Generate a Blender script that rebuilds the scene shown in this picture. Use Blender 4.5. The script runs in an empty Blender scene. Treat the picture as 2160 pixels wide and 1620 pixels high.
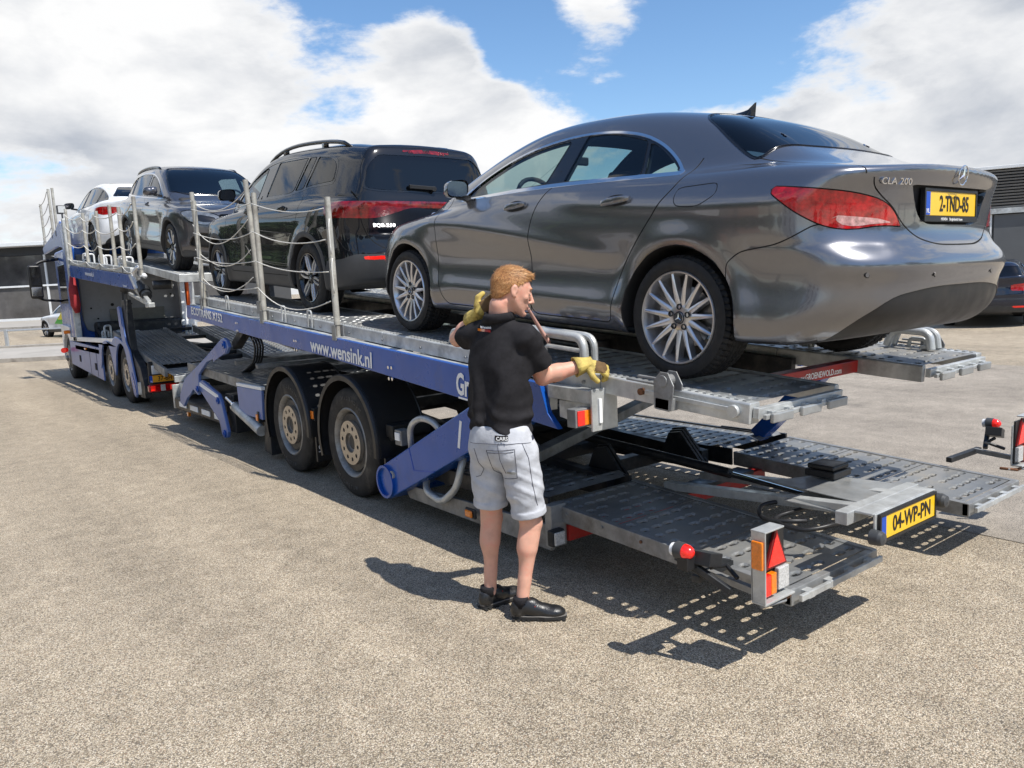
import bpy, bmesh, math, random
import numpy as np
from mathutils import Vector, Matrix, Euler, noise as mnoise
R = math.radians
PI = math.pi
rnd = random.Random(7)
scn = bpy.context.scene
COL = scn.collection

# ------------------------------------------------------------------ camera
def _cam_basis(yaw, pitch, roll):
    F = Vector((math.sin(yaw)*math.cos(pitch), math.cos(yaw)*math.cos(pitch), math.sin(pitch)))
    Rt = Vector((math.cos(yaw), -math.sin(yaw), 0.0))
    D = F.cross(Rt)
    R2 = Rt*math.cos(roll) + D*math.sin(roll)
    D2 = -Rt*math.sin(roll) + D*math.cos(roll)
    return R2, D2, F
cam_d = bpy.data.cameras.new('camera')
cam = bpy.data.objects.new('camera', cam_d)
COL.objects.link(cam)
_r, _d, _f = _cam_basis(0.65056, -0.13039, 0.04998)
cam.matrix_world = Matrix(((_r.x, -_d.x, -_f.x, 0), (_r.y, -_d.y, -_f.y, 0), (_r.z, -_d.z, -_f.z, 1.77124), (0, 0, 0, 1)))
cam_d.sensor_width = 36
cam_d.lens = 1634.33/2160*36
cam_d.clip_start = 0.05
cam_d.clip_end = 3000
scn.camera = cam
scn.view_settings.view_transform = 'Standard'
scn.view_settings.look = 'None'
scn.view_settings.exposure = 0.25
scn.view_settings.gamma = 1.0
scn.view_settings.use_curve_mapping = False
scn.cycles.max_bounces = 8
scn.cycles.transparent_max_bounces = 16

# ------------------------------------------------------------------ sun and sky
SUN = Vector((0.12, -0.62, 1.0)).normalized()
sun_d = bpy.data.lights.new('sun', 'SUN')
sun_d.energy = 5.0
sun_d.angle = R(0.55)
sun_d.color = (1.0, 0.965, 0.90)
sun = bpy.data.objects.new('sun', sun_d)
sun.rotation_euler = (-SUN).to_track_quat('-Z', 'Y').to_euler()
sun.location = (0, 0, 30)
COL.objects.link(sun)

world = bpy.data.worlds.new('World')
scn.world = world
world.use_nodes = True
def build_world():
    nt = world.node_tree
    nt.nodes.clear()
    N = nt.nodes.new
    L = nt.links.new
    out = N('ShaderNodeOutputWorld')
    sky = N('ShaderNodeTexSky')
    sky.sky_type = 'NISHITA'
    sky.sun_disc = False
    sky.sun_elevation = math.asin(SUN.z)
    sky.sun_rotation = math.atan2(SUN.x, SUN.y)
    sky.altitude = 400
    sky.air_density = 1.0
    sky.dust_density = 0.6
    sky.ozone_density = 1.6
    hs = N('ShaderNodeHueSaturation')
    hs.inputs['Saturation'].default_value = 1.16
    L(sky.outputs[0], hs.inputs['Color'])
    bg1 = N('ShaderNodeBackground')
    bg1.inputs['Strength'].default_value = 0.15
    L(hs.outputs[0], bg1.inputs['Color'])
    geo = N('ShaderNodeTexCoord')
    dirv = geo.outputs['Generated']
    def math_(op, a, b=None, c=None, clamp=False):
        n = N('ShaderNodeMath'); n.operation = op; n.use_clamp = clamp
        for i, v in enumerate((a, b, c)):
            if v is None: continue
            if isinstance(v, (int, float)): n.inputs[i].default_value = v
            else: L(v, n.inputs[i])
        return n.outputs[0]
    def vm(op, a, b):
        n = N('ShaderNodeVectorMath'); n.operation = op
        L(a, n.inputs[0])
        if isinstance(b, tuple): n.inputs[1].default_value = b
        else: L(b, n.inputs[1])
        return n
    sep = N('ShaderNodeSeparateXYZ'); L(dirv, sep.inputs[0])
    # cloud deck seen in perspective: project the direction on a plane high above
    zz = math_('ADD', math_('MAXIMUM', sep.outputs[2], 0.0), 0.16)
    cx = math_('DIVIDE', sep.outputs[0], zz); cy = math_('DIVIDE', sep.outputs[1], zz)
    comb = N('ShaderNodeCombineXYZ'); L(cx, comb.inputs[0]); L(cy, comb.inputs[1])
    def fbm(vec, scale, detail, rough, off, dist=0.0):
        m = N('ShaderNodeMapping'); m.inputs['Location'].default_value = off
        L(vec, m.inputs['Vector'])
        n = N('ShaderNodeTexNoise'); n.inputs['Scale'].default_value = scale
        n.inputs['Detail'].default_value = detail; n.inputs['Roughness'].default_value = rough
        n.inputs['Distortion'].default_value = dist
        L(m.outputs[0], n.inputs['Vector'])
        return n.outputs['Fac']
    flatv = vm('MULTIPLY', dirv, (1.0, 1.0, 2.3)).outputs[0]
    big = fbm(flatv, 2.1, 4, 0.5, (3.1, 1.7, 0.0))
    puff = fbm(flatv, 6.5, 12, 0.60, (0.3, 2.2, 1.1), 0.1)
    # banks of cloud and gaps of blue: (direction, sharpness, weight)
    banks = CLOUD_BANKS
    acc = None
    for (d, k, w) in banks:
        v = Vector(d).normalized()
        dt = vm('DOT_PRODUCT', dirv, tuple(v)).outputs['Value']
        e = math_('MULTIPLY', math_('SUBTRACT', dt, 1.0), k)
        g = math_('MULTIPLY', math_('POWER', 2.71828, e), w)
        acc = g if acc is None else math_('ADD', acc, g)
    t = math_('ADD', math_('MULTIPLY', big, 0.62), math_('MULTIPLY', puff, 0.86))
    t = math_('ADD', t, acc)
    mr = N('ShaderNodeMapRange'); mr.interpolation_type = 'SMOOTHERSTEP'
    mr.inputs['From Min'].default_value = 0.785; mr.inputs['From Max'].default_value = 0.96
    L(t, mr.inputs['Value'])
    cov = mr.outputs['Result']
    # thicker cloud is greyer underneath, with soft billows
    shade = fbm(flatv, 3.0, 7, 0.55, (5.0, 0.2, 3.0), 0.2)
    sh2 = fbm(flatv, 9.0, 6, 0.6, (1.0, 7.2, 2.0), 0.3)
    thick = N('ShaderNodeMapRange'); thick.inputs['From Min'].default_value = 0.84; thick.inputs['From Max'].default_value = 1.0
    L(t, thick.inputs['Value'])
    s = math_('ADD', math_('MULTIPLY', shade, 0.95), math_('MULTIPLY', sh2, 0.15))
    sm = N('ShaderNodeMapRange'); sm.inputs['From Min'].default_value = 0.44; sm.inputs['From Max'].default_value = 0.66
    L(s, sm.inputs['Value'])
    dk = math_('MULTIPLY', math_('ADD', math_('MULTIPLY', sm.outputs[0], 0.95), 0.03), thick.outputs[0], clamp=True)
    ramp = N('ShaderNodeValToRGB')
    ramp.color_ramp.elements[0].position = 0.0; ramp.color_ramp.elements[0].color = (1.0, 1.0, 1.0, 1)
    ramp.color_ramp.elements[1].position = 1.0; ramp.color_ramp.elements[1].color = (0.50, 0.54, 0.61, 1)
    L(dk, ramp.inputs[0])
    bg2 = N('ShaderNodeBackground'); bg2.inputs['Strength'].default_value = 0.85
    L(ramp.outputs[0], bg2.inputs['Color'])
    mix = N('ShaderNodeMixShader')
    # thin white veil near the horizon
    hz = N('ShaderNodeMapRange'); hz.inputs['From Min'].default_value = 0.0; hz.inputs['From Max'].default_value = 0.16
    hz.inputs['To Min'].default_value = 0.45; hz.inputs['To Max'].default_value = 0.0
    L(sep.outputs[2], hz.inputs['Value'])
    fac = math_('MAXIMUM', cov, hz.outputs[0], clamp=True)
    L(fac, mix.inputs[0]); L(bg1.outputs[0], mix.inputs[1]); L(bg2.outputs[0], mix.inputs[2])
    L(mix.outputs[0], out.inputs['Surface'])
CLOUD_BANKS = [
    ((.252, .941, .226), 16, .30), ((.133, .98, .149), 20, .08), ((-.35, .9, .35), 8, .12), ((.372, .888, .269), 60, .06),
    ((.727, .632, .267), 38, -.40), ((.575, .77, .276), 90, -.30), ((.60, .70, .45), 14, -.20), ((.43, .87, .33), 200, -.12), ((.531, .804, .262), 320, .62),
    ((.668, .675, .335), 350, .70), ((.637, .743, .185), 150, .52), ((.522, .833, .165), 90, .20), ((.755, .622, .185), 120, .24),
    ((.853, .47, .20), 40, .26), ((.93, .30, .16), 16, .20), ((1.0, -.2, .45), 8, .12), ((.80, .50, .33), 120, -.10),
    ((.1, -.6, 1.0), 8, -.16), ((-.9, -.2, .35), 6, .12), ((-.3, .2, .9), 6, -.10), ((-.8, .7, .25), 8, .12),
]
build_world()

# ------------------------------------------------------------------ objects, names, labels
def tag(o, label=None, cat=None, group=None, kind=None):
    if label: o['label'] = label
    if cat: o['category'] = cat
    if group: o['group'] = group
    if kind: o['kind'] = kind
    return o
def empty(name, loc=(0, 0, 0), rot=(0, 0, 0), parent=None, label=None, cat=None, group=None):
    o = bpy.data.objects.new(name, None)
    o.empty_display_size = 0.2
    o.location = loc
    o.rotation_euler = rot
    if parent: o.parent = parent
    COL.objects.link(o)
    tag(o, label, cat, group)
    return o
def mesh_obj(name, verts, faces, mats, parent=None, mi=None, smooth=False, bevel=0, loc=None, bseg=2, angle=35):
    me = bpy.data.meshes.new(name)
    me.from_pydata([tuple(v) for v in verts], [], [tuple(f) for f in faces])
    if not isinstance(mats, (list, tuple)): mats = [mats]
    for m in mats: me.materials.append(m)
    if mi is not None: me.polygons.foreach_set('material_index', np.array(mi, dtype=np.int32))
    if smooth is True:
        me.polygons.foreach_set('use_smooth', np.ones(len(me.polygons), dtype=bool))
    me.update()
    o = bpy.data.objects.new(name, me)
    if parent: o.parent = parent
    if loc is not None: o.location = loc
    COL.objects.link(o)
    if smooth == 'auto':
        me.polygons.foreach_set('use_smooth', np.ones(len(me.polygons), dtype=bool))
        me.set_sharp_from_angle(angle=R(angle))
    if bevel:
        b = o.modifiers.new('bevel', 'BEVEL'); b.width = bevel; b.segments = bseg; b.limit_method = 'ANGLE'; b.angle_limit = R(35)
        b.harden_normals = False
    return o
def copy_tree(o, parent=None):
    c = o.copy(); COL.objects.link(c)
    if parent is not None: c.parent = parent
    for ch in [k for k in bpy.data.objects if k.parent == o]:
        copy_tree(ch, c)
    return c

class MB:
    """collects boxes, bars, tubes and plates for one mesh"""
    def __init__(s): s.v = []; s.f = []; s.m = []
    def add(s, vs, fs, m=0):
        b = len(s.v); s.v.extend([tuple(v) for v in vs]); s.f.extend([tuple(i+b for i in f) for f in fs]); s.m.extend([m]*len(fs)); return s
    def box(s, c, d, rot=None, m=0):
        """centre, full size"""
        vs = [Vector((x*d[0]/2, y*d[1]/2, z*d[2]/2)) for x in (-1, 1) for y in (-1, 1) for z in (-1, 1)]
        if rot is not None:
            M = rot if isinstance(rot, Matrix) else Euler(rot).to_matrix()
            vs = [M @ v for v in vs]
        vs = [v + Vector(c) for v in vs]
        return s.add(vs, [(0, 1, 3, 2), (4, 6, 7, 5), (0, 4, 5, 1), (2, 3, 7, 6), (0, 2, 6, 4), (1, 5, 7, 3)], m)
    def bb(s, x0, x1, y0, y1, z0, z1, m=0):
        return s.box(((x0+x1)/2, (y0+y1)/2, (z0+z1)/2), (abs(x1-x0), abs(y1-y0), abs(z1-z0)), None, m)
    def bar(s, p, q, w, h, m=0, up=(0, 0, 1)):
        """rectangular bar from p to q; w across, h along up"""
        p = Vector(p); q = Vector(q); d = (q-p); L = d.length; d.normalize()
        a = d.cross(Vector(up)); a = a.normalized() if a.length > 1e-5 else Vector((1, 0, 0)); u = a.cross(d)
        vs = [b + a*(sx*w/2) + u*(sz*h/2) for b in (p, q) for sx, sz in ((-1, -1), (1, -1), (1, 1), (-1, 1))]
        return s.add(vs, [(0, 1, 2, 3), (7, 6, 5, 4), (0, 4, 5, 1), (1, 5, 6, 2), (2, 6, 7, 3), (3, 7, 4, 0)], m)
    def prism(s, pts, axis, a, b, m=0):
        """2-D outline extruded along axis 0/1/2 from a to b (outline in the two other axes, in order)"""
        n = len(pts)
        def P(p, t):
            if axis == 0: return (t, p[0], p[1])
            if axis == 1: return (p[0], t, p[1])
            return (p[0], p[1], t)
        vs = [P(p, a) for p in pts] + [P(p, b) for p in pts]
        fs = [tuple(range(n))[::-1], tuple(range(n, 2*n))] + [(i, (i+1) % n, n+(i+1) % n, n+i) for i in range(n)]
        return s.add(vs, fs, m)
    def ring(s, c, ax, r, n, ref=None):
        ax = Vector(ax).normalized(); ref = Vector(ref) if ref else (Vector((0, 0, 1)) if abs(ax.z) < .9 else Vector((1, 0, 0)))
        a = ax.cross(ref).normalized(); b = ax.cross(a)
        return [Vector(c) + (a*math.cos(2*PI*i/n) + b*math.sin(2*PI*i/n))*r for i in range(n)]
    def cyl(s, p, q, r, n=16, m=0, r2=None, caps=True):
        d = Vector(q)-Vector(p); r2 = r if r2 is None else r2
        A = s.ring(p, d, r, n); B = s.ring(q, d, r2, n)
        fs = [(i, (i+1) % n, n+(i+1) % n, n+i) for i in range(n)]
        if caps: fs += [tuple(range(n))[::-1], tuple(range(n, 2*n))]
        return s.add(A+B, fs, m)
    def pipe(s, p, q, r, ri, n=20, m=0):
        d = Vector(q)-Vector(p)
        A = s.ring(p, d, r, n)+s.ring(q, d, r, n)+s.ring(p, d, ri, n)+s.ring(q, d, ri, n)
        fs = []
        for i in range(n):
            j = (i+1) % n
            fs += [(i, j, n+j, n+i), (2*n+j, 2*n+i, 3*n+i, 3*n+j), (j, i, 2*n+i, 2*n+j), (n+i, n+j, 3*n+j, 3*n+i)]
        return s.add(A, fs, m)
    def tube(s, pts, r, n=10, m=0, closed=False):
        pts = [Vector(p) for p in pts]; N = len(pts); rs = r if isinstance(r, (list, tuple)) else [r]*N
        T = []
        for i in range(N):
            a = pts[(i-1) % N] if (closed or i > 0) else pts[i]; b = pts[(i+1) % N] if (closed or i < N-1) else pts[i]
            T.append((b-a).normalized())
        ref = Vector((0, 0, 1)) if abs(T[0].z) < .9 else Vector((1, 0, 0))
        a = T[0].cross(ref).normalized(); vs = []
        for i in range(N):
            a = (a - T[i]*a.dot(T[i])).normalized(); b = T[i].cross(a)
            vs += [pts[i] + (a*math.cos(2*PI*k/n)+b*math.sin(2*PI*k/n))*rs[i] for k in range(n)]
        fs = []
        for i in range(N if closed else N-1):
            j = (i+1) % N
            fs += [(i*n+k, i*n+(k+1) % n, j*n+(k+1) % n, j*n+k) for k in range(n)]
        if not closed: fs += [tuple(range(n))[::-1], tuple(range((N-1)*n, N*n))]
        return s.add(vs, fs, m)
    def lathe(s, prof, c=(0, 0, 0), axis='x', n=48, m=0, a0=0.0, a1=2*PI, closed=True):
        """profile of (t along axis, radius)"""
        vs = []; k = len(prof); full = abs(a1-a0-2*PI) < 1e-6
        cnt = n if full else n+1
        for i in range(cnt):
            a = a0+(a1-a0)*i/n; ca, sa = math.cos(a), math.sin(a)
            for t, r in prof:
                if axis == 'x': vs.append((c[0]+t, c[1]+r*ca, c[2]+r*sa))
                elif axis == 'y': vs.append((c[0]+r*ca, c[1]+t, c[2]+r*sa))
                else: vs.append((c[0]+r*ca, c[1]+r*sa, c[2]+t))
        fs = []
        for i in range(n):
            j = (i+1) % cnt
            for q in range(k-1):
                fs.append((i*k+q, j*k+q, j*k+q+1, i*k+q+1))
        return s.add(vs, fs, m)
    def xf(s, M, start=0):
        for i in range(start, len(s.v)): s.v[i] = tuple(M @ Vector(s.v[i]))
        return s
    def build(s, name, mats, parent=None, smooth=False, bevel=0, **k):
        return mesh_obj(name, s.v, s.f, mats, parent, s.m if isinstance(mats, (list, tuple)) else None, smooth, bevel, **k)
def arc(c, r, a0, a1, n, plane='yz', off=0.0):
    out = []
    for i in range(n+1):
        a = a0+(a1-a0)*i/n; p, q = r*math.cos(a), r*math.sin(a)
        if plane == 'yz': out.append((c[0]+off, c[1]+p, c[2]+q))
        elif plane == 'xz': out.append((c[0]+p, c[1]+off, c[2]+q))
        else: out.append((c[0]+p, c[1]+q, c[2]+off))
    return out
def rounded(pts, r, n=4):
    """round the corners of a 3-D polyline"""
    pts = [Vector(p) for p in pts]; out = [pts[0]]
    for i in range(1, len(pts)-1):
        a = (pts[i-1]-pts[i]); b = (pts[i+1]-pts[i]); rr = min(r, a.length*.49, b.length*.49)
        p0 = pts[i]+a.normalized()*rr; p2 = pts[i]+b.normalized()*rr
        for k in range(n+1):
            t = k/n; out.append(p0*(1-t)**2+pts[i]*2*t*(1-t)+p2*t*t)
    out.append(pts[-1]); return out

def text_obj(name, txt, mat, M, size, parent=None, extrude=0.0008, sx=1.0, align='LEFT', bold=0.0, spacing=1.0):
    """flat raised lettering: M maps the text plane (x right, y up) into the parent's space"""
    cu = bpy.data.curves.new(name, 'FONT'); cu.body = txt; cu.size = size; cu.extrude = extrude; cu.align_x = align
    cu.offset = bold; cu.resolution_u = 3; cu.space_character = spacing
    t = bpy.data.objects.new(name, cu); COL.objects.link(t)
    dg = bpy.context.evaluated_depsgraph_get()
    me = bpy.data.meshes.new_from_object(t.evaluated_get(dg))
    bpy.data.objects.remove(t); me.name = name
    me.transform(M @ Matrix.Diagonal((sx, 1, 1, 1)))
    me.materials.clear(); me.materials.append(mat)
    o = bpy.data.objects.new(name, me); COL.objects.link(o)
    if parent: o.parent = parent
    return o
def plane_M(o, ex, ey):
    ex = Vector(ex).normalized(); ey = Vector(ey); ey = (ey-ex*ey.dot(ex)).normalized(); ez = ex.cross(ey)
    o = Vector(o)
    return Matrix(((ex.x, ey.x, ez.x, o.x), (ex.y, ey.y, ez.y, o.y), (ex.z, ey.z, ez.z, o.z), (0, 0, 0, 1)))

# ------------------------------------------------------------------ materials
_mats = {}
def mat(name, col=(.5, .5, .5), rough=.5, metal=0.0, coat=0.0, spec=.5, var=0.0, vscale=8.0, bump=0.0, bscale=60.0, dirt=None, dirtamt=0.0,
        dscale=3.0, emit=None, estr=0.0, coat_rough=.03, rvar=0.0, trans=0.0, ior=1.45, flake=0.0, aniso=None):
    if name in _mats: return _mats[name]
    m = bpy.data.materials.new(name); m.use_nodes = True; nt = m.node_tree; N = nt.nodes.new; L = nt.links.new
    b = nt.nodes['Principled BSDF']
    b.inputs['Base Color'].default_value = (*col, 1); b.inputs['Roughness'].default_value = rough; b.inputs['Metallic'].default_value = metal
    b.inputs['Coat Weight'].default_value = coat; b.inputs['Coat Roughness'].default_value = coat_rough
    b.inputs['Specular IOR Level'].default_value = spec; b.inputs['IOR'].default_value = ior
    b.inputs['Transmission Weight'].default_value = trans
    if emit: b.inputs['Emission Color'].default_value = (*emit, 1); b.inputs['Emission Strength'].default_value = estr
    tc = N('ShaderNodeTexCoord'); P = tc.outputs['Object']
    colout = None
    if var or dirt:
        n1 = N('ShaderNodeTexNoise'); n1.inputs['Scale'].default_value = vscale; n1.inputs['Detail'].default_value = 6; n1.inputs['Roughness'].default_value = .62
        L(P, n1.inputs['Vector'])
        mr = N('ShaderNodeMapRange'); mr.inputs['From Min'].default_value = .3; mr.inputs['From Max'].default_value = .7
        mr.inputs['To Min'].default_value = 1-var; mr.inputs['To Max'].default_value = 1+var; L(n1.outputs['Fac'], mr.inputs['Value'])
        mx = N('ShaderNodeMix'); mx.data_type = 'RGBA'; mx.blend_type = 'MULTIPLY'; mx.inputs[0].default_value = 1
        mx.inputs[6].default_value = (*col, 1); L(mr.outputs[0], mx.inputs[7]); colout = mx.outputs[2]
        if dirt:
            n2 = N('ShaderNodeTexNoise'); n2.inputs['Scale'].default_value = dscale; n2.inputs['Detail'].default_value = 8; n2.inputs['Roughness'].default_value = .7
            L(P, n2.inputs['Vector'])
            m2 = N('ShaderNodeMapRange'); m2.inputs['From Min'].default_value = .62-dirtamt*.35; m2.inputs['From Max'].default_value = .80-dirtamt*.2; L(n2.outputs['Fac'], m2.inputs['Value'])
            mx2 = N('ShaderNodeMix'); mx2.data_type = 'RGBA'; L(m2.outputs[0], mx2.inputs[0]); L(colout, mx2.inputs[6]); mx2.inputs[7].default_value = (*dirt, 1); colout = mx2.outputs[2]
            if metal:
                im = N('ShaderNodeMath'); im.operation = 'MULTIPLY_ADD'; L(m2.outputs[0], im.inputs[0]); im.inputs[1].default_value = -metal*.8; im.inputs[2].default_value = metal
                L(im.outputs[0], b.inputs['Metallic'])
        L(colout, b.inputs['Base Color'])
    if rvar:
        n3 = N('ShaderNodeTexNoise'); n3.inputs['Scale'].default_value = vscale*1.7; n3.inputs['Detail'].default_value = 5; L(P, n3.inputs['Vector'])
        mr3 = N('ShaderNodeMapRange'); mr3.inputs['From Min'].default_value = .3; mr3.inputs['From Max'].default_value = .7
        mr3.inputs['To Min'].default_value = max(rough-rvar, .02); mr3.inputs['To Max'].default_value = min(rough+rvar, 1); L(n3.outputs['Fac'], mr3.inputs['Value']); L(mr3.outputs[0], b.inputs['Roughness'])
    if bump:
        nb = N('ShaderNodeTexNoise'); nb.inputs['Scale'].default_value = bscale; nb.inputs['Detail'].default_value = 4; L(P, nb.inputs['Vector'])
        bp = N('ShaderNodeBump'); bp.inputs['Strength'].default_value = bump; bp.inputs['Distance'].default_value = .004
        L(nb.outputs['Fac'], bp.inputs['Height']); L(bp.outputs[0], b.inputs['Normal'])
    _mats[name] = m
    return m
def glass_mat(name, tint=(.55, .62, .6), dark=0.35, rough=0.0):
    """thin tinted pane: lets light through tinted, mirrors by angle"""
    if name in _mats: return _mats[name]
    m = bpy.data.materials.new(name); m.use_nodes = True; nt = m.node_tree; N = nt.nodes.new; L = nt.links.new
    nt.nodes.remove(nt.nodes['Principled BSDF']); out = nt.nodes['Material Output']
    tr = N('ShaderNodeBsdfTransparent'); tr.inputs[0].default_value = tuple(c*dark for c in tint)+(1,)
    gl = N('ShaderNodeBsdfGlossy'); gl.inputs['Roughness'].default_value = rough; gl.inputs['Color'].default_value = (1, 1, 1, 1)
    fr = N('ShaderNodeFresnel'); gg = N('ShaderNodeNewGeometry'); mi_ = N('ShaderNodeMapRange'); mi_.inputs['To Min'].default_value = 1.55; mi_.inputs['To Max'].default_value = 1/1.55
    L(gg.outputs['Backfacing'], mi_.inputs['Value']); L(mi_.outputs[0], fr.inputs['IOR'])
    mx = N('ShaderNodeMixShader'); L(fr.outputs[0], mx.inputs[0]); L(tr.outputs[0], mx.inputs[1]); L(gl.outputs[0], mx.inputs[2]); L(mx.outputs[0], out.inputs['Surface'])
    _mats[name] = m; return m
def car_paint(name, col, metal=.7, rough=.32, flake=.25):
    if name in _mats: return _mats[name]
    m = mat(name, col, rough, metal, coat=1.0, coat_rough=.012, spec=.5)
    nt = m.node_tree; N = nt.nodes.new; L = nt.links.new; b = nt.nodes['Principled BSDF']
    tc = N('ShaderNodeTexCoord')
    if flake:
        v = N('ShaderNodeTexVoronoi'); v.inputs['Scale'].default_value = 900; L(tc.outputs['Object'], v.inputs['Vector'])
        bp = N('ShaderNodeBump'); bp.inputs['Strength'].default_value = flake*.25; bp.inputs['Distance'].default_value = .0005
        L(v.outputs['Distance'], bp.inputs['Height']); L(bp.outputs[0], b.inputs['Normal'])
    # faint road film on the lower body
    n = N('ShaderNodeTexNoise'); n.inputs['Scale'].default_value = 5; n.inputs['Detail'].default_value = 7; L(tc.outputs['Object'], n.inputs['Vector'])
    mr = N('ShaderNodeMapRange'); mr.inputs['From Min'].default_value = .35; mr.inputs['From Max'].default_value = .8; mr.inputs['To Min'].default_value = .01; mr.inputs['To Max'].default_value = .05
    L(n.outputs['Fac'], mr.inputs['Value']); L(mr.outputs[0], b.inputs['Coat Roughness'])
    return m
M_TYRE = mat('tyre_rubber', (.018, .018, .019), .62, spec=.35, var=.25, vscale=14, bump=.25, bscale=160, rvar=.12)
M_TYRED = mat('truck_tyre_rubber', (.028, .027, .026), .7, spec=.3, var=.3, vscale=9, dirt=(.10, .09, .075), dirtamt=.28, dscale=5, bump=.3, bscale=120)
M_BLACKP = mat('black_plastic', (.016, .016, .017), .42, var=.15, vscale=6, rvar=.08)
M_BLACKG = mat('black_gloss', (.008, .008, .009), .12, coat=.6)
M_GREYP = mat('grey_plastic', (.05, .052, .055), .5, var=.15, vscale=6, bump=.15, bscale=300)
M_GAP = mat('panel_gap', (.004, .004, .004), .8)
M_CHROME = mat('chrome', (.82, .82, .83), .09, 1.0)
M_ALU = mat('alloy_silver', (.62, .62, .64), .28, .85, coat=.3, var=.04, vscale=4)
M_DISC = mat('brake_disc', (.35, .34, .33), .35, .9, var=.15, vscale=20, dirt=(.20, .11, .06), dirtamt=.15, dscale=9)
M_ZINC = mat('galvanised_steel', (.52, .53, .52), .46, .5, var=.24, vscale=7, dirt=(.22, .215, .20), dirtamt=.30, dscale=4, rvar=.14, bump=.12, bscale=70)
M_ZINCD = mat('worn_galvanised_steel', (.27, .275, .275), .52, .5, var=.3, vscale=6, dirt=(.12, .105, .09), dirtamt=.45, dscale=5, rvar=.14, bump=.2, bscale=60)
M_DARKST = mat('dark_painted_steel', (.022, .024, .027), .45, .2, var=.3, vscale=5, dirt=(.075, .07, .065), dirtamt=.35, dscale=6, rvar=.15, bump=.12, bscale=50)
M_DECK = mat('deck_plate_steel', (.20, .205, .205), .42, .35, var=.25, vscale=2.2, dirt=(.27, .245, .205), dirtamt=.42, dscale=1.3, rvar=.12, bump=.08, bscale=45)
M_DECKL = mat('light_deck_plate', (.36, .37, .37), .42, .55, var=.25, vscale=6, dirt=(.25, .235, .21), dirtamt=.4, dscale=4, rvar=.12, bump=.15, bscale=60)
M_BLUE = mat('blue_paint', (.004, .075, .36), .32, 0, coat=.35, coat_rough=.15, var=.10, vscale=3, dirt=(.05, .08, .20), dirtamt=.15, dscale=2.5, rvar=.1)
M_BLUEL = mat('pale_blue_paint', (.10, .17, .42), .4, 0, coat=.3, coat_rough=.15, var=.12, vscale=3, dirt=(.14, .16, .22), dirtamt=.25, dscale=3)
M_RED = mat('red_paint', (.38, .018, .015), .4, var=.2, vscale=6, dirt=(.12, .05, .04), dirtamt=.3, dscale=5)
M_LETTER = mat('white_lettering', (.86, .86, .85), .45)
M_BLACKL = mat('black_lettering', (.012, .011, .01), .5)
M_YPLATE = mat('yellow_plate', (.83, .50, .015), .35, coat=.3, var=.04, vscale=10)
M_EUBLUE = mat('eu_band_blue', (.01, .07, .42), .4)
M_WHITEP = mat('white_paint', (.72, .73, .74), .35, coat=.5, var=.05, vscale=4, dirt=(.45, .44, .42), dirtamt=.15, dscale=3)
M_REDLENS = mat('red_lens', (.34, .005, .007), .12, coat=1.0, var=.6, vscale=26, bump=.3, bscale=60)
M_REDLENSD = mat('dark_red_lens', (.16, .003, .005), .1, coat=1.0, var=.75, vscale=18, bump=.4, bscale=50)
M_REDLENS2 = mat('bright_red_lens', (.75, .012, .006), .2, coat=1.0, var=.35, vscale=90, emit=(1, .02, .01), estr=.25)
M_AMBER = mat('amber_lens', (.80, .20, .005), .2, coat=1.0, var=.25, vscale=60)
M_CLEAR = mat('clear_lens', (.50, .50, .49), .15, coat=1.0, var=.35, vscale=120, bump=.5, bscale=90)
M_ORANGE = mat('orange_steel', (.65, .10, .01), .45, var=.2, vscale=6)
M_ROPE = mat('white_rope', (.62, .60, .55), .8, var=.15, vscale=60, bump=.4, bscale=400)
M_POST = mat('weathered_post', (.40, .385, .34), .62, .15, var=.22, vscale=9, dirt=(.20, .18, .15), dirtamt=.4, dscale=7, bump=.15, bscale=90)
M_RUST = mat('rusty_steel', (.17, .075, .035), .8, .2, var=.4, vscale=30, bump=.4, bscale=150)
M_HUB = mat('polished_hub_plate', (.44, .41, .37), .30, .9, var=.12, vscale=10, dirt=(.25, .20, .15), dirtamt=.2, dscale=9)
M_RIMW = mat('grey_steel_rim', (.30, .30, .29), .5, .5, var=.2, vscale=8, dirt=(.13, .11, .09), dirtamt=.5, dscale=7)
M_GLASS = glass_mat('window_glass', (.72, .86, .84), .80)
M_GLASSD = glass_mat('tinted_glass', (.5, .58, .68), .30)
M_GLASSM = glass_mat('semi_tinted_glass', (.65, .80, .84), .72)
M_INT = mat('dark_interior', (.018, .018, .02), .7, var=.2, vscale=8)
M_SEAT = mat('seat_fabric', (.03, .03, .033), .75, var=.2, vscale=12)
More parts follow.
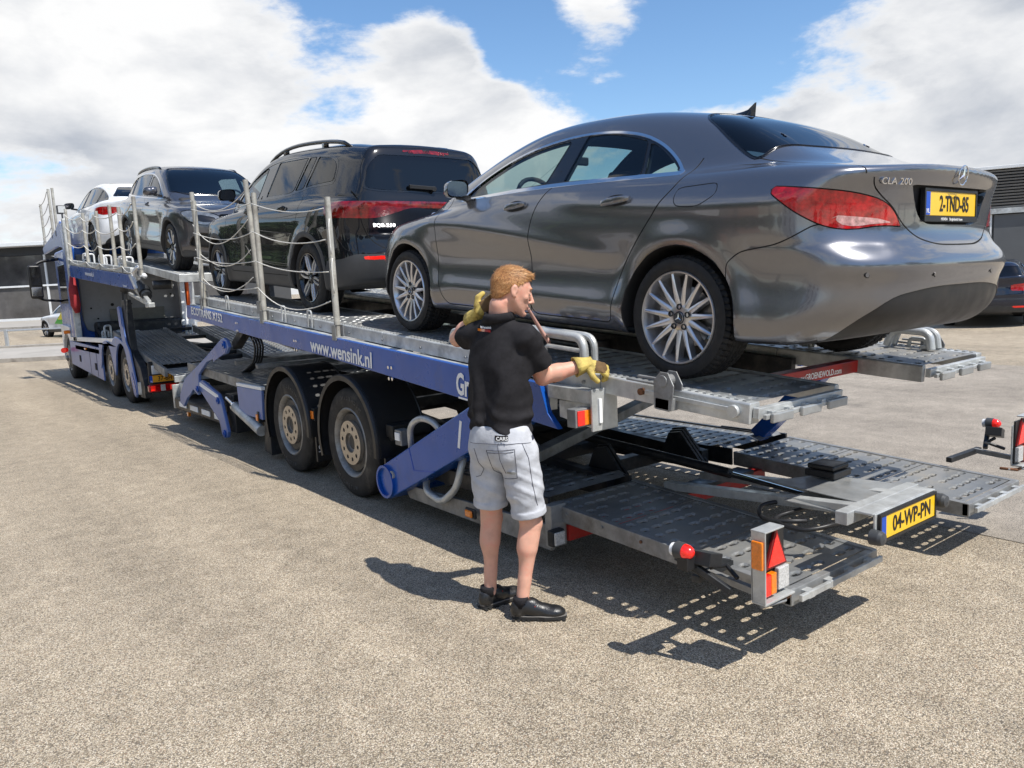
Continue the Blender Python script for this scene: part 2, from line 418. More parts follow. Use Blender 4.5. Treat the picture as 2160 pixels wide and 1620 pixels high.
# ================================================================== car bodies
def nspline(pts):
    """natural cubic spline through (x, y) pairs, linear outside"""
    pts = sorted(pts); x = np.array([p[0] for p in pts], float); y = np.array([p[1] for p in pts], float); n = len(x)
    h = np.diff(x); A = np.zeros((n, n)); rhs = np.zeros(n); A[0, 0] = A[-1, -1] = 1
    for i in range(1, n-1):
        A[i, i-1] = h[i-1]; A[i, i] = 2*(h[i-1]+h[i]); A[i, i+1] = h[i]
        rhs[i] = 6*((y[i+1]-y[i])/h[i]-(y[i]-y[i-1])/h[i-1])
    M = np.linalg.solve(A, rhs)
    def f(t):
        t = np.asarray(t, float); tc = np.clip(t, x[0], x[-1]); i = np.clip(np.searchsorted(x, tc)-1, 0, n-2)
        a = (x[i+1]-tc); b = (tc-x[i]); hh = h[i]
        v = M[i]*a**3/(6*hh)+M[i+1]*b**3/(6*hh)+(y[i]/hh-M[i]*hh/6)*a+(y[i+1]/hh-M[i+1]*hh/6)*b
        s0 = (y[1]-y[0])/h[0]-h[0]*(2*M[0]+M[1])/6; s1 = (y[-1]-y[-2])/h[-1]+h[-1]*(M[-2]+2*M[-1])/6
        return v+np.where(t < x[0], (t-x[0])*s0, 0)+np.where(t > x[-1], (t-x[-1])*s1, 0)
    return f
def smax(a, b, k):
    h = np.maximum(k-np.abs(a-b), 0)/k
    return np.maximum(a, b)+h*h*h*k/6
def smin(a, b, k): return -smax(-a, -b, k)

def poly_sdf(P, Q):
    """signed distance (neg inside) of points P (n,2) to polygon Q"""
    Q = np.asarray(Q, float); A = Q; B = np.roll(Q, -1, 0)
    d = np.full(len(P), 1e9); ins = np.zeros(len(P), bool)
    for a, b in zip(A, B):
        e = b-a; w = P-a; L = e.dot(e)
        if L < 1e-14: continue
        t = np.clip((w@e)/L, 0, 1); q = w-t[:, None]*e; d = np.minimum(d, np.sqrt((q*q).sum(1)))
        c = ((a[1] <= P[:, 1]) != (b[1] <= P[:, 1]))
        xi = a[0]+(P[:, 1]-a[1])/(e[1] if abs(e[1]) > 1e-12 else 1e-12)*e[0]
        ins ^= c & (P[:, 0] < xi)
    return np.where(ins, -d, d)
def smooth_poly(pts, r=.05, n=4):
    """2-D polygon with rounded corners; a point may carry its own radius as third value"""
    out = []; N = len(pts)
    for i in range(N):
        p = np.array(pts[i][:2], float); rr = pts[i][2] if len(pts[i]) > 2 else r
        a = np.array(pts[i-1][:2], float)-p; b = np.array(pts[(i+1) % N][:2], float)-p
        la, lb = np.hypot(*a), np.hypot(*b); q = min(rr, la*.49, lb*.49)
        if q < 1e-4: out.append(tuple(p)); continue
        p0 = p+a/la*q; p2 = p+b/lb*q
        for k in range(n+1):
            t = k/n; out.append(tuple(p0*(1-t)**2+p*2*t*(1-t)+p2*t*t))
    return out

def field_normals(F, V):
    e = .002; g = np.stack([F(V+np.eye(3)[i]*e)-F(V-np.eye(3)[i]*e) for i in range(3)], 1)
    return g/np.maximum(np.linalg.norm(g, axis=1), 1e-12)[:, None]
class TM:
    """triangle mesh with labels that can be cut exactly along the zero line of any scalar field"""
    def __init__(s, V, F): s.V = V; s.F = F; s.L = np.zeros(len(F), int)
    def cut(s, fn, sel=None):
        V = s.V; f = fn(V)
        fm = f.copy(); fm[np.abs(fm) < 4e-4] = 0
        F = s.F; S = np.sign(fm[F]); mn = S.min(1); mx = S.max(1); hit = (mn < 0) & (mx > 0)
        if sel is not None: hit &= sel(V[F].mean(1))
        if not hit.any(): return
        H = F[hit]; HL = s.L[hit]; SH = S[hit]; FH = fm[H]
        # rotate so that vertex 0 is the lone one (or, with a zero vertex, that vertex 0 is the zero)
        nz = (SH == 0).any(1)
        k = np.zeros(len(H), int)
        z = np.argmax(SH == 0, 1)
        pos = (SH > 0).sum(1); lone = np.where(pos == 1, np.argmax(SH > 0, 1), np.argmax(SH < 0, 1))
        k = np.where(nz, z, lone)
        ix = (k[:, None]+np.arange(3)) % 3
        H = np.take_along_axis(H, ix, 1); FH = np.take_along_axis(FH, ix, 1)
        eds = []
        A = ~nz
        eds.append(np.stack([H[A, 0], H[A, 1]], 1)); eds.append(np.stack([H[A, 0], H[A, 2]], 1)); eds.append(np.stack([H[nz, 1], H[nz, 2]], 1))
        E = np.concatenate(eds); Es = np.sort(E, 1); U, inv = np.unique(Es, axis=0, return_inverse=True); inv = inv.reshape(-1)
        fa, fb = fm[U[:, 0]], fm[U[:, 1]]; t = fa/(fa-fb)
        NV = V[U[:, 0]]*(1-t)[:, None]+V[U[:, 1]]*t[:, None]
        base = len(V); ids = base+inv; na = int(A.sum())
        m01 = ids[:na]; m02 = ids[na:2*na]; m12 = ids[2*na:]
        HA = H[A]; HN = H[nz]
        T = np.concatenate([np.stack([HA[:, 0], m01, m02], 1), np.stack([m01, HA[:, 1], HA[:, 2]], 1), np.stack([m01, HA[:, 2], m02], 1),
                            np.stack([HN[:, 0], HN[:, 1], m12], 1), np.stack([HN[:, 0], m12, HN[:, 2]], 1)])
        LA = HL[A]; LN = HL[nz]
        s.V = np.concatenate([V, NV]); s.F = np.concatenate([F[~hit], T]); s.L = np.concatenate([s.L[~hit], LA, LA, LA, LN, LN])
    def region(s, fn, lab, sel=None, only=None):
        """cut along fn=0 and label the inside"""
        s.cut(fn, sel); c = s.V[s.F].mean(1); m = fn(c) < 0
        if sel is not None: m &= sel(c)
        if only is not None: m &= np.isin(s.L, only)
        s.L[m] = lab
    def line(s, fn, lab, w=.0035, sel=None, only=None):
        s.cut(fn, sel); g = lambda V: np.abs(fn(V))-w
        s.cut(g, sel); c = s.V[s.F].mean(1); m = g(c) < 0
        if sel is not None: m &= sel(c)
        if only is not None: m &= np.isin(s.L, only)
        s.L[m] = lab
    def compact(s):
        used = np.unique(s.F); mp = np.full(len(s.V), -1); mp[used] = np.arange(len(used)); s.V = s.V[used]; s.F = mp[s.F]
    def normals(s):
        n = np.zeros_like(s.V); a, b, c = (s.V[s.F[:, i]] for i in range(3)); fn = np.cross(b-a, c-a)
        for i in range(3): np.add.at(n, s.F[:, i], fn)
        return n/np.maximum(np.linalg.norm(n, axis=1), 1e-12)[:, None]

def side_f(poly, ax=1.0):
    Q = np.array(poly)
    def f(V):
        lo = Q.min(0)-.12; hi = Q.max(0)+.12; P = V[:, 1:3]; out = np.full(len(V), .1)
        m = ((P > lo) & (P < hi)).all(1)
        if m.any(): out[m] = poly_sdf(P[m], Q)
        return out
    return f
def proj_f(poly, fx):
    Q = np.array(poly)
    def f(V):
        P = fx(V); lo = Q.min(0)-.12; hi = Q.max(0)+.12; out = np.full(len(V), .1); m = ((P > lo) & (P < hi)).all(1)
        if m.any(): out[m] = poly_sdf(P[m], Q)
        return out
    return f

def body_field(sp):
    """implicit body from the profile curves of a spec"""
    Zd, Zg = nspline(sp['deck']), nspline(sp['roof']); Wp, Wg = nspline(sp['plan']), nspline(sp['gplan'])
    Sc = nspline(sp['section']); Yr, Yf = nspline(sp['rear']), nspline(sp['front']); Zb = nspline(sp['bottom'])
    wb = sp['wb']; Wm = sp['hw']; dG = lambda y: (Zg(y+.01)-Zg(y-.01))/.02
    def F(V):
        x = np.abs(V[:, 0]); y = V[:, 1]; z = V[:, 2]; q = np.clip(x/(Wm*1.03), 0, .998)
        W = Wp(y)-Sc(z)
        for wy in (0, wb):
            r = np.hypot(y-wy, z-sp['wr']); W = W+sp.get('flare', .02)*np.exp(-((r-sp['ar']-.02)/.07)**2)*(z > .1)
        if 'crease' in sp:
            for (cf, amp, w, y0, y1) in sp['crease']:
                t = z-cf(y); ww = np.clip((y-y0)/.25, 0, 1)*np.clip((y1-y)/.25, 0, 1)
                W = W+amp*ww*np.exp(-(t/w)**2)
        a = x-W
        b = z-(Zd(y)-sp.get('crown', .06)*(x/Wm)**2)
        pr = sp.get('rplan', .6)*(1-np.sqrt(1-q**sp.get('rexp', 3))); pf = sp.get('fplan', .75)*(1-np.sqrt(1-q**2.6))
        r = (Yr(z)+pr)-y; f = y-(Yf(z)-pf)
        bt = Zb(y)-z
        o = smax(a, b, sp.get('ktop', .14)); o = smax(o, r, sp.get('krear', .16)); o = smax(o, f, .2); o = smax(o, bt, .06)
        ag = (x-(Wg(y)-np.maximum(z-sp['belt'], -.03)*sp['tumble']))/math.sqrt(1+sp['tumble']**2)
        bg = (z-(Zg(y)-sp.get('gcrown', .05)*(x/.6)**2))/np.sqrt(1+dG(y)**2)
        g = smax(ag, bg, sp.get('kroof', .16)); g = smax(g, sp['belt']-.35-z, .05); g = smax(g, r, .06); g = smax(g, f, .06)
        if 'gcut' in sp: g = smax(g, sp['gcut'](x, y, z), .06)
        o = smin(o, g, sp.get('kg', .05))
        if 'extra' in sp: o = sp['extra'](o, x, y, z)
        return o
    return F
def make_surface(sp, nu=260, nv=150):
    F = body_field(sp); y0, y1 = sp['spine']; zc = sp['zc']; L = y1-y0; capf = sp.get('cap', .9)
    # u runs from the tail pole along the spine to the nose pole
    tot = capf*2+L; us = (np.arange(nu)+.5)/nu*tot
    vs = np.linspace(-PI/2, PI/2, nv)          # from straight down over the right side to straight up
    rows_o = []; rows_d = []
    for u in us:
        if u < capf: th = (1-u/capf)*PI/2; oy = y0; fy = -math.sin(th); c = math.cos(th)
        elif u < capf+L: oy = y0+u-capf; fy = 0; c = 1
        else: th = (u-capf-L)/capf*PI/2; oy = y1; fy = math.sin(th); c = math.cos(th)
        rows_o.append(np.stack([np.zeros(nv), np.full(nv, oy), np.full(nv, zc)], 1))
        rows_d.append(np.stack([np.cos(vs)*c, np.full(nv, fy), np.sin(vs)*c], 1))
    O = np.concatenate(rows_o); D = np.concatenate(rows_d); n = len(O)
    lo = np.zeros(n); hi = np.full(n, 2.0); found = np.zeros(n, bool); t = np.zeros(n)
    for k in range(1, 41):
        tt = k*.05; v = F(O+D*tt); m = (~found) & (v > 0); lo[m] = tt-.05; hi[m] = tt; found |= m
        if found.all(): break
    for _ in range(22):
        mid = (lo+hi)/2; v = F(O+D*mid[:, None]); lo = np.where(v < 0, mid, lo); hi = np.where(v < 0, hi, mid)
    P = (O+D*((lo+hi)/2)[:, None]).reshape(nu, nv, 3)
    P[:, 0, 0] = 0; P[:, -1, 0] = 0
    # closed ring per row: right side v=0..nv-1 then the left side mirrored back
    full = np.concatenate([P, P[:, -2:0:-1]*np.array([-1, 1, 1])], 1); m = full.shape[1]
    V = full.reshape(-1, 3); i = np.arange(nu-1)[:, None]*m; j = np.arange(m)[None]; jn = (j+1) % m
    a = (i+j).ravel(); b = (i+jn).ravel(); c = (i+m+jn).ravel(); d = (i+m+j).ravel()
    Fc = np.concatenate([np.stack([a, b, c], 1), np.stack([a, c, d], 1)])
    # poles
    p0 = full[0].mean(0); p1 = full[-1].mean(0); V = np.concatenate([V, [p0, p1]]); k0 = len(V)-2; k1 = len(V)-1; jj = np.arange(m); jn = (jj+1) % m
    Fc = np.concatenate([Fc, np.stack([np.full(m, k0), jn, jj], 1), np.stack([np.full(m, k1), (nu-1)*m+jj, (nu-1)*m+jn], 1)])
    Vc = V[Fc]; nn = np.cross(Vc[:, 1]-Vc[:, 0], Vc[:, 2]-Vc[:, 0]); cc = Vc.mean(1)
    if (nn*(cc-np.array([0, (y0+y1)/2, zc]))).sum(1).mean() < 0: Fc = Fc[:, ::-1]
    return TM(V, Fc)

def sub_mesh(tm, N, sel, off=0.0, skirt=0.0, flip=False):
    """pull labelled faces out; off = push along the normal, skirt closes the step at the rim"""
    F = tm.F[sel]; used, inv = np.unique(F, return_inverse=True); f = inv.reshape(F.shape)
    V = tm.V[used]+N[used]*off; faces = f.copy(); NV = N[used]
    if skirt:
        E = np.concatenate([f[:, [0, 1]], f[:, [1, 2]], f[:, [2, 0]]]); Es = np.sort(E, 1)
        U, idx, cnt = np.unique(Es, axis=0, return_index=True, return_counts=True); B = E[idx[cnt == 1]]
        bv = np.unique(B); mp = np.full(len(V), -1); mp[bv] = np.arange(len(bv))+len(V)
        V2 = V[bv]-N[used][bv]*skirt; V = np.concatenate([V, V2]); NV = np.concatenate([NV, NV[bv]])
        q1 = np.stack([B[:, 1], B[:, 0], mp[B[:, 0]]], 1); q2 = np.stack([B[:, 1], mp[B[:, 0]], mp[B[:, 1]]], 1)
        faces = np.concatenate([faces, q1, q2])
    if flip: faces = faces[:, ::-1]; NV = -NV
    return V, faces, NV
def split_faces(F, m, small=40):
    """connected pieces of the selected faces; crumbs join the largest"""
    ids = np.where(m)[0]; f = F[ids]; n = int(F.max())+1; lab = np.arange(n)
    while True:
        mn = lab[f].min(1); new = lab.copy()
        for k in range(3): np.minimum.at(new, f[:, k], mn)
        new = new[new]
        if (new == lab).all(): break
        lab = new
    fl = lab[f[:, 0]]; u, c = np.unique(fl, return_counts=True); o = np.argsort(-c); out = []; big = u[o[0]]
    crumbs = [x for x, k in zip(u, c) if k < small and x != big]; fl[np.isin(fl, crumbs)] = big
    for x in np.unique(fl):
        q_ = np.zeros(len(F), bool); q_[ids[fl == x]] = True; out.append(q_)
    return out
def np_mesh(name, V, F, mats, parent, smooth=True, mi=None, angle=None, nrm=None):
    me = bpy.data.meshes.new(name); me.vertices.add(len(V)); me.vertices.foreach_set('co', np.asarray(V, np.float32).ravel())
    k = F.shape[1]
    me.loops.add(F.size); me.polygons.add(len(F)); me.loops.foreach_set('vertex_index', F.astype(np.int32).ravel())
    me.polygons.foreach_set('loop_start', np.arange(0, F.size, k, dtype=np.int32)); me.polygons.foreach_set('loop_total', np.full(len(F), k, np.int32))
    if not isinstance(mats, (list, tuple)): mats = [mats]
    for m in mats: me.materials.append(m)
    if mi is not None: me.polygons.foreach_set('material_index', mi.astype(np.int32))
    if smooth: me.polygons.foreach_set('use_smooth', np.ones(len(F), bool))
    me.update(calc_edges=True)
    if nrm is None: me.validate()
    else: me.normals_split_custom_set_from_vertices([tuple(x) for x in nrm])
    if angle: me.set_sharp_from_angle(angle=R(angle))
    o = bpy.data.objects.new(name, me); COL.objects.link(o)
    if parent: o.parent = parent
    return o
PAINT, GLASS, TRIM, GAP, LAMP, BLACK, DELETE, LINER, UNDER, CHROME_, LAMP2, CLAD, GLASSF, RECESS = 0, 1, 2, 3, 4, 5, 6, 7, 8, 9, 10, 11, 12, 13
def wheel_mesh_data(sp):
    """tyre, rim, disc as mesh data around the origin, outer side at -x"""
    r, rr, w = sp['r'], sp['rim'], sp['w']
    n, k = sp.get('seg', 180), 22
    out = {}
    # tyre: section with shoulders; tread grooves pressed in by pattern
    prof = [(-w*.44, rr-.004), (-w*.50, rr+.012), (-w*.52, rr+(r-rr)*.35), (-w*.515, rr+(r-rr)*.6), (-w*.49, rr+(r-rr)*.8), (-w*.455, r-.014), (-w*.41, r-.004)]
    tread = np.linspace(-w*.39, w*.39, sp.get('treadn', 23))
    P = prof+[(t, r) for t in tread]+[(-a, b) for a, b in prof[::-1]]
    P = np.array(P); m = len(P); th = np.arange(n*2)*PI/n if sp.get('tread') else np.arange(n)*2*PI/n
    nn = len(th); X = np.tile(P[:, 0], (nn, 1)); Rr = np.tile(P[:, 1], (nn, 1)); T = np.tile(th[:, None], (1, m))
    if sp.get('tread'):
        ax = np.abs(X)/(w*.41); nb = sp['tread']
        ph = (T*nb/(2*PI)+.9*ax**.8+np.where(X > 0, .5, 0)) % 1.0
        groove = ((ph < .24) & (ax > .16)) | (np.abs(ax-.46) < .035) | (np.abs(ax-.14) < .035)
        onT = (Rr > r-.016)
        Rr = Rr-np.where(groove & onT, .008, 0)
    else:
        for gx in (-.25, 0, .25): Rr = Rr-np.where((np.abs(X/w-gx) < .03) & (Rr > r-.003), .007, 0)
    V = np.stack([X, Rr*np.cos(T), Rr*np.sin(T)], 2).reshape(-1, 3)
    i = np.arange(nn)[:, None]; j = np.arange(m-1)[None]; ii = (i+1) % nn
    out['tyre'] = (V, np.stack([(i*m+j).ravel(), (i*m+j+1).ravel(), (ii*m+j+1).ravel(), (ii*m+j).ravel()], 1))
    return out
def make_wheel(name, sp, parent, loc, side, cache={}):
    """side -1 = left of the car (outer face to -x); +1 mirrored"""
    wq = empty(name, loc, (0, 0, 0) if side < 0 else (0, 0, PI), parent)
    key = sp['key']
    if key in cache:
        for nm, me in cache[key]:
            o = bpy.data.objects.new(nm, me); COL.objects.link(o); o.parent = wq
            o.rotation_euler = (sp.get('spin', 0) if side < 0 else .35, 0, 0)
        return wq
    r, rr, w = sp['r'], sp['rim'], sp['w']; objs = []
    V, F = wheel_mesh_data(sp)['tyre']
    objs.append(np_mesh('tyre', V, F, M_TYRE, wq, True, angle=40))
    q = MB(); xo = -w*.47
    # rim lip and barrel
    q.lathe([(xo-.002, rr+.004), (xo-.010, rr), (xo-.008, rr-.008), (xo+.012, rr-.016), (xo+.05, rr-.028), (w*.35, rr-.035), (w*.45, rr-.004)], n=96)
    sp_mat = sp.get('mat', M_ALU); edge = sp.get('edge', sp_mat)
    rh = sp.get('hub', .085); fx = xo+.004
    # hub dish
    q.lathe([(fx+.016, 0), (fx+.016, .030), (fx+.010, .034), (fx+.010, rh*.8), (fx+.018, rh), (fx+.05, rh+.006)], n=48, m=1)
    def spoke(a, w0, w1, r0, r1, d0, d1, m=1, tw=0.0, thick=.035, bev=.35):
        # section: ridge in front, flanks going back
        ca, sa = math.cos(a), math.sin(a); vs = []
        for (rad, ww, dd) in ((r0, w0, d0), ((r0+r1)/2, (w0+w1)/2, d0*.45+d1*.55-.004), (r1, w1, d1)):
            aa = a+tw*(rad-r0)/(r1-r0); c2, s2 = math.cos(aa), math.sin(aa)
            for (t, xx) in ((-.5, thick), (-.5, .007), (-.5*bev, 0), (.5*bev, 0), (.5, .007), (.5, thick)):
                yy, zz = rad*c2-t*ww*s2, rad*s2+t*ww*c2
                vs.append((fx+dd+xx, yy, zz))
        fs = []
        for s_ in range(2):
            for k in range(5): fs.append((s_*6+k, s_*6+k+1, (s_+1)*6+k+1, (s_+1)*6+k))
        q.add(vs, fs, m)
    st = sp['style']
    if st == 'multi15':
        for i in range(15):
            a = i*2*PI/15+.1; spoke(a, .034, .015, rh*.82, rr-.006, .010, -.006, m=1, thick=.05, bev=.2)
    elif st == 'star6':
        for i in range(6):
            for s_ in (-1, 1):
                a = i*PI/3+.2; spoke(a+s_*.30, .028, .024, rh*.6, rr-.006, .012, -.002, m=2, tw=-s_*.22, bev=.8, thick=.03)
    elif st == 'y10':
        for i in range(5):
            a = i*2*PI/5+.3
            for s_ in (-1, 1):
                spoke(a+s_*.13, .030, .05, rh*.6, rr-.006, .012, -.002, m=2, tw=s_*.14, bev=.7, thick=.03)
    elif st == 'y14':
        for i in range(7):
            a = i*2*PI/7+.3
            for s_ in (-1, 1): spoke(a+s_*.12, .03, .03, rh*.6, rr-.006, .012, -.002, m=2, tw=s_*.12, bev=.7, thick=.03)
    else:
        for i in range(10): spoke(i*2*PI/10, .04, .03, rh*.8, rr-.006, .012, -.002, m=1, thick=.04)
    objs.append(q.build('rim', [sp_mat, sp_mat, edge], wq, smooth='auto'))
    q = MB()
    for i in range(5):
        a = i*2*PI/5+.3; cy, cz = .056*math.cos(a), .056*math.sin(a)
        q.pipe((fx+.012, cy, cz), (fx+.004, cy, cz), .0155, .011, 14, m=0); q.cyl((fx+.02, cy, cz), (fx+.011, cy, cz), .011, 6, m=0)
    q.lathe([(fx+.003, 0), (fx+.003, .030), (fx+.010, .034)], n=32, m=1)
    for i in range(3):
        a = i*2*PI/3+PI/2; p = (math.cos(a), math.sin(a)); t = (-p[1], p[0])
        q.add([(fx+.001, p[0]*.026, p[1]*.026), (fx+.001, t[0]*.004, t[1]*.004), (fx-.0015, 0, 0), (fx+.001, -t[0]*.004, -t[1]*.004)], [(0, 1, 2), (0, 2, 3)], 2)
    q.pipe((fx+.004, 0, 0), (fx+.0005, 0, 0), .030, .0265, 32, 2)
    objs.append(q.build('hub_cap', [M_BLACKP, M_GREYP, M_CHROME], wq, smooth='auto'))
    q = MB(); q.lathe([(xo+.085, .04), (xo+.085, .155), (xo+.095, .155), (xo+.095, .04)], n=48, m=0)
    q.lathe([(xo+.075, .0), (xo+.075, .07), (xo+.09, .075)], n=32, m=1)
    objs.append(q.build('brake_disc', [M_DISC, M_GREYP], wq, smooth='auto'))
    q = MB()
    q.prism([(math.cos(a)*rd, math.sin(a)*rd) for a, rd in [(-.45, .10), (-.45, .165), (-.2, .175), (0, .178), (.2, .175), (.45, .165), (.45, .10), (0, .085)]], 0, xo+.06, xo+.13)
    q.cyl((xo+.055, .13, .035), (xo+.075, .13, .035), .02, 12); q.cyl((xo+.055, .13, -.035), (xo+.075, .13, -.035), .02, 12)
    objs.append(q.build('brake_caliper', M_ALU, wq, bevel=.004))
    cache[key] = [(o.name.split('.')[0], o.data) for o in objs]
    for o in objs: o.rotation_euler = (sp.get('spin', 0) if side < 0 else .35, 0, 0)
    return wq

def seats(parent, rows, belt, w=.42, wheel_y=None, light=False):
    for (y, z0) in rows:
        for x in (-w*.85, w*.85):
            q = MB(); q.box((x, y+.1, z0+.08), (.46, .50, .16)); q.box((x, y-.17, z0+.40), (.44, .13, .58), (R(12), 0, 0)); q.box((x, y-.25, z0+.76), (.25, .09, .17), (R(8), 0, 0))
            q.build('seat', M_SEAT, parent, bevel=.05, bseg=3, smooth=True)
    if wheel_y:
        q = MB(); c = Vector((-w*.85, wheel_y, belt-.03)); ax = Vector((0, -.9, .42)).normalized(); pts = [tuple(v) for v in q.ring(c, ax, .18, 24)]
        q.tube(pts, .016, 8, closed=True); q.box(c, (.30, .03, .07), (R(-25), 0, 0)); q.bar(c, c+Vector((0, .35, -.12)), .05, .05)
        q.build('steering_wheel', M_INT, parent, smooth=True)
        q = MB(); q.box((0, wheel_y+.45, belt-.12), (1.36, .55, .22)); q.build('dashboard', M_INT, parent, bevel=.06, bseg=3, smooth=True)

def build_car(root, sp, paint, nu=220, nv=120):
    tm = make_surface(sp, nu, nv); wb = sp['wb']
    sideSel = lambda V: np.abs(V[:, 0]) > .3
    # underside
    c = tm.V[tm.F].mean(1)
    ring_arches = []
    for wy in (0, wb):
        f = lambda V, wy=wy: np.hypot(V[:, 1]-wy, V[:, 2]-sp['wr']-sp.get('adz', 0.0))-sp['ar']
        if sp.get('clad'):
            g = lambda V, f=f: f(V)-sp['clad']
            tm.region(g, CLAD, sideSel)
        tm.region(f, DELETE, sideSel)
    sp['features'](tm, sp)
    nz = np.cross(tm.V[tm.F[:, 1]]-tm.V[tm.F[:, 0]], tm.V[tm.F[:, 2]]-tm.V[tm.F[:, 0]]); nz = nz/np.maximum(np.linalg.norm(nz, axis=1), 1e-12)[:, None]
    c = tm.V[tm.F].mean(1); und = (nz[:, 2] < -.8) & (c[:, 2] < sp['wr']) & (tm.L == PAINT); tm.L[und] = UNDER
    N = field_normals(sp['_field'], tm.V)
    # grooves: sink the centre line of every gap
    gm = tm.L == GAP
    if gm.any():
        gv = np.unique(tm.F[gm]); ov = np.unique(tm.F[~gm]); core = np.setdiff1d(gv, ov); tm.V[core] -= N[core]*.012
    paints = [p for p in np.unique(tm.L) if p >= 100]
    fidx = lambda labs: np.isin(tm.L, labs)
    V, F, NV = sub_mesh(tm, N, fidx([PAINT, GAP, UNDER, LINER])); lab = tm.L[fidx([PAINT, GAP, UNDER, LINER])]
    body = np_mesh('body', V, F, [paint, M_GAP, M_BLACKP], root, True, mi=np.where(lab == GAP, 1, np.where(lab == PAINT, 0, 2)), nrm=NV)
    for key, (labs, nm, mt, off) in sp['parts'].items():
        for sgn in ((-1, 1) if key[0] != '_' else (0,)):
            m = fidx(labs); cx = tm.V[tm.F].mean(1)[:, 0]
            if sgn: m &= (cx*sgn > 0)
            if not m.any(): continue
            for mm in split_faces(tm.F, m):
                V, F, NV = sub_mesh(tm, N, mm, off, skirt=max(abs(off), .004)*(1.6 if off >= 0 else -1.0)+(.006 if off > 0 else 0))
                np_mesh(nm, V, F, mt, root, True, nrm=NV)
    # inner lining of the cabin
    cc = tm.V[tm.F].mean(1); m = ~fidx([GLASS, GLASSF, DELETE]) & (cc[:, 2] > sp['belt']-.45)
    V, F, NV = sub_mesh(tm, N, m, -.03, flip=True); np_mesh('lining', V, F, M_INT, root, True)
    # wheel housings
    for wy in (0, wb):
        for s in (-1, 1):
            q = MB(); xw = sp['hw']-.30
            a0, a1 = -.35, PI+.35; n = 28; r_ = sp['ar']
            prof = [(0, r_+.001), (-.004, r_+.0015), (-.30, r_+.01), (-.30, .02)]
            cz = sp['wr']+sp.get('adz', 0.0)
            # outer edge of the housing follows the body side
            Fd = sp['_field']; vs = []
            for i in range(n+1):
                a = a0+(a1-a0)*i/n; yy = wy+r_*math.cos(a); zz = cz+r_*math.sin(a)
                lo, hi = .45, sp['hw']+.1
                pts = np.array([[t, yy, max(zz, .2)] for t in np.linspace(.4, sp['hw']+.12, 60)]); fv = Fd(pts)
                xe = pts[np.argmax(fv > 0), 0] if (fv > 0).any() else sp['hw']
                xe -= .004
                for (t, rad) in ((xe, r_), (xe-.012, r_-.006), (xw, r_+.0), (xw, .05)):
                    vs.append((s*t, wy+rad*math.cos(a), cz+rad*math.sin(a)))
            fs = []
            for i in range(n):
                for k in range(3): fs.append((i*4+k, i*4+k+1, (i+1)*4+k+1, (i+1)*4+k))
            q.add(vs, fs); q.build('wheel_arch', M_BLACKP, root, smooth='auto')
    for wy in (0, wb):
        for s in (-1, 1):
            ws = sp['wheel']; make_wheel('wheel', ws, root, (s*(sp['hw']-ws['w']/2-ws.get('inset', .02)), wy, ws['r']), s)
    return tm, N
def number_plate(parent, text, M, w=.52, h=.11, frame=True, name='number_plate', yellow=None, fs=.082, csx=.72, sub=None):
    q = MB(); q.box((w/2, h/2, -.004), (w, h, .008), None, 0); q.xf(M); o = q.build(name, yellow or M_YPLATE, parent, bevel=.002)
    if frame:
        q = MB(); b = .012; lo = .026 if sub else b
        q.box((w/2, -lo/2-.001, -.003), (w+2*b, lo, .014)); q.box((w/2, h+b/2, -.003), (w+2*b, b, .014)); q.box((-b/2, h/2, -.003), (b, h, .014)); q.box((w+b/2, h/2, -.003), (b, h, .014)); q.box((w/2, h/2, -.013), (w+2*b, h+2*b, .008))
        q.xf(M); q.build('plate_frame', M_BLACKP, o)
    q = MB(); q.box((.022, h/2, .001), (.044, h-.006, .002)); q.xf(M); q.build('blue_band', M_EUBLUE, o)
    text_obj('plate_text', text, M_BLACKL, M @ Matrix.Translation((.062+(w-.062)/2, h*.20, .001)), fs*1.22, o, .0012, sx=csx, align='CENTER', bold=.0016)
    text_obj('band_text', 'NL', M_LETTER, M @ Matrix.Translation((.022, h*.10, .0025)), .030, o, .0003, sx=.8, align='CENTER')
    if sub: text_obj('frame_text', sub, M_LETTER, M @ Matrix.Translation((w/2, -.021, .0045)), .018, o, .0004, align='CENTER')
    return o
# star emblem, badge, aerial, parking sensors
def star_badge(parent, c, r, M=None, name='star_emblem'):
    q = MB(); q.tube([tuple(v) for v in q.ring((0, 0, 0), (0, 0, 1), r, 36)], r*.07, 8, closed=True)
    for i in range(3):
        a = PI/2+i*2*PI/3; p = Vector((math.cos(a), math.sin(a), 0)); t = Vector((-p.y, p.x, 0))
        q.add([p*r, t*r*.13, Vector((0, 0, r*.16)), -t*r*.13], [(0, 1, 2), (0, 2, 3)], 0)
    q.xf(M); return q.build(name, M_CHROME, parent, smooth='auto', angle=25)
def side_x(sp, y, z):
    pts = np.array([[t, y, z] for t in np.linspace(.3, 1.2, 900)]); f = sp['_field'](pts); return float(pts[np.argmax(f > 0), 0])
def rear_y(sp, x, z, sgn=-1, mid=0.0):
    pts = np.array([[x, mid+sgn*t, z] for t in np.linspace(.2, 2.2, 2000)]); f = sp['_field'](pts); return float(pts[np.argmax(f > 0), 1])
def top_z(sp, x, y):
    pts = np.array([[x, y, t] for t in np.linspace(.5, 2.2, 1700)]); f = sp['_field'](pts); return float(pts[np.argmax(f > 0), 2])
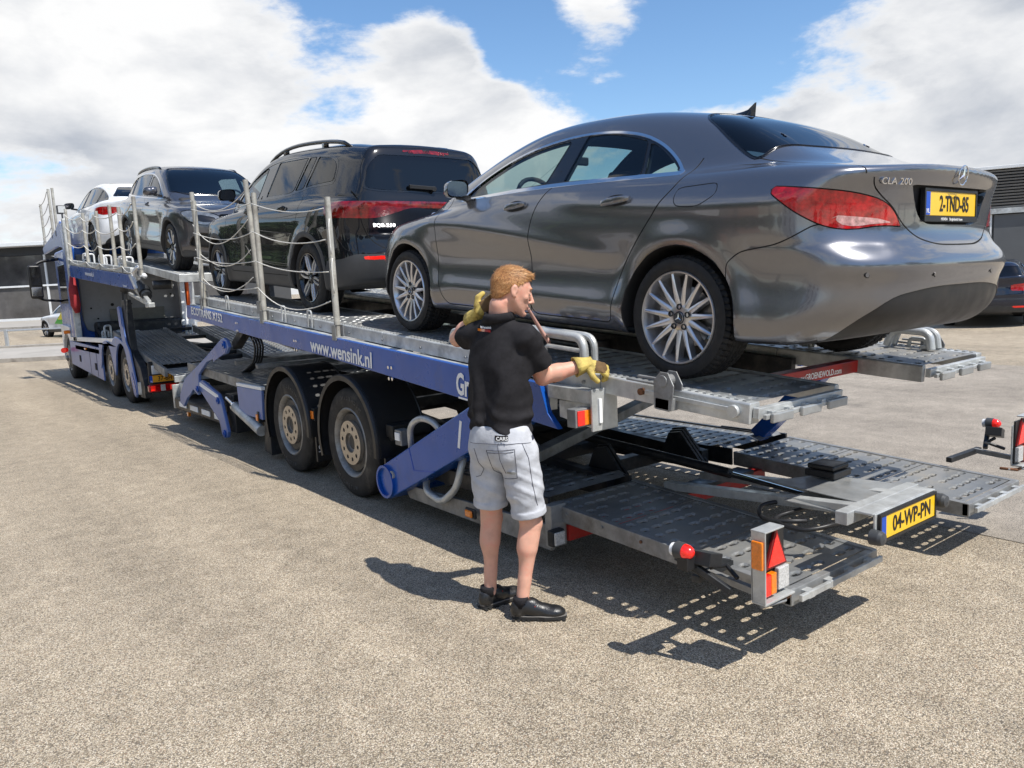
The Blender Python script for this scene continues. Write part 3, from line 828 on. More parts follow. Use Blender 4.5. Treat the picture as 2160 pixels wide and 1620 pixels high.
# ================================================================== ground, kerbs, buildings
UX = Vector((.79, -.61, 0)).normalized(); WX = Vector((.61, .79, 0)).normalized()   # along / away from the far kerbs
_gl_t = [0, 22, 25, 29, 33, 52, 60, 400]; _gl_z = [0, 0, .03, .18, .33, .60, .66, .66]
def ground_z(x, y):
    t = WX.x*x+WX.y*y
    a = np.interp(t, _gl_t, _gl_z)*np.clip((y-10)/12, 0, 1)
    b = .02*np.clip(np.minimum(x, 30)-6, 0, None)
    return np.maximum(a, b)
def uw(t, s, dz=0.0):
    """point: s along the kerbs, t away from the camera"""
    p = WX*t+UX*s; return (p.x, p.y, float(ground_z(p.x, p.y))+dz)
def asphalt_mat(name, cols, scale, bump, mean):
    m = bpy.data.materials.new(name); m.use_nodes = True; nt = m.node_tree; N = nt.nodes.new; L = nt.links.new; b = nt.nodes['Principled BSDF']
    tc = N('ShaderNodeTexCoord'); P = tc.outputs['Object']
    v = N('ShaderNodeTexVoronoi'); v.inputs['Scale'].default_value = scale; v.inputs['Randomness'].default_value = 1; L(P, v.inputs['Vector'])
    sp_ = N('ShaderNodeSeparateColor'); L(v.outputs['Color'], sp_.inputs[0])
    r = N('ShaderNodeValToRGB'); cr = r.color_ramp; cr.interpolation = 'LINEAR'
    cr.elements[0].position = 0; cr.elements[0].color = (*cols[0][1], 1); cr.elements[1].position = 1; cr.elements[1].color = (*cols[-1][1], 1)
    for p, c in cols[1:-1]: e = cr.elements.new(p); e.color = (*c, 1)
    L(sp_.outputs[0], r.inputs[0])
    # dark binder between the stones
    mr = N('ShaderNodeMapRange'); mr.inputs['From Min'].default_value = .45; mr.inputs['From Max'].default_value = .75; mr.inputs['To Min'].default_value = 0; mr.inputs['To Max'].default_value = .75
    L(v.outputs['Distance'], mr.inputs['Value'])
    mx = N('ShaderNodeMix'); mx.data_type = 'RGBA'; L(mr.outputs[0], mx.inputs[0]); L(r.outputs[0], mx.inputs[6]); mx.inputs[7].default_value = (.06, .055, .05, 1)
    # wear: broad and fine patches, tracks along the driving direction
    n = N('ShaderNodeTexNoise'); n.inputs['Scale'].default_value = .35; n.inputs['Detail'].default_value = 8; n.inputs['Roughness'].default_value = .65; L(P, n.inputs['Vector'])
    mp = N('ShaderNodeMapping'); mp.inputs['Scale'].default_value = (1.6, .16, 1); mp.inputs['Rotation'].default_value = (0, 0, .3); L(P, mp.inputs['Vector'])
    n2 = N('ShaderNodeTexNoise'); n2.inputs['Scale'].default_value = 1.0; n2.inputs['Detail'].default_value = 5; L(mp.outputs[0], n2.inputs['Vector'])
    n3 = N('ShaderNodeTexNoise'); n3.inputs['Scale'].default_value = 6; n3.inputs['Detail'].default_value = 6; L(P, n3.inputs['Vector'])
    ad = N('ShaderNodeMath'); ad.operation = 'ADD'; L(n.outputs['Fac'], ad.inputs[0]); L(n2.outputs['Fac'], ad.inputs[1])
    ad2 = N('ShaderNodeMath'); ad2.operation = 'ADD'; L(ad.outputs[0], ad2.inputs[0]); L(n3.outputs['Fac'], ad2.inputs[1])
    w = N('ShaderNodeMapRange'); w.inputs['From Min'].default_value = 1.15; w.inputs['From Max'].default_value = 1.85; w.inputs['To Min'].default_value = .76; w.inputs['To Max'].default_value = 1.2; L(ad2.outputs[0], w.inputs['Value'])
    m2 = N('ShaderNodeMix'); m2.data_type = 'RGBA'; m2.blend_type = 'MULTIPLY'; m2.inputs[0].default_value = 1; L(mx.outputs[2], m2.inputs[6]); L(w.outputs[0], m2.inputs[7])
    # oil spots
    n4 = N('ShaderNodeTexNoise'); n4.inputs['Scale'].default_value = 1.3; n4.inputs['Detail'].default_value = 3; L(P, n4.inputs['Vector'])
    o = N('ShaderNodeMapRange'); o.inputs['From Min'].default_value = .67; o.inputs['From Max'].default_value = .80; o.inputs['To Max'].default_value = .4; L(n4.outputs['Fac'], o.inputs['Value'])
    m3 = N('ShaderNodeMix'); m3.data_type = 'RGBA'; L(o.outputs[0], m3.inputs[0]); L(m2.outputs[2], m3.inputs[6]); m3.inputs[7].default_value = (.05, .047, .043, 1)
    L(m3.outputs[2], b.inputs['Base Color']); b.inputs['Roughness'].default_value = .85; b.inputs['Specular IOR Level'].default_value = .3
    bp = N('ShaderNodeBump'); bp.invert = True; bp.inputs['Strength'].default_value = bump; bp.inputs['Distance'].default_value = .005; L(v.outputs['Distance'], bp.inputs['Height']); L(bp.outputs[0], b.inputs['Normal'])
    _mats[name] = m; return m
_agg = [(0, (.17, .13, .085)), (.2, (.31, .25, .17)), (.5, (.425, .35, .25)), (.72, (.51, .43, .32)), (.9, (.66, .58, .46)), (1, (.30, .185, .11))]
M_ASPH = asphalt_mat('aggregate_asphalt', _agg, 185, .6, .3)
M_ASPH2 = asphalt_mat('smooth_asphalt', [(0, (.26, .222, .178)), (.4, (.345, .30, .245)), (.8, (.425, .375, .31)), (1, (.33, .275, .22))], 190, .4, .3)
M_ROAD = asphalt_mat('far_road', [(0, (.22, .21, .20)), (1, (.32, .31, .295))], 60, .2, .3)
M_PAVE = mat('pale_paving', (.34, .315, .28), .85, var=.15, vscale=1.3, bump=.3, bscale=40)
M_KERB = mat('kerb_stone', (.33, .30, .26), .85, var=.2, vscale=3, dirt=(.16, .14, .12), dirtamt=.3, dscale=2, bump=.3, bscale=40)
def grid_axis():
    a = np.concatenate([np.arange(-6, 36, 1.0), 36+np.cumsum(np.linspace(1.5, 40, 30)), -6-np.cumsum(np.linspace(1.5, 40, 30))]); return np.sort(a)
gx = grid_axis(); gy = np.sort(np.concatenate([np.arange(-6, 70, 1.0), 70+np.cumsum(np.linspace(1.5, 40, 30)), -6-np.cumsum(np.linspace(1.5, 40, 30))]))
GX, GY = np.meshgrid(gx, gy, indexing='ij'); GZ = ground_z(GX, GY); ny_ = len(gy)
ii = np.arange(len(gx)-1)[:, None]*ny_; jj = np.arange(ny_-1)[None]
g = np_mesh('ground', np.stack([GX, GY, GZ], 2).reshape(-1, 3), np.stack([(ii+jj).ravel(), (ii+ny_+jj).ravel(), (ii+ny_+jj+1).ravel(), (ii+jj+1).ravel()], 1), M_ASPH, None, False); g['kind'] = 'structure'
def strip(name, t0, t1, s0, s1, dz, m, n=60, thick=0.0):
    vs = []; fs = []
    for i in range(n+1):
        s = s0+(s1-s0)*i/n
        for t in (t0, t1): vs.append(uw(t, s, dz))
        for t in (t0, t1): vs.append(uw(t, s, -.05))
    for i in range(n):
        a = i*4; b = a+4; fs += [(a, b, b+1, a+1), (a, a+2, b+2, b), (a+1, b+1, b+3, a+3)]
    o = mesh_obj(name, vs, fs, m); o['kind'] = 'structure'; return o
# smoother strip of asphalt behind the trailer
q = MB(); pts = [(7.2, -3), (9.2, 3.5), (12.5, 9.5), (22, 24), (40, 52), (60, 20), (24, -1), (18, -12), (10, -10)]
def flat_patch(name, x0y0, x1y1, w0, w1, m, dz=.004, n=70, k=14):
    a = Vector((*x0y0, 0)); b = Vector((*x1y1, 0)); d = (b-a).normalized(); nn = Vector((d.y, -d.x, 0)); vs = []
    for i in range(n+1):
        for j in range(k+1):
            p = a+(b-a)*(i/n)+nn*(w0+(w1-w0)*j/k); vs.append((p.x, p.y, float(ground_z(p.x, p.y))+dz))
    fs = [(i*(k+1)+j, (i+1)*(k+1)+j, (i+1)*(k+1)+j+1, i*(k+1)+j+1) for i in range(n) for j in range(k)]
    o = mesh_obj(name, vs, fs, m); o['kind'] = 'structure'; return o
flat_patch('asphalt_lane', (9.5, -22), (9.5, 21), -4.2, 3.6, M_ASPH2)
strip('kerb', 24.6, 24.85, -30, 40, .13, M_KERB); strip('verge', 24.85, 28.8, -30, 40, .10, M_PAVE); strip('kerb', 28.8, 29.1, -30, 40, .17, M_KERB)
strip('road', 29.1, 45, -40, 60, .012, M_ROAD); strip('kerb', 45, 45.25, -40, 60, .12, M_KERB); strip('pavement', 45.25, 57.4, -40, 60, .10, M_PAVE)
# knee rail along the verge
M_GALV2 = mat('rail_steel', (.50, .52, .53), .4, .6, var=.1, vscale=5)
for i in range(3):
    s = -19.0+i*2.55
    r_ = empty('knee_rail', uw(28.95, s, .16), (0, 0, math.atan2(UX.y, UX.x)), label=['knee-high rail section at the left edge of the photo', 'knee-high rail section running up to the truck cab', 'knee-high rail section hidden behind the truck cab'][i], cat='railing', group='knee rails along the verge')
    q = MB(); q.box((0, 0, .30), (.11, .08, .64)); q.build('post', M_GALV2, r_, bevel=.01)
    q = MB(); q.cyl((0, 0, .57), (2.55, 0, .57+.0), .028, 10); q.build('rail', M_GALV2, r_, smooth='auto')

# showroom with a glass front behind the truck's cab
M_WALLD = mat('dark_cladding', (.035, .037, .042), .5, var=.12, vscale=2)
M_BGLASS = mat('showroom_glass', (.095, .090, .088), .04, 0, spec=.5, var=.5, vscale=.35)
M_WHITEM = mat('white_metal', (.70, .71, .71), .4, var=.05, vscale=3)
zb = float(ground_z(*uw(57.5, -20)[:2]))
showroom = empty('showroom', (WX*57.5).to_tuple()[:2]+(float(zb),), (0, 0, math.atan2(UX.y, UX.x)), label='low showroom with dark glass front and thin white roof edge behind the truck', cat='building')
q = MB(); q.bb(-80, -22, .3, 20, 0, 5.45); q.build('wall', M_WALLD, showroom)
q = MB(); q.bb(-81, -21, -1.2, 21, 5.45, 5.72); q.build('roof', M_WHITEM, showroom, bevel=.02)
q = MB(); q.bb(-80, -22, .02, .3, 4.85, 5.44); q.build('fascia', M_WALLD, showroom)
for i in range(-16, -4):
    x0 = i*4.9+.1
    for (z0, z1) in ((.28, 2.55), (2.68, 4.83)):
        q = MB(); q.bb(x0+.06, x0+4.84, .08, .12, z0, z1); q.build('window_pane', M_BGLASS, showroom)
    q = MB(); q.bb(x0-.06, x0+.06, -.02, .2, .15, 4.85); q.build('mullion', M_WHITEM, showroom)
q = MB(); q.bb(-80, -22, -.04, .05, 2.55, 2.68); q.build('transom', M_WHITEM, showroom); q = MB(); q.bb(-80, -22, -.05, .18, 0, .28); q.build('sill', M_WHITEM, showroom)

# grey corrugated hall behind the saloon's tail
def hall():
    o = empty('hall', (26.9, 10.9, float(ground_z(26.9, 10.9))-.05), (0, 0, R(-60)), label='grey hall with ribbed metal upper wall and strip of windows at the right', cat='building')
    m1 = mat('ribbed_grey_cladding', (.17, .175, .18), .5, .3, var=.1, vscale=2); m2 = mat('grey_panel', (.11, .115, .12), .5, .2, var=.08, vscale=2)
    q = MB(); q.bb(-.5, 30, .25, 16, 0, 4.05); q.build('wall', m2, o)
    n = 13; h = (4.15-2.95)/n
    for i in range(n):
        z = 2.95+i*h
        q = MB(); q.prism([(.24, z), (.12, z+h*.12), (.10, z+h*.62), (.20, z+h*.78), (.24, z+h)], 0, -.55, 30); q.build('cladding_rib', m1, o)
    q = MB(); q.bb(-.6, 30.1, .02, 16.2, 4.15, 4.25); q.build('roof', M_WHITEM, o, bevel=.01)
    q = MB(); q.bb(-.56, 30, .06, .26, 2.78, 2.945); q.build('flashing', M_ZINC, o)
    for i in range(11):
        x = -.2+i*2.6
        q = MB(); q.bb(x, x+.75, .18, .24, .35, 2.72); q.build('window_pane', M_BGLASS, o)
        q = MB(); q.bb(x-.05, x, .14, .25, .3, 2.77); q.bb(x+.75, x+.80, .14, .25, .3, 2.77); q.build('window_frame', M_WHITEM, o)
        q = MB(); q.bb(x+.86, x+2.5, .15, .245, .30, 2.75); q.build('wall_panel', m2, o, bevel=.01)
    return o
hall()
# ================================================================== the car transporter's trailer
SL = .0735
DM = Matrix.Translation((0, 2.07, 1.17)) @ Matrix.Rotation(SL, 4, 'X')     # upper deck frame: x, s (forward), t (up)
def dp(x, s, t=0.0): return DM @ Vector((x, s, t))
def dz(y): return 1.17+.0735*(y-2.07)
trailer = empty('trailer', (4.1, 6.73, 0), label='empty lower deck car transporter trailer with long blue side beam', cat='trailer')
_TI = Matrix.Translation((-4.1, -6.73, 0))
def TB(q, name, mats, bevel=0, smooth=False, deck=False, par=None, **k):
    q.xf(_TI @ (DM if deck else Matrix.Identity(4))); return q.build(name, mats, par or trailer, smooth, bevel, **k)
zl0 = lambda y: .345+.045*(y-1.9)-.03
def perf(x0, x1, y0, y1, zf, pitch=(.092, .104), slot=(.076, .034), style=0, ridge=.0):
    """punched plate: real slots, a dimple lip round each; zf(x, y) gives the height"""
    nx = max(1, round((x1-x0)/pitch[0])); ny = max(1, round((y1-y0)/pitch[1])); q = MB(); px, py = (x1-x0)/nx, (y1-y0)/ny
    for i in range(nx):
        for j in range(ny):
            cx, cy = x0+(i+.5)*px, y0+(j+.5)*py; edge = (i == 0 or i == nx-1)
            if style == 0:
                if edge: a, b, hole = slot[0]/2*.62, slot[1]/2, True
                elif (i+j) % 2: a, b, hole = slot[0]/2, slot[1]/2, True
                else: a, b, hole = slot[0]/2*.95, slot[1]/2, (i+2*(j//2)) % 3 != 1
            elif style == 1: a, b, hole = slot[0]/2, slot[1]/2, True
            else: a, b, hole = slot[1]/2, slot[0]/2, True
            if not hole:
                vs = [(cx+sx*px/2, cy+sy*py/2, 0) for sx, sy in ((-1, -1), (1, -1), (1, 1), (-1, 1))]; q.add([(v[0], v[1], zf(v[0], v[1])) for v in vs], [(0, 1, 2, 3)], 0); continue
            out = [(1, 0), (1, 1), (0, 1), (-1, 1), (-1, 0), (-1, -1), (0, -1), (1, -1)]
            O = [(cx+ox*px/2, cy+oy*py/2) for ox, oy in out]
            ang = [0, 50, 90, 130, 180, 230, 270, 310] if a > b else [0, 40, 90, 140, 180, 220, 270, 320]
            def rr(k, f):
                t = R(ang[k]); c, s_ = math.cos(t), math.sin(t); e = .62
                return (cx+math.copysign(abs(c)**e, c)*(a*f+(f-1)*.0), cy+math.copysign(abs(s_)**e, s_)*(b*f))
            I = [rr(k, 1.0) for k in range(8)]; Mid = [(I[k][0]+(I[k][0]-cx)/max(math.hypot(I[k][0]-cx, I[k][1]-cy), 1e-6)*.008, I[k][1]+(I[k][1]-cy)/max(math.hypot(I[k][0]-cx, I[k][1]-cy), 1e-6)*.008) for k in range(8)]
            vs = [(p[0], p[1], zf(*p)) for p in O]+[(p[0], p[1], zf(*p)+.0005) for p in Mid]+[(p[0], p[1], zf(*p)-.009) for p in I]+[(cx+(p[0]-cx)*.96, cy+(p[1]-cy)*.96, zf(*p)-.014) for p in I]
            fs = []
            for k in range(8):
                k2 = (k+1) % 8; fs += [(k, k2, 8+k2, 8+k), (8+k, 8+k2, 16+k2, 16+k), (16+k, 16+k2, 24+k2, 24+k)]
            q.add(vs, fs, 0)
    return q
def plates(x0, x1, y0, y1, zf, n, mt, deck=False, gap=.006, style=0, name='deck_plate', par=None, TBf=None, **k):
    for i in range(n):
        a = y0+(y1-y0)*i/n+gap/2; b = y0+(y1-y0)*(i+1)/n-gap/2
        (TBf or TB)(perf(x0, x1, a, b, zf, style=style, **k), name, mt, deck=deck, par=par)
flat = lambda h: (lambda x, y: h)
# --- upper deck: two wheel tracks of punched plates on folded side members
plates(2.985, 3.60, .02, 8.42, flat(.008), 7, M_DECK, True)
plates(4.57, 5.24, .02, 8.42, flat(.008), 7, M_DECK, True)
for (xa, xb) in ((2.90, 2.975), (3.602, 3.64), (4.53, 4.568), (5.245, 5.32)):
    for (s0, s1) in ((0.0, .95), (.955, 3.4), (3.405, 6.1), (6.105, 8.45)):
        q = MB(); q.prism([(xa, -.085), (xb, -.085), (xb, .006), (xb-.006, .014), (xa+.006, .014), (xa, .006)], 1, s0, s1)
        TB(q, 'side_member', M_ZINC, .004, deck=True)
# raised anti-slip strip on the outer members
for (xa, s0, s1) in ((2.915, 0.02, .93), (2.915, .98, 3.35), (2.915, 3.45, 6.0), (5.262, .02, .93), (5.262, 1.0, 6.0)):
    q = MB(); n = int((s1-s0)/.045)
    for i in range(n): q.box((xa+.025, s0+(i+.5)*.045, .0165), (.045, .02, .005))
    o = TB(q, 'tread_strip', M_DECKL, 0, deck=True); o['kind'] = 'stuff'
# sliding extension slot and roller at the end of the left member
q = MB(); q.bar(dp(2.895, .10, -.03), dp(2.895, .62, -.03), .012, .022); q.cyl(dp(2.88, .08, -.035), dp(2.905, .08, -.035), .030, 20); q.cyl(dp(2.875, .64, -.03), dp(2.905, .64, -.03), .018, 12, 1); TB(q, 'slide_guide', [M_ZINC, M_RUST], .002)
# end flaps hinged under both tracks
for (xa, xb) in ((2.92, 3.62), (4.56, 5.30)):
    q = MB(); q.box(((xa+xb)/2, -.018, -.032), (xb-xa, .03, .05)); q.box(((xa+xb)/2, -.055, -.045), (xb-xa-.03, .02, .022))
    for i in range(5): q.box((xa+.08+i*(xb-xa-.16)/4, -.038, -.038), (.035, .045, .030))
    TB(q, 'end_flap', M_ZINC, .003, deck=True)
    for i in range(3):
        x = xa+.12+i*(xb-xa-.24)/2; q = MB(); q.box((x, -.075, -.05), (.16, .02, .045)); TB(q, 'rubber_buffer', M_DECKL, .006, deck=True)
# outer frame below the deck, blue board on the left and right
for xx in (2.84, 5.30):
    q = MB(); q.prism([(xx, -.24), (xx+.06, -.24), (xx+.06, -.09), (xx, -.09)], 1, 1.3, 8.45); TB(q, 'longitudinal_beam', M_ZINC, .004, deck=True)
for i, s in enumerate([.42, 1.3, 2.5, 3.7, 4.9, 6.1, 7.3, 8.35]):
    q = MB(); q.box((4.085, s, -.135 if s > 1 else -.04), (2.36 if s > 1 else .90, .07, .09 if s > 1 else .075)); TB(q, 'cross_member', M_RED if s == .42 else M_DARKST, .004, deck=True)
    if s == .42:
        text_obj('web_text', 'www.GROENEWOLD.com', M_LETTER, _TI @ plane_M(dp(3.86, s-.0375, -.062), (1, 0, 0), (0, 0, 1)), .050, trailer, .0008, sx=.85, bold=.0006)
for x in (3.66, 4.50):
    q = MB(); q.box((x, 4.6, -.10), (.05, 7.6, .12)); TB(q, 'inner_beam', M_DARKST, .004, deck=True)
def yz_board(name, pts, x0, x1, m, bevel=.004, par=None, TBf=None):
    q = MB(); q.prism(pts, 0, x0, x1); return (TBf or TB)(q, name, m, bevel, par=par)
board = yz_board('side_board', [(10.52, 1.685), (3.42, 1.19), (3.36, 1.02), (3.27, .935), (4.22, 1.025), (6.28, 1.205), (8.0, 1.33), (10.56, 1.53)][::-1], 2.80, 2.838, M_BLUE)
board2 = yz_board('side_board', [(10.52, 1.685), (3.42, 1.19), (3.36, 1.02), (4.22, 1.025), (6.28, 1.205), (10.56, 1.53)][::-1], 5.362, 5.40, M_BLUE)
def side_text(txt, y, z, size, sx=1.0, slope=-.078, bold=.0, name='side_text', x=2.7955, par=None, T=None):
    return text_obj(name, txt, M_LETTER, (T or _TI) @ plane_M((x, y, z), (0, -1, slope), (0, slope, 1)), size, par or trailer, .0008, sx=sx, bold=bold)
side_text('ECOTRANS X152', 10.32, 1.575, .132, 1.22, bold=.0035)
side_text('www.wensink.nl', 6.64, 1.250, .175, 1.02, bold=.0035)
side_text('Groenewold', 4.29, 1.06, .20, .66, bold=.006)
q = MB(); q.bar((2.799, 4.27, 1.032), (2.799, 3.72, .989), .002, .012); TB(q, 'letter_rule', M_LETTER)
for (y, z) in ((8.62, 1.48), (7.0, 1.33), (5.2, 1.18), (3.62, 1.08)):
    for k in range(2):
        for j in (0, 1) if y > 3.7 else (0,):
            q = MB(); q.cyl((2.80, y-j*.05, z-k*.085), (2.789, y-j*.05, z-k*.085), .013, 10); TB(q, 'bolt', M_CHROME, smooth='auto')
# --- lamp box behind the blue board
q = MB(); q.pipe((2.9, 3.30, 1.14), (2.9, 3.0, 1.14), .001, .0005, 4)
q = MB(); q.bar((2.86, 3.38, 1.145), (2.86, 3.02, 1.135), .07, .075); q.prism([(3.30, 1.10), (2.99, 1.10), (2.99, .98), (3.05, .965), (3.30, 1.0)], 0, 2.84, 2.865); q.bb(2.80, 2.99, 2.985, 3.0, .955, 1.185)
TB(q, 'lamp_bracket', M_ZINC, .004)
q = MB(); q.bb(2.845, 2.865, 2.975, 2.984, 1.0, 1.13); TB(q, 'reflective_strip', M_LETTER)
q = MB(); q.bb(2.71, 2.825, 3.02, 3.09, .985, 1.085); q.build; lb = TB(q, 'rear_lamp', M_ZINCD, .004)
q = MB(); q.bb(2.722, 2.77, 3.012, 3.0195, .995, 1.075); TB(q, 'red_lens', M_REDLENS2, .002, par=trailer)
q = MB(); q.bb(2.771, 2.815, 3.012, 3.0195, .995, 1.075); TB(q, 'amber_lens', M_AMBER, .002, par=trailer)
# --- ratchets and tubular wheel chocks on the deck
def chock(x0, x1, s0, h=.15, r=.022, name='wheel_chock', d=.26):
    q = MB(); q.tube(rounded([dp(x0, s0, .02), dp(x0, s0+.02, h), dp(x0, s0+d, h), dp(x0, s0+d+.03, .02)], .07, 5), r, 12)
    q.tube(rounded([dp(x0+.03, s0+.05, .02), dp(x0+.03, s0+.05, h*.6), dp(x0+.03, s0+d*.6, h*.6), dp(x0+.03, s0+d*.6, .02)], .03, 4), r*.5, 8)
    q.tube(rounded([dp(x1, s0, .02), dp(x1, s0+.02, h), dp(x1, s0+d, h), dp(x1, s0+d+.03, .02)], .07, 5), r*.8, 10)
    q.bar(dp(x0, s0+d*.9, h*.9), dp(x1, s0+d*.9, h*.9), .03, .03); q.bar(dp(x0, s0+.05, .03), dp(x1, s0+.05, .03), .04, .02); return TB(q, name, M_ZINC, smooth='auto')
chock(2.89, 2.97, 1.06, .20, .026, d=.62); chock(2.94, 3.05, 2.30, .12, .013, d=.16); chock(5.16, 5.26, .24, .13, .026, d=.26); chock(4.66, 4.76, .78, .12, .02, d=.16)
for (x, s) in ((2.875, .46), (5.30, .30)):
    q = MB(); q.prism([(s-.06, -.085), (s+.05, -.085), (s+.06, .05), (s+.02, .10), (s-.03, .10), (s-.07, .04)], 0, x-.035, x-.028); q.prism([(s-.06, -.085), (s+.05, -.085), (s+.06, .05), (s+.02, .10), (s-.03, .10), (s-.07, .04)], 0, x+.028, x+.035)
    q.cyl((x-.04, s, .055), (x+.04, s, .055), .030, 16); q.box((x, s, -.06), (.07, .09, .06)); q.bar((x-.01, s+.05, .03), (x-.03, s+.24, .035), .02, .012); q.bar((x+.02, s+.05, .05), (x+.01, s+.20, .05), .02, .012)
    TB(q, 'ratchet', M_ZINCD, .003, deck=True)
for s in (7.05, 4.72, 5.35):
    q = MB(); q.tube(rounded([(2.89, s, -.07), (2.885, s, .085), (2.885, s+.09, .085), (2.89, s+.09, -.07)], .03, 4), .009, 8); TB(q, 'tie_loop', M_ZINC, smooth='auto', deck=True)
for k in range(14):
    s = .5+k*.58; q = MB(); q.cyl(dp(2.902, s, -.045), dp(2.890, s, -.045), .010, 6); TB(q, 'bolt', M_ZINCD, smooth='auto')
for k in range(5):
    y = 2.2+k*.3; q = MB(); q.cyl((2.951, y, zl0(y)), (2.941, y, zl0(y)), .009, 6); TB(q, 'bolt', M_RUST if k == 2 else M_ZINCD, smooth='auto')
for k in range(2):
    y0 = 8.3-k*1.9; q = MB(); q.tube([(2.93, y0-1.8*t, dz(y0-1.8*t)-.27-.05*math.sin(PI*t)) for t in np.linspace(0, 1, 10)], .011, 6); TB(q, 'hose', M_BLACKP, smooth=True)
# --- railing posts with rope
posts = [(9.85, 1.27), (7.82, 1.27), (6.12, 1.16)]
tops = {}
def rail_post(x, y, zb, h, par, TBf, m=None, lean=0.0, r=.027):
    q = MB(); q.cyl((x, y, zb+.10), (x+lean, y, zb+h), r, 14, r2=r*.96); q.cyl((x, y, zb-.02), (x, y, zb+.12), r*.8, 10); o = TBf(q, 'railing_post', m or M_POST, smooth='auto', par=par)
    q = MB(); q.bb(x-.040, x+.040, y-.04, y+.04, zb-.03, zb+.0); q.bb(x-.04, x-.034, y-.035, y+.035, zb-.0, zb+.10); q.bb(x+.034, x+.04, y-.035, y+.035, zb-.0, zb+.10); TBf(q, 'post_socket', M_ZINCD, .003, par=par); return o
for (y, h) in posts: rail_post(2.83, y, dz(y)-.08, h, trailer, TB)
rail_post(2.90, 10.05, dz(10.05), 1.30, trailer, TB, lean=-.03); rail_post(2.88, 8.02, dz(8.02), 1.33, trailer, TB, lean=-.05)
for y in (9.95, 7.9, 6.2): rail_post(5.37, y, dz(y)-.08, 1.2, trailer, TB)
def rope(p, q_, sag, par, TBf, r=.0052, n=14):
    p = Vector(p); q_ = Vector(q_); b = MB(); kk = rnd.uniform(-.1, .1)
    b.tube([p.lerp(q_, i/n)+Vector((-.012, 0, -4*sag*(i/n)*(1-i/n)*(1+kk*(i/n-.5)*4))) for i in range(n+1)], r, 6); return TBf(b, 'railing_rope', M_ROPE, smooth=True, par=par)
for k, f in enumerate((.26, .47, .70, .92)):
    for (a, b, s) in ((0, 1, .09), (1, 2, .08 if k else .16)):
        ya, ha = posts[a]; yb_, hb = posts[b]; s = s*rnd.uniform(.5, 1.1)
        rope((2.80, ya, dz(ya)-.08+ha*f), (2.80, yb_, dz(yb_)-.08+hb*f), s, trailer, TB)
    rope((2.86, 10.05, dz(10.05)+1.30*f), (2.83, 8.02, dz(8.02)+1.33*f), .2*rnd.uniform(.7, 1.2), trailer, TB)
    for (a, b) in ((9.95, 7.9), (7.9, 6.2)): rope((5.40, a, dz(a)-.08+1.2*f), (5.40, b, dz(b)-.08+1.2*f), .08, trailer, TB)
for f in (.34, .62):
    y, h = posts[2]; z0 = dz(y)-.08; q = MB(); q.tube(rounded([(2.82, y-.03, z0+h*f+.26), (2.80, y-.05, z0+h*f+.2), (2.80, y-.055, z0+h*f), (2.81, y-.03, z0+h*f-.03)], .03, 3), .006, 6); TB(q, 'railing_rope', M_ROPE, smooth=True)
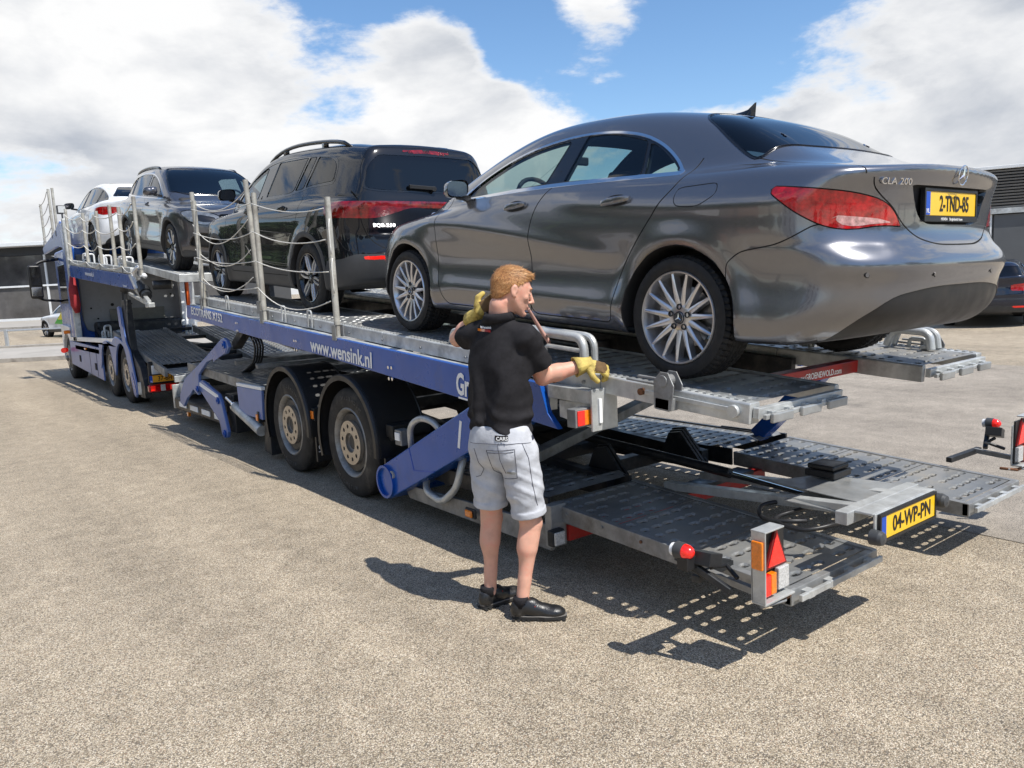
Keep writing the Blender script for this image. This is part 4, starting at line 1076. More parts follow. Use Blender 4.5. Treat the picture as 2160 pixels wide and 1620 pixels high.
# --- wheels, fenders
def truck_wheel(parent, TBf, x, y, side, r=.475, w=.30, hub=True, rz=.30, front=False, key=None, cache={}):
    """side -1: outer face at x towards -x"""
    W = empty('wheel', (x, y, r), (0, 0, 0) if side < 0 else (0, 0, PI), parent)
    k = (r, hub, front)
    if k in cache:
        for nm, me in cache[k]:
            o = bpy.data.objects.new(nm, me); COL.objects.link(o); o.parent = W; o.rotation_euler = (rnd.uniform(0, 6), 0, 0)
        return W
    out = []
    V, F = wheel_mesh_data(dict(r=r, rim=rz, w=w, seg=128, treadn=31))['tyre']; V = V+np.array([w*.5, 0, 0]); out.append(np_mesh('tyre', V, F, M_TYRED, W, True, angle=40))
    for (t0, txt) in ((.35, 'MICHELIN'), (PI+.35, 'MICHELIN')):
        pass
    q = MB(); rr = rz
    if front: q.lathe([(.0, rr+.004), (-.006, rr-.004), (.01, rr-.02), (.02, rr-.05), (-.03, rr-.09), (-.045, .17), (-.045, .07), (-.08, .065), (-.10, .0)], n=64)
    else: q.lathe([(.004, rr+.006), (-.004, rr-.004), (.006, rr-.016), (.03, rr-.028), (.09, rr-.045), (.145, rr-.075), (.145, .20), (.03, .185), (.028, .03)], n=64)
    out.append(q.build('rim', M_RIMW, W, smooth='auto'))
    # polished cover ring with ten holes
    q = MB(); n = 80; xo = .0 if not front else -.05; r0, r1 = .088, .192
    seg = 10
    for i in range(seg):
        a = 2*PI*i/seg; ca = a; hc = .143
        def P(rad, ang, xx=xo): return (xx, rad*math.cos(ang), rad*math.sin(ang))
        A0, A1 = ca-PI/seg, ca+PI/seg
        outp = [P(r1, A0), P(r1, A0+PI/seg*.5), P(r1, ca), P(r1, A1-PI/seg*.5), P(r1, A1), P(hc, A1), P(r0, A1), P(r0, ca), P(r0, A0), P(hc, A0)]
        hl = []
        hy, hz = hc*math.cos(ca), hc*math.sin(ca)
        for pnt in outp:
            dy, dz_ = pnt[1]-hy, pnt[2]-hz; L_ = math.hypot(dy, dz_); hl.append((xo, hy+dy/L_*.0185, hz+dz_/L_*.0185))
        ins = [(xo+.03, v[1], v[2]) for v in hl]
        m_ = len(outp); q.add(outp+hl+ins, [(k_, (k_+1) % m_, m_+(k_+1) % m_, m_+k_) for k_ in range(m_)]+[(m_+k_, m_+(k_+1) % m_, 2*m_+(k_+1) % m_, 2*m_+k_) for k_ in range(m_)])
    q.lathe([(xo, r1), (xo+.03, r1+.002), (xo+.05, r1+.01)], n=64); q.lathe([(xo, r0), (xo+.05, r0-.002)], n=48)
    out.append(q.build('hub_cover', M_HUB, W, smooth='auto', angle=30))
    q = MB()
    for i in range(10):
        a = 2*PI*i/10; q.cyl((xo+.035, .143*math.cos(a), .143*math.sin(a)), (xo+.012, .143*math.cos(a), .143*math.sin(a)), .015, 6, 0)
    q.lathe([(xo+.03, .088), (xo+.045, .07), (xo+.02, .055), (xo+.02, 0)], n=32, m=0); q.lathe([(.03, .03), (.03, .25)], n=32)
    out.append(q.build('wheel_nuts', M_DARKST, W, smooth='auto'))
    cache[k] = [(o.name.split('.')[0], o.data) for o in out]; a = rnd.uniform(0, 6)
    for o in out: o.rotation_euler = (a, 0, 0)
    return W
def fender(TBf, par, x0, x1, y, zc, r, a0, a1, flat=.0):
    q = MB(); n = 26; vs = []; prof = [(x0, -.05), (x0, -.008), (x0+.012, .0), (x0+.028, .002), (x0+.036, -.008), (x0+.04, -.004), (x1-.02, -.004), (x1-.012, .004), (x1, .0)]
    for i in range(n+1):
        a = a0+(a1-a0)*i/n
        for (xx, dr) in prof: vs.append((xx, y+(r+dr)*math.cos(a), zc+(r+dr)*math.sin(a)))
    k = len(prof); fs = [(i*k+j, i*k+j+1, (i+1)*k+j+1, (i+1)*k+j) for i in range(n) for j in range(k-1)]
    q.add(vs, fs); q.f += []; return TBf(q, 'fender', M_BLACKP, smooth='auto', par=par)
for y in (6.06, 7.40):
    truck_wheel(trailer, None, 2.835-4.1, y-6.73, -1); truck_wheel(trailer, None, 5.365-4.1, y-6.73, 1)
    fender(TB, trailer, 2.79, 3.26, y, .50, .57, R(-22), R(188)); fender(TB, trailer, 5.41, 4.98, y, .50, .57, R(-5), R(185))
q = MB(); q.bb(2.86, 3.20, 6.84, 6.87, .18, .62); TB(q, 'mud_flap', M_BLACKP, .003); q = MB(); q.bb(2.86, 3.20, 5.48, 5.51, .12, .42); TB(q, 'mud_flap', M_BLACKP, .003)
text_obj('flap_text', 'Groenewold', M_LETTER, _TI @ plane_M((2.875, 6.835, .30), (1, 0, 0), (0, 0, 1)), .062, trailer, .0006, sx=.9, bold=.001)
q = MB(); q.bb(2.875, 3.12, 6.834, 6.838, .272, .280); TB(q, 'letter_rule', M_LETTER)
for (x, y, z) in ((2.86, 6.82, .60), (2.84, 8.28, .42)):
    q = MB(); q.bb(x-.02, x+.10, y-.03, y+.03, z-.02, z+.10); TB(q, 'marker_bracket', M_DARKST, .004)
    q = MB(); q.bb(x-.035, x-.021, y-.028, y+.028, z, z+.075); TB(q, 'marker_lamp', M_AMBER, .006)
q = MB(); q.bb(2.87, 3.22, 5.35, 5.46, .60, .70); q.cyl((2.88, 5.40, .62), (3.2, 5.40, .62), .05, 14); TB(q, 'tool_tube', M_BLACKP, .006, smooth='auto')
q = MB(); q.cyl((2.9, 6.06, .475), (5.3, 6.06, .475), .07, 16); q.cyl((2.9, 7.40, .475), (5.3, 7.40, .475), .07, 16); TB(q, 'axle', M_DARKST, smooth='auto')
for y in (6.06, 7.40):
    for (a0, txt) in ((128, 'MICHELIN'), (-52, 'MICHELIN')):
        for i, ch in enumerate(txt):
            a = R(a0-i*7.0); u = Vector((0, math.cos(a), math.sin(a))); o_ = Vector((2.8285, y, .475))+u*.375
            text_obj('tyre_letter', ch, mat('tyre_lettering', (.075, .073, .07), .6), _TI @ plane_M(o_, (0, -math.sin(a), math.cos(a)) if False else (0, math.sin(a), -math.cos(a)), u), .050, trailer, .0015, align='CENTER', bold=.0006)
# --- chassis
for x in (3.62, 4.62):
    q = MB(); q.prism([(3.7, .30), (5.2, .28), (8.6, .52), (12.0, .62), (12.0, .80), (8.3, .80), (5.3, .52), (3.7, .44)], 0, x-.04, x+.04); TB(q, 'chassis_beam', M_DARKST, .004)
for y, z in ((4.1, .36), (4.75, .36), (5.5, .42), (6.75, .62), (8.3, .70), (9.4, .72), (10.6, .73), (11.6, .73)):
    q = MB(); q.box((4.12, y, z), (2.3 if y < 5 else 1.1, .09, .10)); TB(q, 'cross_member', M_DARKST, .004)
q = MB(); q.bar((2.98, 3.9, .60), (5.3, 4.55, .78), .10, .07); TB(q, 'diagonal_brace', M_ZINCD, .004)
q = MB(); q.bar((2.98, 4.6, .62), (5.3, 5.2, .80), .08, .06); TB(q, 'diagonal_brace', M_ZINCD, .004)
# hydraulic ram and its rod down the middle
q = MB(); q.cyl((4.02, 4.5, .56), (3.99, 3.0, .50), .032, 16, 0); q.cyl((3.99, 3.0, .50), (3.70, 2.0, .53), .014, 10, 1); q.cyl((3.96, 3.1, .50), (3.79, 2.3, .525), .010, 8, 0); q.cyl((3.77, 2.25, .52), (3.71, 2.05, .53), .030, 14, 2); TB(q, 'hydraulic_ram', [M_DARKST, M_CHROME, M_WHITEP], smooth='auto')
for (x, y) in ((3.72, 3.9), (3.80, 3.95), (4.45, 3.85), (4.53, 3.9), (4.61, 3.95)):
    q = MB(); q.prism([(y-.28, .36), (y+.15, .36), (y+.05, .58), (y-.06, .60)], 0, x-.012, x+.012); TB(q, 'gusset', M_DARKST, .002)
# --- lower rear tracks, left and right
zl = lambda x, y: .345+.045*(y-1.9)
for (xa, xb, y0) in ((2.99, 3.66, 1.9), (4.80, 5.46, 1.9)):
    plates(xa, xb, y0+.04, 3.55, zl, 3, M_DECK, pitch=(.092, .100))
    for x in (xa-.04, xb):
        q = MB(); q.prism([(y0, zl(0, y0)-.075), (3.55, zl(0, 3.55)-.095), (3.55, zl(0, 3.55)+.006), (y0, zl(0, y0)+.006)], 0, x, x+.04); TB(q, 'side_member', M_ZINCD, .004)
    for yy in (2.4, 3.0, 3.5): q = MB(); q.box(((xa+xb)/2, yy, zl(0, yy)-.06), (xb-xa, .05, .06)); TB(q, 'cross_member', M_DARKST, .003)
    # end edge: box, bumper strips, link
    q = MB(); q.bb(xa-.04, xb+.04, y0-.004, y0+.035, zl(0, y0)-.07, zl(0, y0)+.004); TB(q, 'end_member', M_ZINCD, .003)
    q = MB(); q.bar((xa-.02, y0-.035, zl(0, y0)-.03), (xb+.02, y0-.035, zl(0, y0)-.03), .018, .03)
    for i in range(4): q.box((xa+.06+i*.18, y0-.02, zl(0, y0)-.03), (.05, .05, .035))
    TB(q, 'end_flap', M_ZINC, .003)
    # hinge plate with four oval holes and the track in front of it
    zh = zl(0, 3.6)
    TB(perf(xa-.05, xb+.02, 3.60, 3.76, lambda x, y: zh+.03+(.05-abs(y-3.68))*.3, pitch=(.165, .16), slot=(.10, .045), style=1), 'hinge_plate', M_ZINCD)
    q = MB(); q.prism([(3.56, zh-.10), (3.80, zh-.10), (3.80, zh+.02), (3.56, zh+.03)], 0, xa-.05, xa-.03); TB(q, 'hinge_bracket', M_DARKST, .003); q = MB(); q.prism([(3.56, zh-.16), (4.2, zh-.16), (4.2, zh+.02), (3.56, zh+.03)], 0, xb+.0, xb+.02); TB(q, 'hinge_bracket', M_DARKST, .003)
    plates(xa+.02, xb-.02, 3.82, 5.55 if xa < 4 else 5.9, flat(zh+.0), 2, M_DECK, pitch=(.10, .11), style=1)
    for x in (xa-.02, xb-.02): q = MB(); q.bb(x, x+.035, 3.82, 5.9, zh-.10, zh+.012); TB(q, 'side_member', M_DARKST, .004)
q = MB(); q.bar((2.97, 3.55, .40), (2.97, 2.6, .345), .012, .05); TB(q, 'side_guard', mat('worn_timber', (.20, .155, .11), .7, var=.3, vscale=8, bump=.3, bscale=60), .003)
q = MB(); q.bb(3.66, 4.80, 3.30, 3.40, .24, .33); TB(q, 'under_run_bar', M_RED, .004); q = MB(); q.bb(2.98, 3.66, 3.42, 3.50, .20, .30); TB(q, 'under_run_bar', M_RED, .004)
q = MB(); q.box((4.2, 3.36, .335), (.9, .14, .03)); TB(q, 'cable_tray', M_DARKST, .003)
# number plate carrier
q = MB(); q.bb(3.30, 3.88, 1.702, 1.712, .525, .66); q.bb(3.30, 3.88, 1.712, 1.80, .648, .66); q.bb(3.24, 3.92, 1.80, 1.86, .60, .66); TB(q, 'plate_carrier', M_ZINC, .003)
for (xq, mq) in ((3.52, 3.74), (3.84, 4.1)):
    q = MB(); q.bar((xq, 1.86, .60), (mq, 3.3, .42), .07, .05); TB(q, 'carrier_arm', M_ZINC, .004)
q = MB(); q.bb(3.50, 3.92, 2.0, 2.3, .56, .57); q.prism([(3.60, 1.95), (4.05, 1.95), (3.98, 2.35), (3.66, 2.5)], 2, .60, .606); TB(q, 'carrier_plate', M_DECKL, .003)
number_plate(trailer, '04-WP-PN', _TI @ plane_M((3.33, 1.690, .533), (1, 0, 0), (0, 0, 1)), fs=.085, csx=.80)
q = MB(); q.bb(3.86, 4.04, 2.22, 2.40, .615, .655); q.bb(3.87, 4.03, 2.23, 2.39, .657, .685); TB(q, 'control_box', M_BLACKP, .008)
for (x, z_) in ((3.285, .56), (3.90, .60)):
    q = MB(); q.cyl((x, 1.71, z_), (x, 1.67, z_), .036, 20, r2=.034); q.lathe([(0, .034), (-.015, .028), (-.022, 0)], (x, 1.67, z_), 'y', 20); TB(q, 'plate_lamp', M_GREYP, smooth='auto')
for (a, b, c, d) in (((3.60, 2.20, .53), (3.35, 2.3, .50), (3.28, 2.05, .50), (3.50, 1.95, .53)), ((3.66, 2.3, .53), (3.5, 2.45, .52), (3.3, 2.3, .50), (3.4, 2.1, .52))):
    q = MB(); q.tube(rounded([a, b, c, d], .12, 6), .012, 8); TB(q, 'hose', M_BLACKP, smooth=True)
# rear light unit on the left and its twin on the right
def light_unit(x, y, z, mir=1):
    h = empty('light_unit', (x-4.1, y-6.73, z), (0, 0, 0), trailer)
    m = mir; q = MB(); q.bb(-.02*m, -.012*m, -.05, .02, -.06, .255); q.bb(-.02*m, .20*m, .012, .022, -.06, .20); q.bb(-.02*m, .12*m, -.05, .022, .25, .258); q.bb(-.02*m, .20*m, -.05, .02, -.07, -.06); q.build('housing', M_ZINC, h, bevel=.002)
    q = MB(); q.bb(.0, .19*m, .0, .011, -.055, .23); q.build('back_plate', M_BLACKP, h)
    q = MB(); q.bb(-.035*m, -.0205*m, -.045, .01, .09, .215); q.build('amber_lens', M_AMBER, h, bevel=.005)
    t = MB(); tri = [(.035*m, .065), (.195*m, .065), (.115*m, .245)]
    t.prism(tri, 1, -.014, -.001); t.build('triangle_border', mat('dark_red_plastic', (.16, .01, .01), .4), h, bevel=.002)
    t = MB(); t.prism([(.052*m, .075), (.178*m, .075), (.115*m, .218)], 1, -.018, -.0145); t.build('red_triangle', M_REDLENS2, h, bevel=.002)
    t = MB(); t.bb(.015*m, .055*m, -.03, -.001, -.045, .05); t.build('red_lens', M_REDLENS2, h, bevel=.004); t = MB(); t.bb(.056*m, .095*m, -.03, -.001, -.045, .05); t.build('amber_lens', M_AMBER, h, bevel=.004)
    t = MB(); t.bb(.115*m, .195*m, -.026, -.001, -.04, .06); t.build('clear_lens', M_CLEAR, h, bevel=.005)
    q = MB(); q.bar((.05*m, .02, -.05), (.05*m, .30, -.03), .03, .03); q.tube([(-.02*m, -.03, -.075), (.14*m, -.04, -.09), (.24*m, .02, -.085)], .007, 6); q.build('arm', M_ZINCD, h)
    q = MB(); q.tube([(.12*m, -.03, -.085), (.20*m, -.02, -.09), (.26*m, .06, -.08)], .010, 6); q.build('chain', M_RUST, h, smooth=True)
    q = MB(); q.cyl((-.16*m, .33, .13), (-.16*m, .305, .132), .030, 18, 1); q.cyl((-.16*m, .305, .132), (-.16*m, .262, .135), .040, 18, 2, r2=.036); q.lathe([(0, .034), (-.018, .032), (-.035, .024), (-.046, .010), (-.048, 0)], (-.16*m, .262, .135), 'y', 20, 0); q.build('red_lamp', [M_REDLENS2, M_WHITEP, M_GREYP], h, smooth='auto')
    q = MB(); q.bar((-.05*m if m > 0 else .02, .30, -.035), (.26 if m > 0 else -.36, .34, -.05), .04, .035)
    if m > 0: q.bar((-.15*m, .28, .10), (.24*m, .34, -.04), .035, .03); q.bar((-.06*m, .10, -.03), (-.12*m, .27, .07), .03, .03)
    q.bar((-.17*m, .30, .10), (-.02*m, .26, -.02), .03, .03); q.build('lamp_bracket', M_DARKST, h, bevel=.004)
    q = MB(); q.box((-.07*m, .22, .09), (.12, .10, .06), (0, .3, .2)); q.box((-.15*m, .26, .085), (.07, .06, .06)); q.tube([(-.03*m, .2, .06), (.0, .25, .02), (.05*m, .2, .03), (.02*m, .12, .0)], .012, 6); q.build('rubber_arm', M_BLACKP, h, bevel=.01)
    return h
light_unit(2.735, 1.92, .42); light_unit(5.84, 1.98, .47, -1)
# clear marker lamps and orange side lamp behind the man
q = MB(); q.bb(2.86, 2.98, 3.44, 3.50, .18, .44); TB(q, 'lamp_bracket', M_ZINCD, .004)
q = MB(); q.bb(2.83, 2.93, 3.40, 3.45, .20, .30); TB(q, 'work_lamp', M_DARKST, .01); q = MB(); q.bb(2.84, 2.92, 3.385, 3.399, .21, .29); TB(q, 'clear_lens', M_CLEAR, .006)
q = MB(); q.bb(2.84, 2.86, 4.22, 4.34, .19, .26); TB(q, 'marker_bracket', M_DARKST, .01); q = MB(); q.bb(2.822, 2.839, 4.24, 4.32, .20, .25); TB(q, 'marker_lamp', M_AMBER, .01)
q = MB(); q.prism([(3.5, .14), (5.2, .14), (5.3, .24), (3.5, .30)], 0, 2.90, 2.93); TB(q, 'side_guard', M_ZINCD, .004)
# --- blue lifting arm with open tube end
A = Vector((2.92, 5.42, .245)); B_ = Vector((2.92, 3.72, 1.035)); d = (B_-A).normalized(); up = Vector((1, 0, 0)).cross(d); up = up if up.z > 0 else -up
q = MB()
def armP(s, h, x): return A+d*s+up*h+Vector((x, 0, 0))
L_ = (B_-A).length
pts = [(.0, -.135), (L_, -.125), (L_, .10), (L_-.12, .105), (L_-.16, .135), (.03, .135)]
ell = [(-.07*math.cos(a)+.0, .135*math.sin(a)) for a in np.linspace(-PI/2, PI/2, 11)]
prof = ell+[(L_-.16, .14), (L_-.12, .105), (L_, .10), (L_, -.125)]
n = len(prof); vs = [armP(s, h, -.11) for s, h in prof]+[armP(s, h, .11) for s, h in prof]
q.add(vs, [tuple(range(n)), tuple(range(n, 2*n))[::-1]]+[(i, n+i, n+(i+1) % n, (i+1) % n) for i in range(n)]); TB(q, 'lifting_arm', M_BLUE, .012)
q = MB(); c0 = armP(.035, 0, 0); q.pipe(c0+Vector((-.135, 0, 0)), c0+Vector((.5, 0, 0)), .132, .112, 32, 0); q.cyl(c0+Vector((.3, 0, 0)), c0+Vector((.31, 0, 0)), .118, 28, 1); TB(q, 'tube_end', [M_BLUE, M_GAP], smooth='auto')
q = MB(); q.pipe(armP(.16, .02, -.125), armP(.16, .02, -.10), .032, .018, 18, 0); q.cyl(armP(.16, .02, -.112), armP(.16, .02, -.10), .018, 14, 1); TB(q, 'pivot_ring', [M_ZINC, M_GAP], smooth='auto')
q = MB(); q.bar(armP(1.42, .02, -.111), armP(1.42, -.0, -.111), .001, .001); a1, a2 = armP(1.30, .085, -.1115), armP(1.18, -.07, -.1115); q.bar(a1, a2, .026, .002, up=(1, 0, 0)); TB(q, 'warning_label', M_LETTER)
q = MB(); a1, a2 = armP(.52, .13, -.1115), armP(.50, -.04, -.1115); q.bar(a1, a2, .010, .002, up=(1, 0, 0)); a3 = armP(.30, -.13, -.1115); q.bar(a2, armP(.78, -.13, -.1115), .006, .002, up=(1, 0, 0)); TB(q, 'weld_seam', M_EUBLUE)
# bent galvanised grab tubes
q = MB(); q.tube(rounded([(2.90, 5.12, .50), (2.86, 5.06, .74), (2.87, 4.90, .82), (2.90, 4.74, .79), (2.96, 4.68, .60)], .09, 6), .024, 14); TB(q, 'grab_tube', M_ZINC, smooth=True)
q = MB(); q.tube(rounded([(2.94, 4.98, .36), (2.87, 4.90, .26), (2.86, 4.66, .22), (2.87, 4.47, .36), (2.92, 4.42, .62)], .08, 6), .026, 14); TB(q, 'grab_tube', M_ZINC, smooth=True)
q = MB(); q.tube(rounded([(3.1, 4.75, .55), (3.1, 4.7, .78), (3.1, 4.45, .80), (3.1, 4.38, .56)], .08, 6), .014, 10); TB(q, 'grab_tube', M_DARKST, smooth=True)
q = MB(); q.bb(2.86, 2.95, 5.20, 5.30, .56, .68); TB(q, 'bracket', M_ZINCD, .004)
q = MB(); q.bb(2.851, 2.859, 5.215, 5.285, .60, .66); TB(q, 'sticker', M_LETTER)
# --- front lifting linkage
yz_board('linkage_arm', [(8.98, 1.20), (9.03, 1.27), (9.12, 1.30), (9.25, 1.28), (9.95, 1.03), (10.98, .70), (11.30, .46), (11.33, .34), (11.18, .30), (10.95, .44), (10.78, .50), (10.62, .58), (10.42, .52), (10.36, .60), (10.30, .80), (9.9, .98), (9.1, 1.12)], 2.80, 2.84, M_BLUEL, .008)
yz_board('linkage_arm', [(10.44, .72), (10.20, .72), (9.60, .60), (9.52, .52), (9.36, .16), (9.40, .09), (9.50, .07), (9.60, .10), (9.66, .26), (10.30, .56), (10.46, .62)], 2.815, 2.855, M_BLUEL, .008)
q = MB(); q.bar((2.812, 10.42, .685), (2.812, 9.60, .565), .004, .05); TB(q, 'reflective_strip', M_LETTER)
for (y, z, x) in ((9.13, 1.22, 2.80), (10.40, .60, 2.80), (9.62, .52, 2.815), (9.47, .13, 2.815)):
    q = MB(); q.cyl((x, y, z), (x-.02, y, z), .045, 20); q.cyl((x-.02, y, z), (x-.03, y, z), .02, 12); TB(q, 'pivot_pin', M_BLUE, .004, smooth='auto')
yz_board('blue_stripe', [(9.05, 1.19), (9.08, 1.26), (9.25, 1.262), (9.62, 1.13), (9.60, 1.0), (9.1, 1.13)], 2.795, 2.7995, M_BLUE, 0)
q = MB(); q.cyl((2.86, 9.42, .565), (2.86, 9.12, .49), .022, 14, 0); q.cyl((2.86, 9.12, .49), (2.86, 8.30, .30), .062, 20, 1); q.cyl((2.86, 9.12, .49), (2.86, 9.10, .485), .066, 20, 0); TB(q, 'hydraulic_ram', [M_CHROME, M_ZINC], smooth='auto')
q = MB(); q.bb(2.90, 3.5, 9.30, 9.60, .14, .60); q.bb(2.95, 3.4, 8.2, 9.3, .30, .50); TB(q, 'chassis_bracket', M_DARKST, .006)
q = MB(); q.prism([(8.90, .44), (8.16, .44), (8.12, .76), (8.92, .75)], 0, 2.83, 2.86); TB(q, 'side_panel', M_BLUEL, .006); q = MB(); q.prism([(8.92, .755), (8.11, .765), (8.11, .80), (8.92, .79)], 0, 2.825, 2.87); TB(q, 'reflective_strip', M_LETTER, .002)
q = MB(); q.prism([(8.26, .08), (8.06, .06), (8.06, .40), (8.20, .42)], 0, 2.86, 3.0); TB(q, 'support_foot', M_DARKST, .006)
q = MB(); q.bb(2.90, 5.3, 9.80, 12.05, .18, .34); TB(q, 'bumper', M_BLACKP, .02)
for i in range(4):
    q = MB(); q.bb(2.885, 2.899, 11.75-i*.55-.36, 11.75-i*.55, .235, .305); TB(q, 'reflector', M_LETTER, .003)
q = MB(); q.bb(2.90, 3.1, 12.06, 12.12, .17, .52); q.bb(3.0, 3.3, 11.6, 12.1, .40, .54); TB(q, 'bracket', M_ZINC, .004)
q = MB(); q.bb(2.93, 2.97, 11.5, 11.56, .10, .17); TB(q, 'marker_lamp', M_AMBER, .006)
# --- lower front deck: dark punched plates, pale plates across
zf2 = lambda x, y: .80+.035*(y-8.2)
plates(2.90, 3.60, 8.2, 11.0, zf2, 3, M_DECK, pitch=(.10, .13), style=1); plates(4.62, 5.3, 8.2, 11.0, zf2, 3, M_DECK, pitch=(.10, .13), style=1)
for x in (2.86, 3.60, 4.58, 5.30): q = MB(); q.prism([(8.2, .70), (11.0, .80), (11.0, .91), (8.2, .81)], 0, x, x+.035); TB(q, 'side_member', M_ZINCD, .004)
zf3 = lambda x, y: 1.02
plates(3.30, 3.62, 5.6, 8.1, flat(.98), 2, M_DECK, pitch=(.10, .13), style=1); plates(4.62, 4.95, 5.6, 8.1, flat(.98), 2, M_DECK, pitch=(.10, .13), style=1)
plates(3.66, 4.56, 8.9, 10.6, lambda x, y: .96, 2, M_DECKL, pitch=(.11, .11), style=1); plates(3.66, 4.56, 7.3, 8.85, lambda x, y: .98, 2, M_DECKL, pitch=(.11, .11), style=1)
for i, y in enumerate((7.2, 8.15, 8.87)): q = MB(); q.bar((2.95, y+.4, .985), (4.7, y-.0, 1.0), .16, .05); TB(q, 'ramp_bar', M_ZINCD, .006)
q = MB(); q.box((3.9, 5.2, .80), (.5, 1.3, .05), (.25, 0, 0)); TB(q, 'deck_flap', M_DARKST, .005); q = MB(); q.box((3.75, 6.7, .99), (.35, 1.1, .05), (.03, 0, .1)); TB(q, 'deck_flap', M_DARKST, .005)
# hoses, ram and strut under the front of the upper deck
q = MB(); q.bar((2.95, 8.75, 1.40), (2.95, 9.15, 1.20), .10, .10); q.bar((5.25, 8.75, 1.40), (5.25, 9.15, 1.20), .10, .10); q.bar((3.0, 9.0, 1.36), (5.2, 9.0, 1.36), .10, .10); TB(q, 'lift_yoke', M_DARKST, .006)
for k in range(4):
    q = MB(); q.tube(rounded([(2.98+k*.03, 8.8, 1.36), (2.98+k*.03, 8.6, 1.22), (3.05+k*.03, 8.9, 1.0), (3.1+k*.03, 9.5, .84), (3.1+k*.03, 9.9, .80)], .15, 5), .012, 7); TB(q, 'hose', M_BLACKP, smooth=True)
q = MB(); q.bar((5.3, 3.7, .45), (5.3, 3.1, 1.05), .12, .12); TB(q, 'lifting_arm', M_BLUE, .01)
# ================================================================== the truck that pulls it
truck = empty('truck', (4.1, 18.0, 0), label='blue car transporter truck with railed upper deck above its cab', cat='truck')
_KI = Matrix.Translation((-4.1, -18.0, 0))
def KB(q, name, mats, bevel=0, smooth=False, par=None, deck=False, **k):
    q.xf(_KI); return q.build(name, mats, par or truck, smooth, bevel, **k)
def kz(y): return 2.60+(y-19)*.075 if y < 19 else 2.60+(y-19)*.12       # upper side rail height
# wheels
for y in (14.83, 16.17): truck_wheel(truck, None, 2.835-4.1, y-18, -1, r=.50, w=.31, rz=.30); truck_wheel(truck, None, 5.365-4.1, y-18, 1, r=.50, w=.31, rz=.30)
truck_wheel(truck, None, 2.86-4.1, 21.18-18, -1, r=.50, w=.31, rz=.30, front=True); truck_wheel(truck, None, 5.34-4.1, 21.18-18, 1, r=.50, w=.31, rz=.30, front=True)
# skirts with wheel cut-outs
def arch_cut(y, r, z0, n=12, zc=.5):
    return [(y+r*math.cos(a), zc+r*math.sin(a)) for a in np.linspace(math.asin((z0-zc)/r) if z0 < zc else .1, PI-(math.asin((z0-zc)/r) if z0 < zc else .1), n)]
q = MB(); q.prism([(20.55, .40), (16.80, .26), (16.78, .86), (17.0, .90), (20.55, .94)], 0, 2.80, 2.83); KB(q, 'side_skirt', M_BLUEL, .006)
for (y, z) in ((19.3, .58), (17.5, .50)):
    q = MB(); q.bb(2.792, 2.799, y-.09, y+.09, z-.07, z+.07); KB(q, 'handle_recess', M_GAP, .01)
for y in (18.1, 17.35): q = MB(); q.bb(2.797, 2.8, y-.008, y+.008, .3, .88); KB(q, 'panel_joint', M_GAP)
q = MB(); q.bb(2.80, 2.84, 17.0, 19.8, .775, .86)
KB(q, 'vent_slot', M_GAP)
for (x0, x1) in ((2.78, 2.81), (5.39, 5.42)):
    o1 = [(16.85, .90), (16.85, .50)]+[(16.17+.56*math.cos(a), .50+.56*math.sin(a)) for a in np.linspace(.25, PI-.30, 12)]+[(15.5, .45)]+[(14.83+.56*math.cos(a), .50+.56*math.sin(a)) for a in np.linspace(.30, PI-.7, 10)]+[(14.30, 1.02), (14.9, 1.14), (15.3, 1.16), (15.6, 1.04), (16.85, .98)]
    q = MB(); q.prism(o1, 0, x0, x1); KB(q, 'wheel_surround', M_BLUEL, .004)
for x0, x1 in ((2.80, 2.87), (5.33, 5.40)):
    q = MB(); q.prism([(20.5, .94), (15.5, 1.03), (15.5, 1.12), (20.5, 1.03)], 0, x0, x1); KB(q, 'side_rail', M_WHITEP, .004)
q = MB(); q.bb(2.79, 2.80, 15.38, 15.44, .86, .94); KB(q, 'marker_lamp', M_AMBER, .004); q = MB(); q.bb(2.77, 2.80, 18.35, 18.50, .81, .85); KB(q, 'marker_lamp', M_AMBER, .004)
# chassis and underside
for x in (3.65, 4.45): q = MB(); q.bb(x, x+.10, 13.6, 21.8, .50, .78); KB(q, 'chassis_beam', M_DARKST, .01)
q = MB(); q.bb(2.95, 5.25, 16.9, 20.3, .35, .74); KB(q, 'fuel_tank', M_DARKST, .04)
q = MB(); q.bb(3.2, 5.0, 19.3, 20.4, .8, 1.35); KB(q, 'engine', M_DARKST, .06)
for k in range(9):
    q = MB(); x = 3.2+k*.2; q.tube(rounded([(x, 19.3, 1.2-.03*k), (x+.1, 19.1, 1.0), (x+.05, 18.9, .95), (x+.1, 18.7, .98)], .1, 4), .03 if k % 3 else .05, 8); KB(q, 'hose', M_BLACKP if k % 2 else M_DARKST, smooth=True)
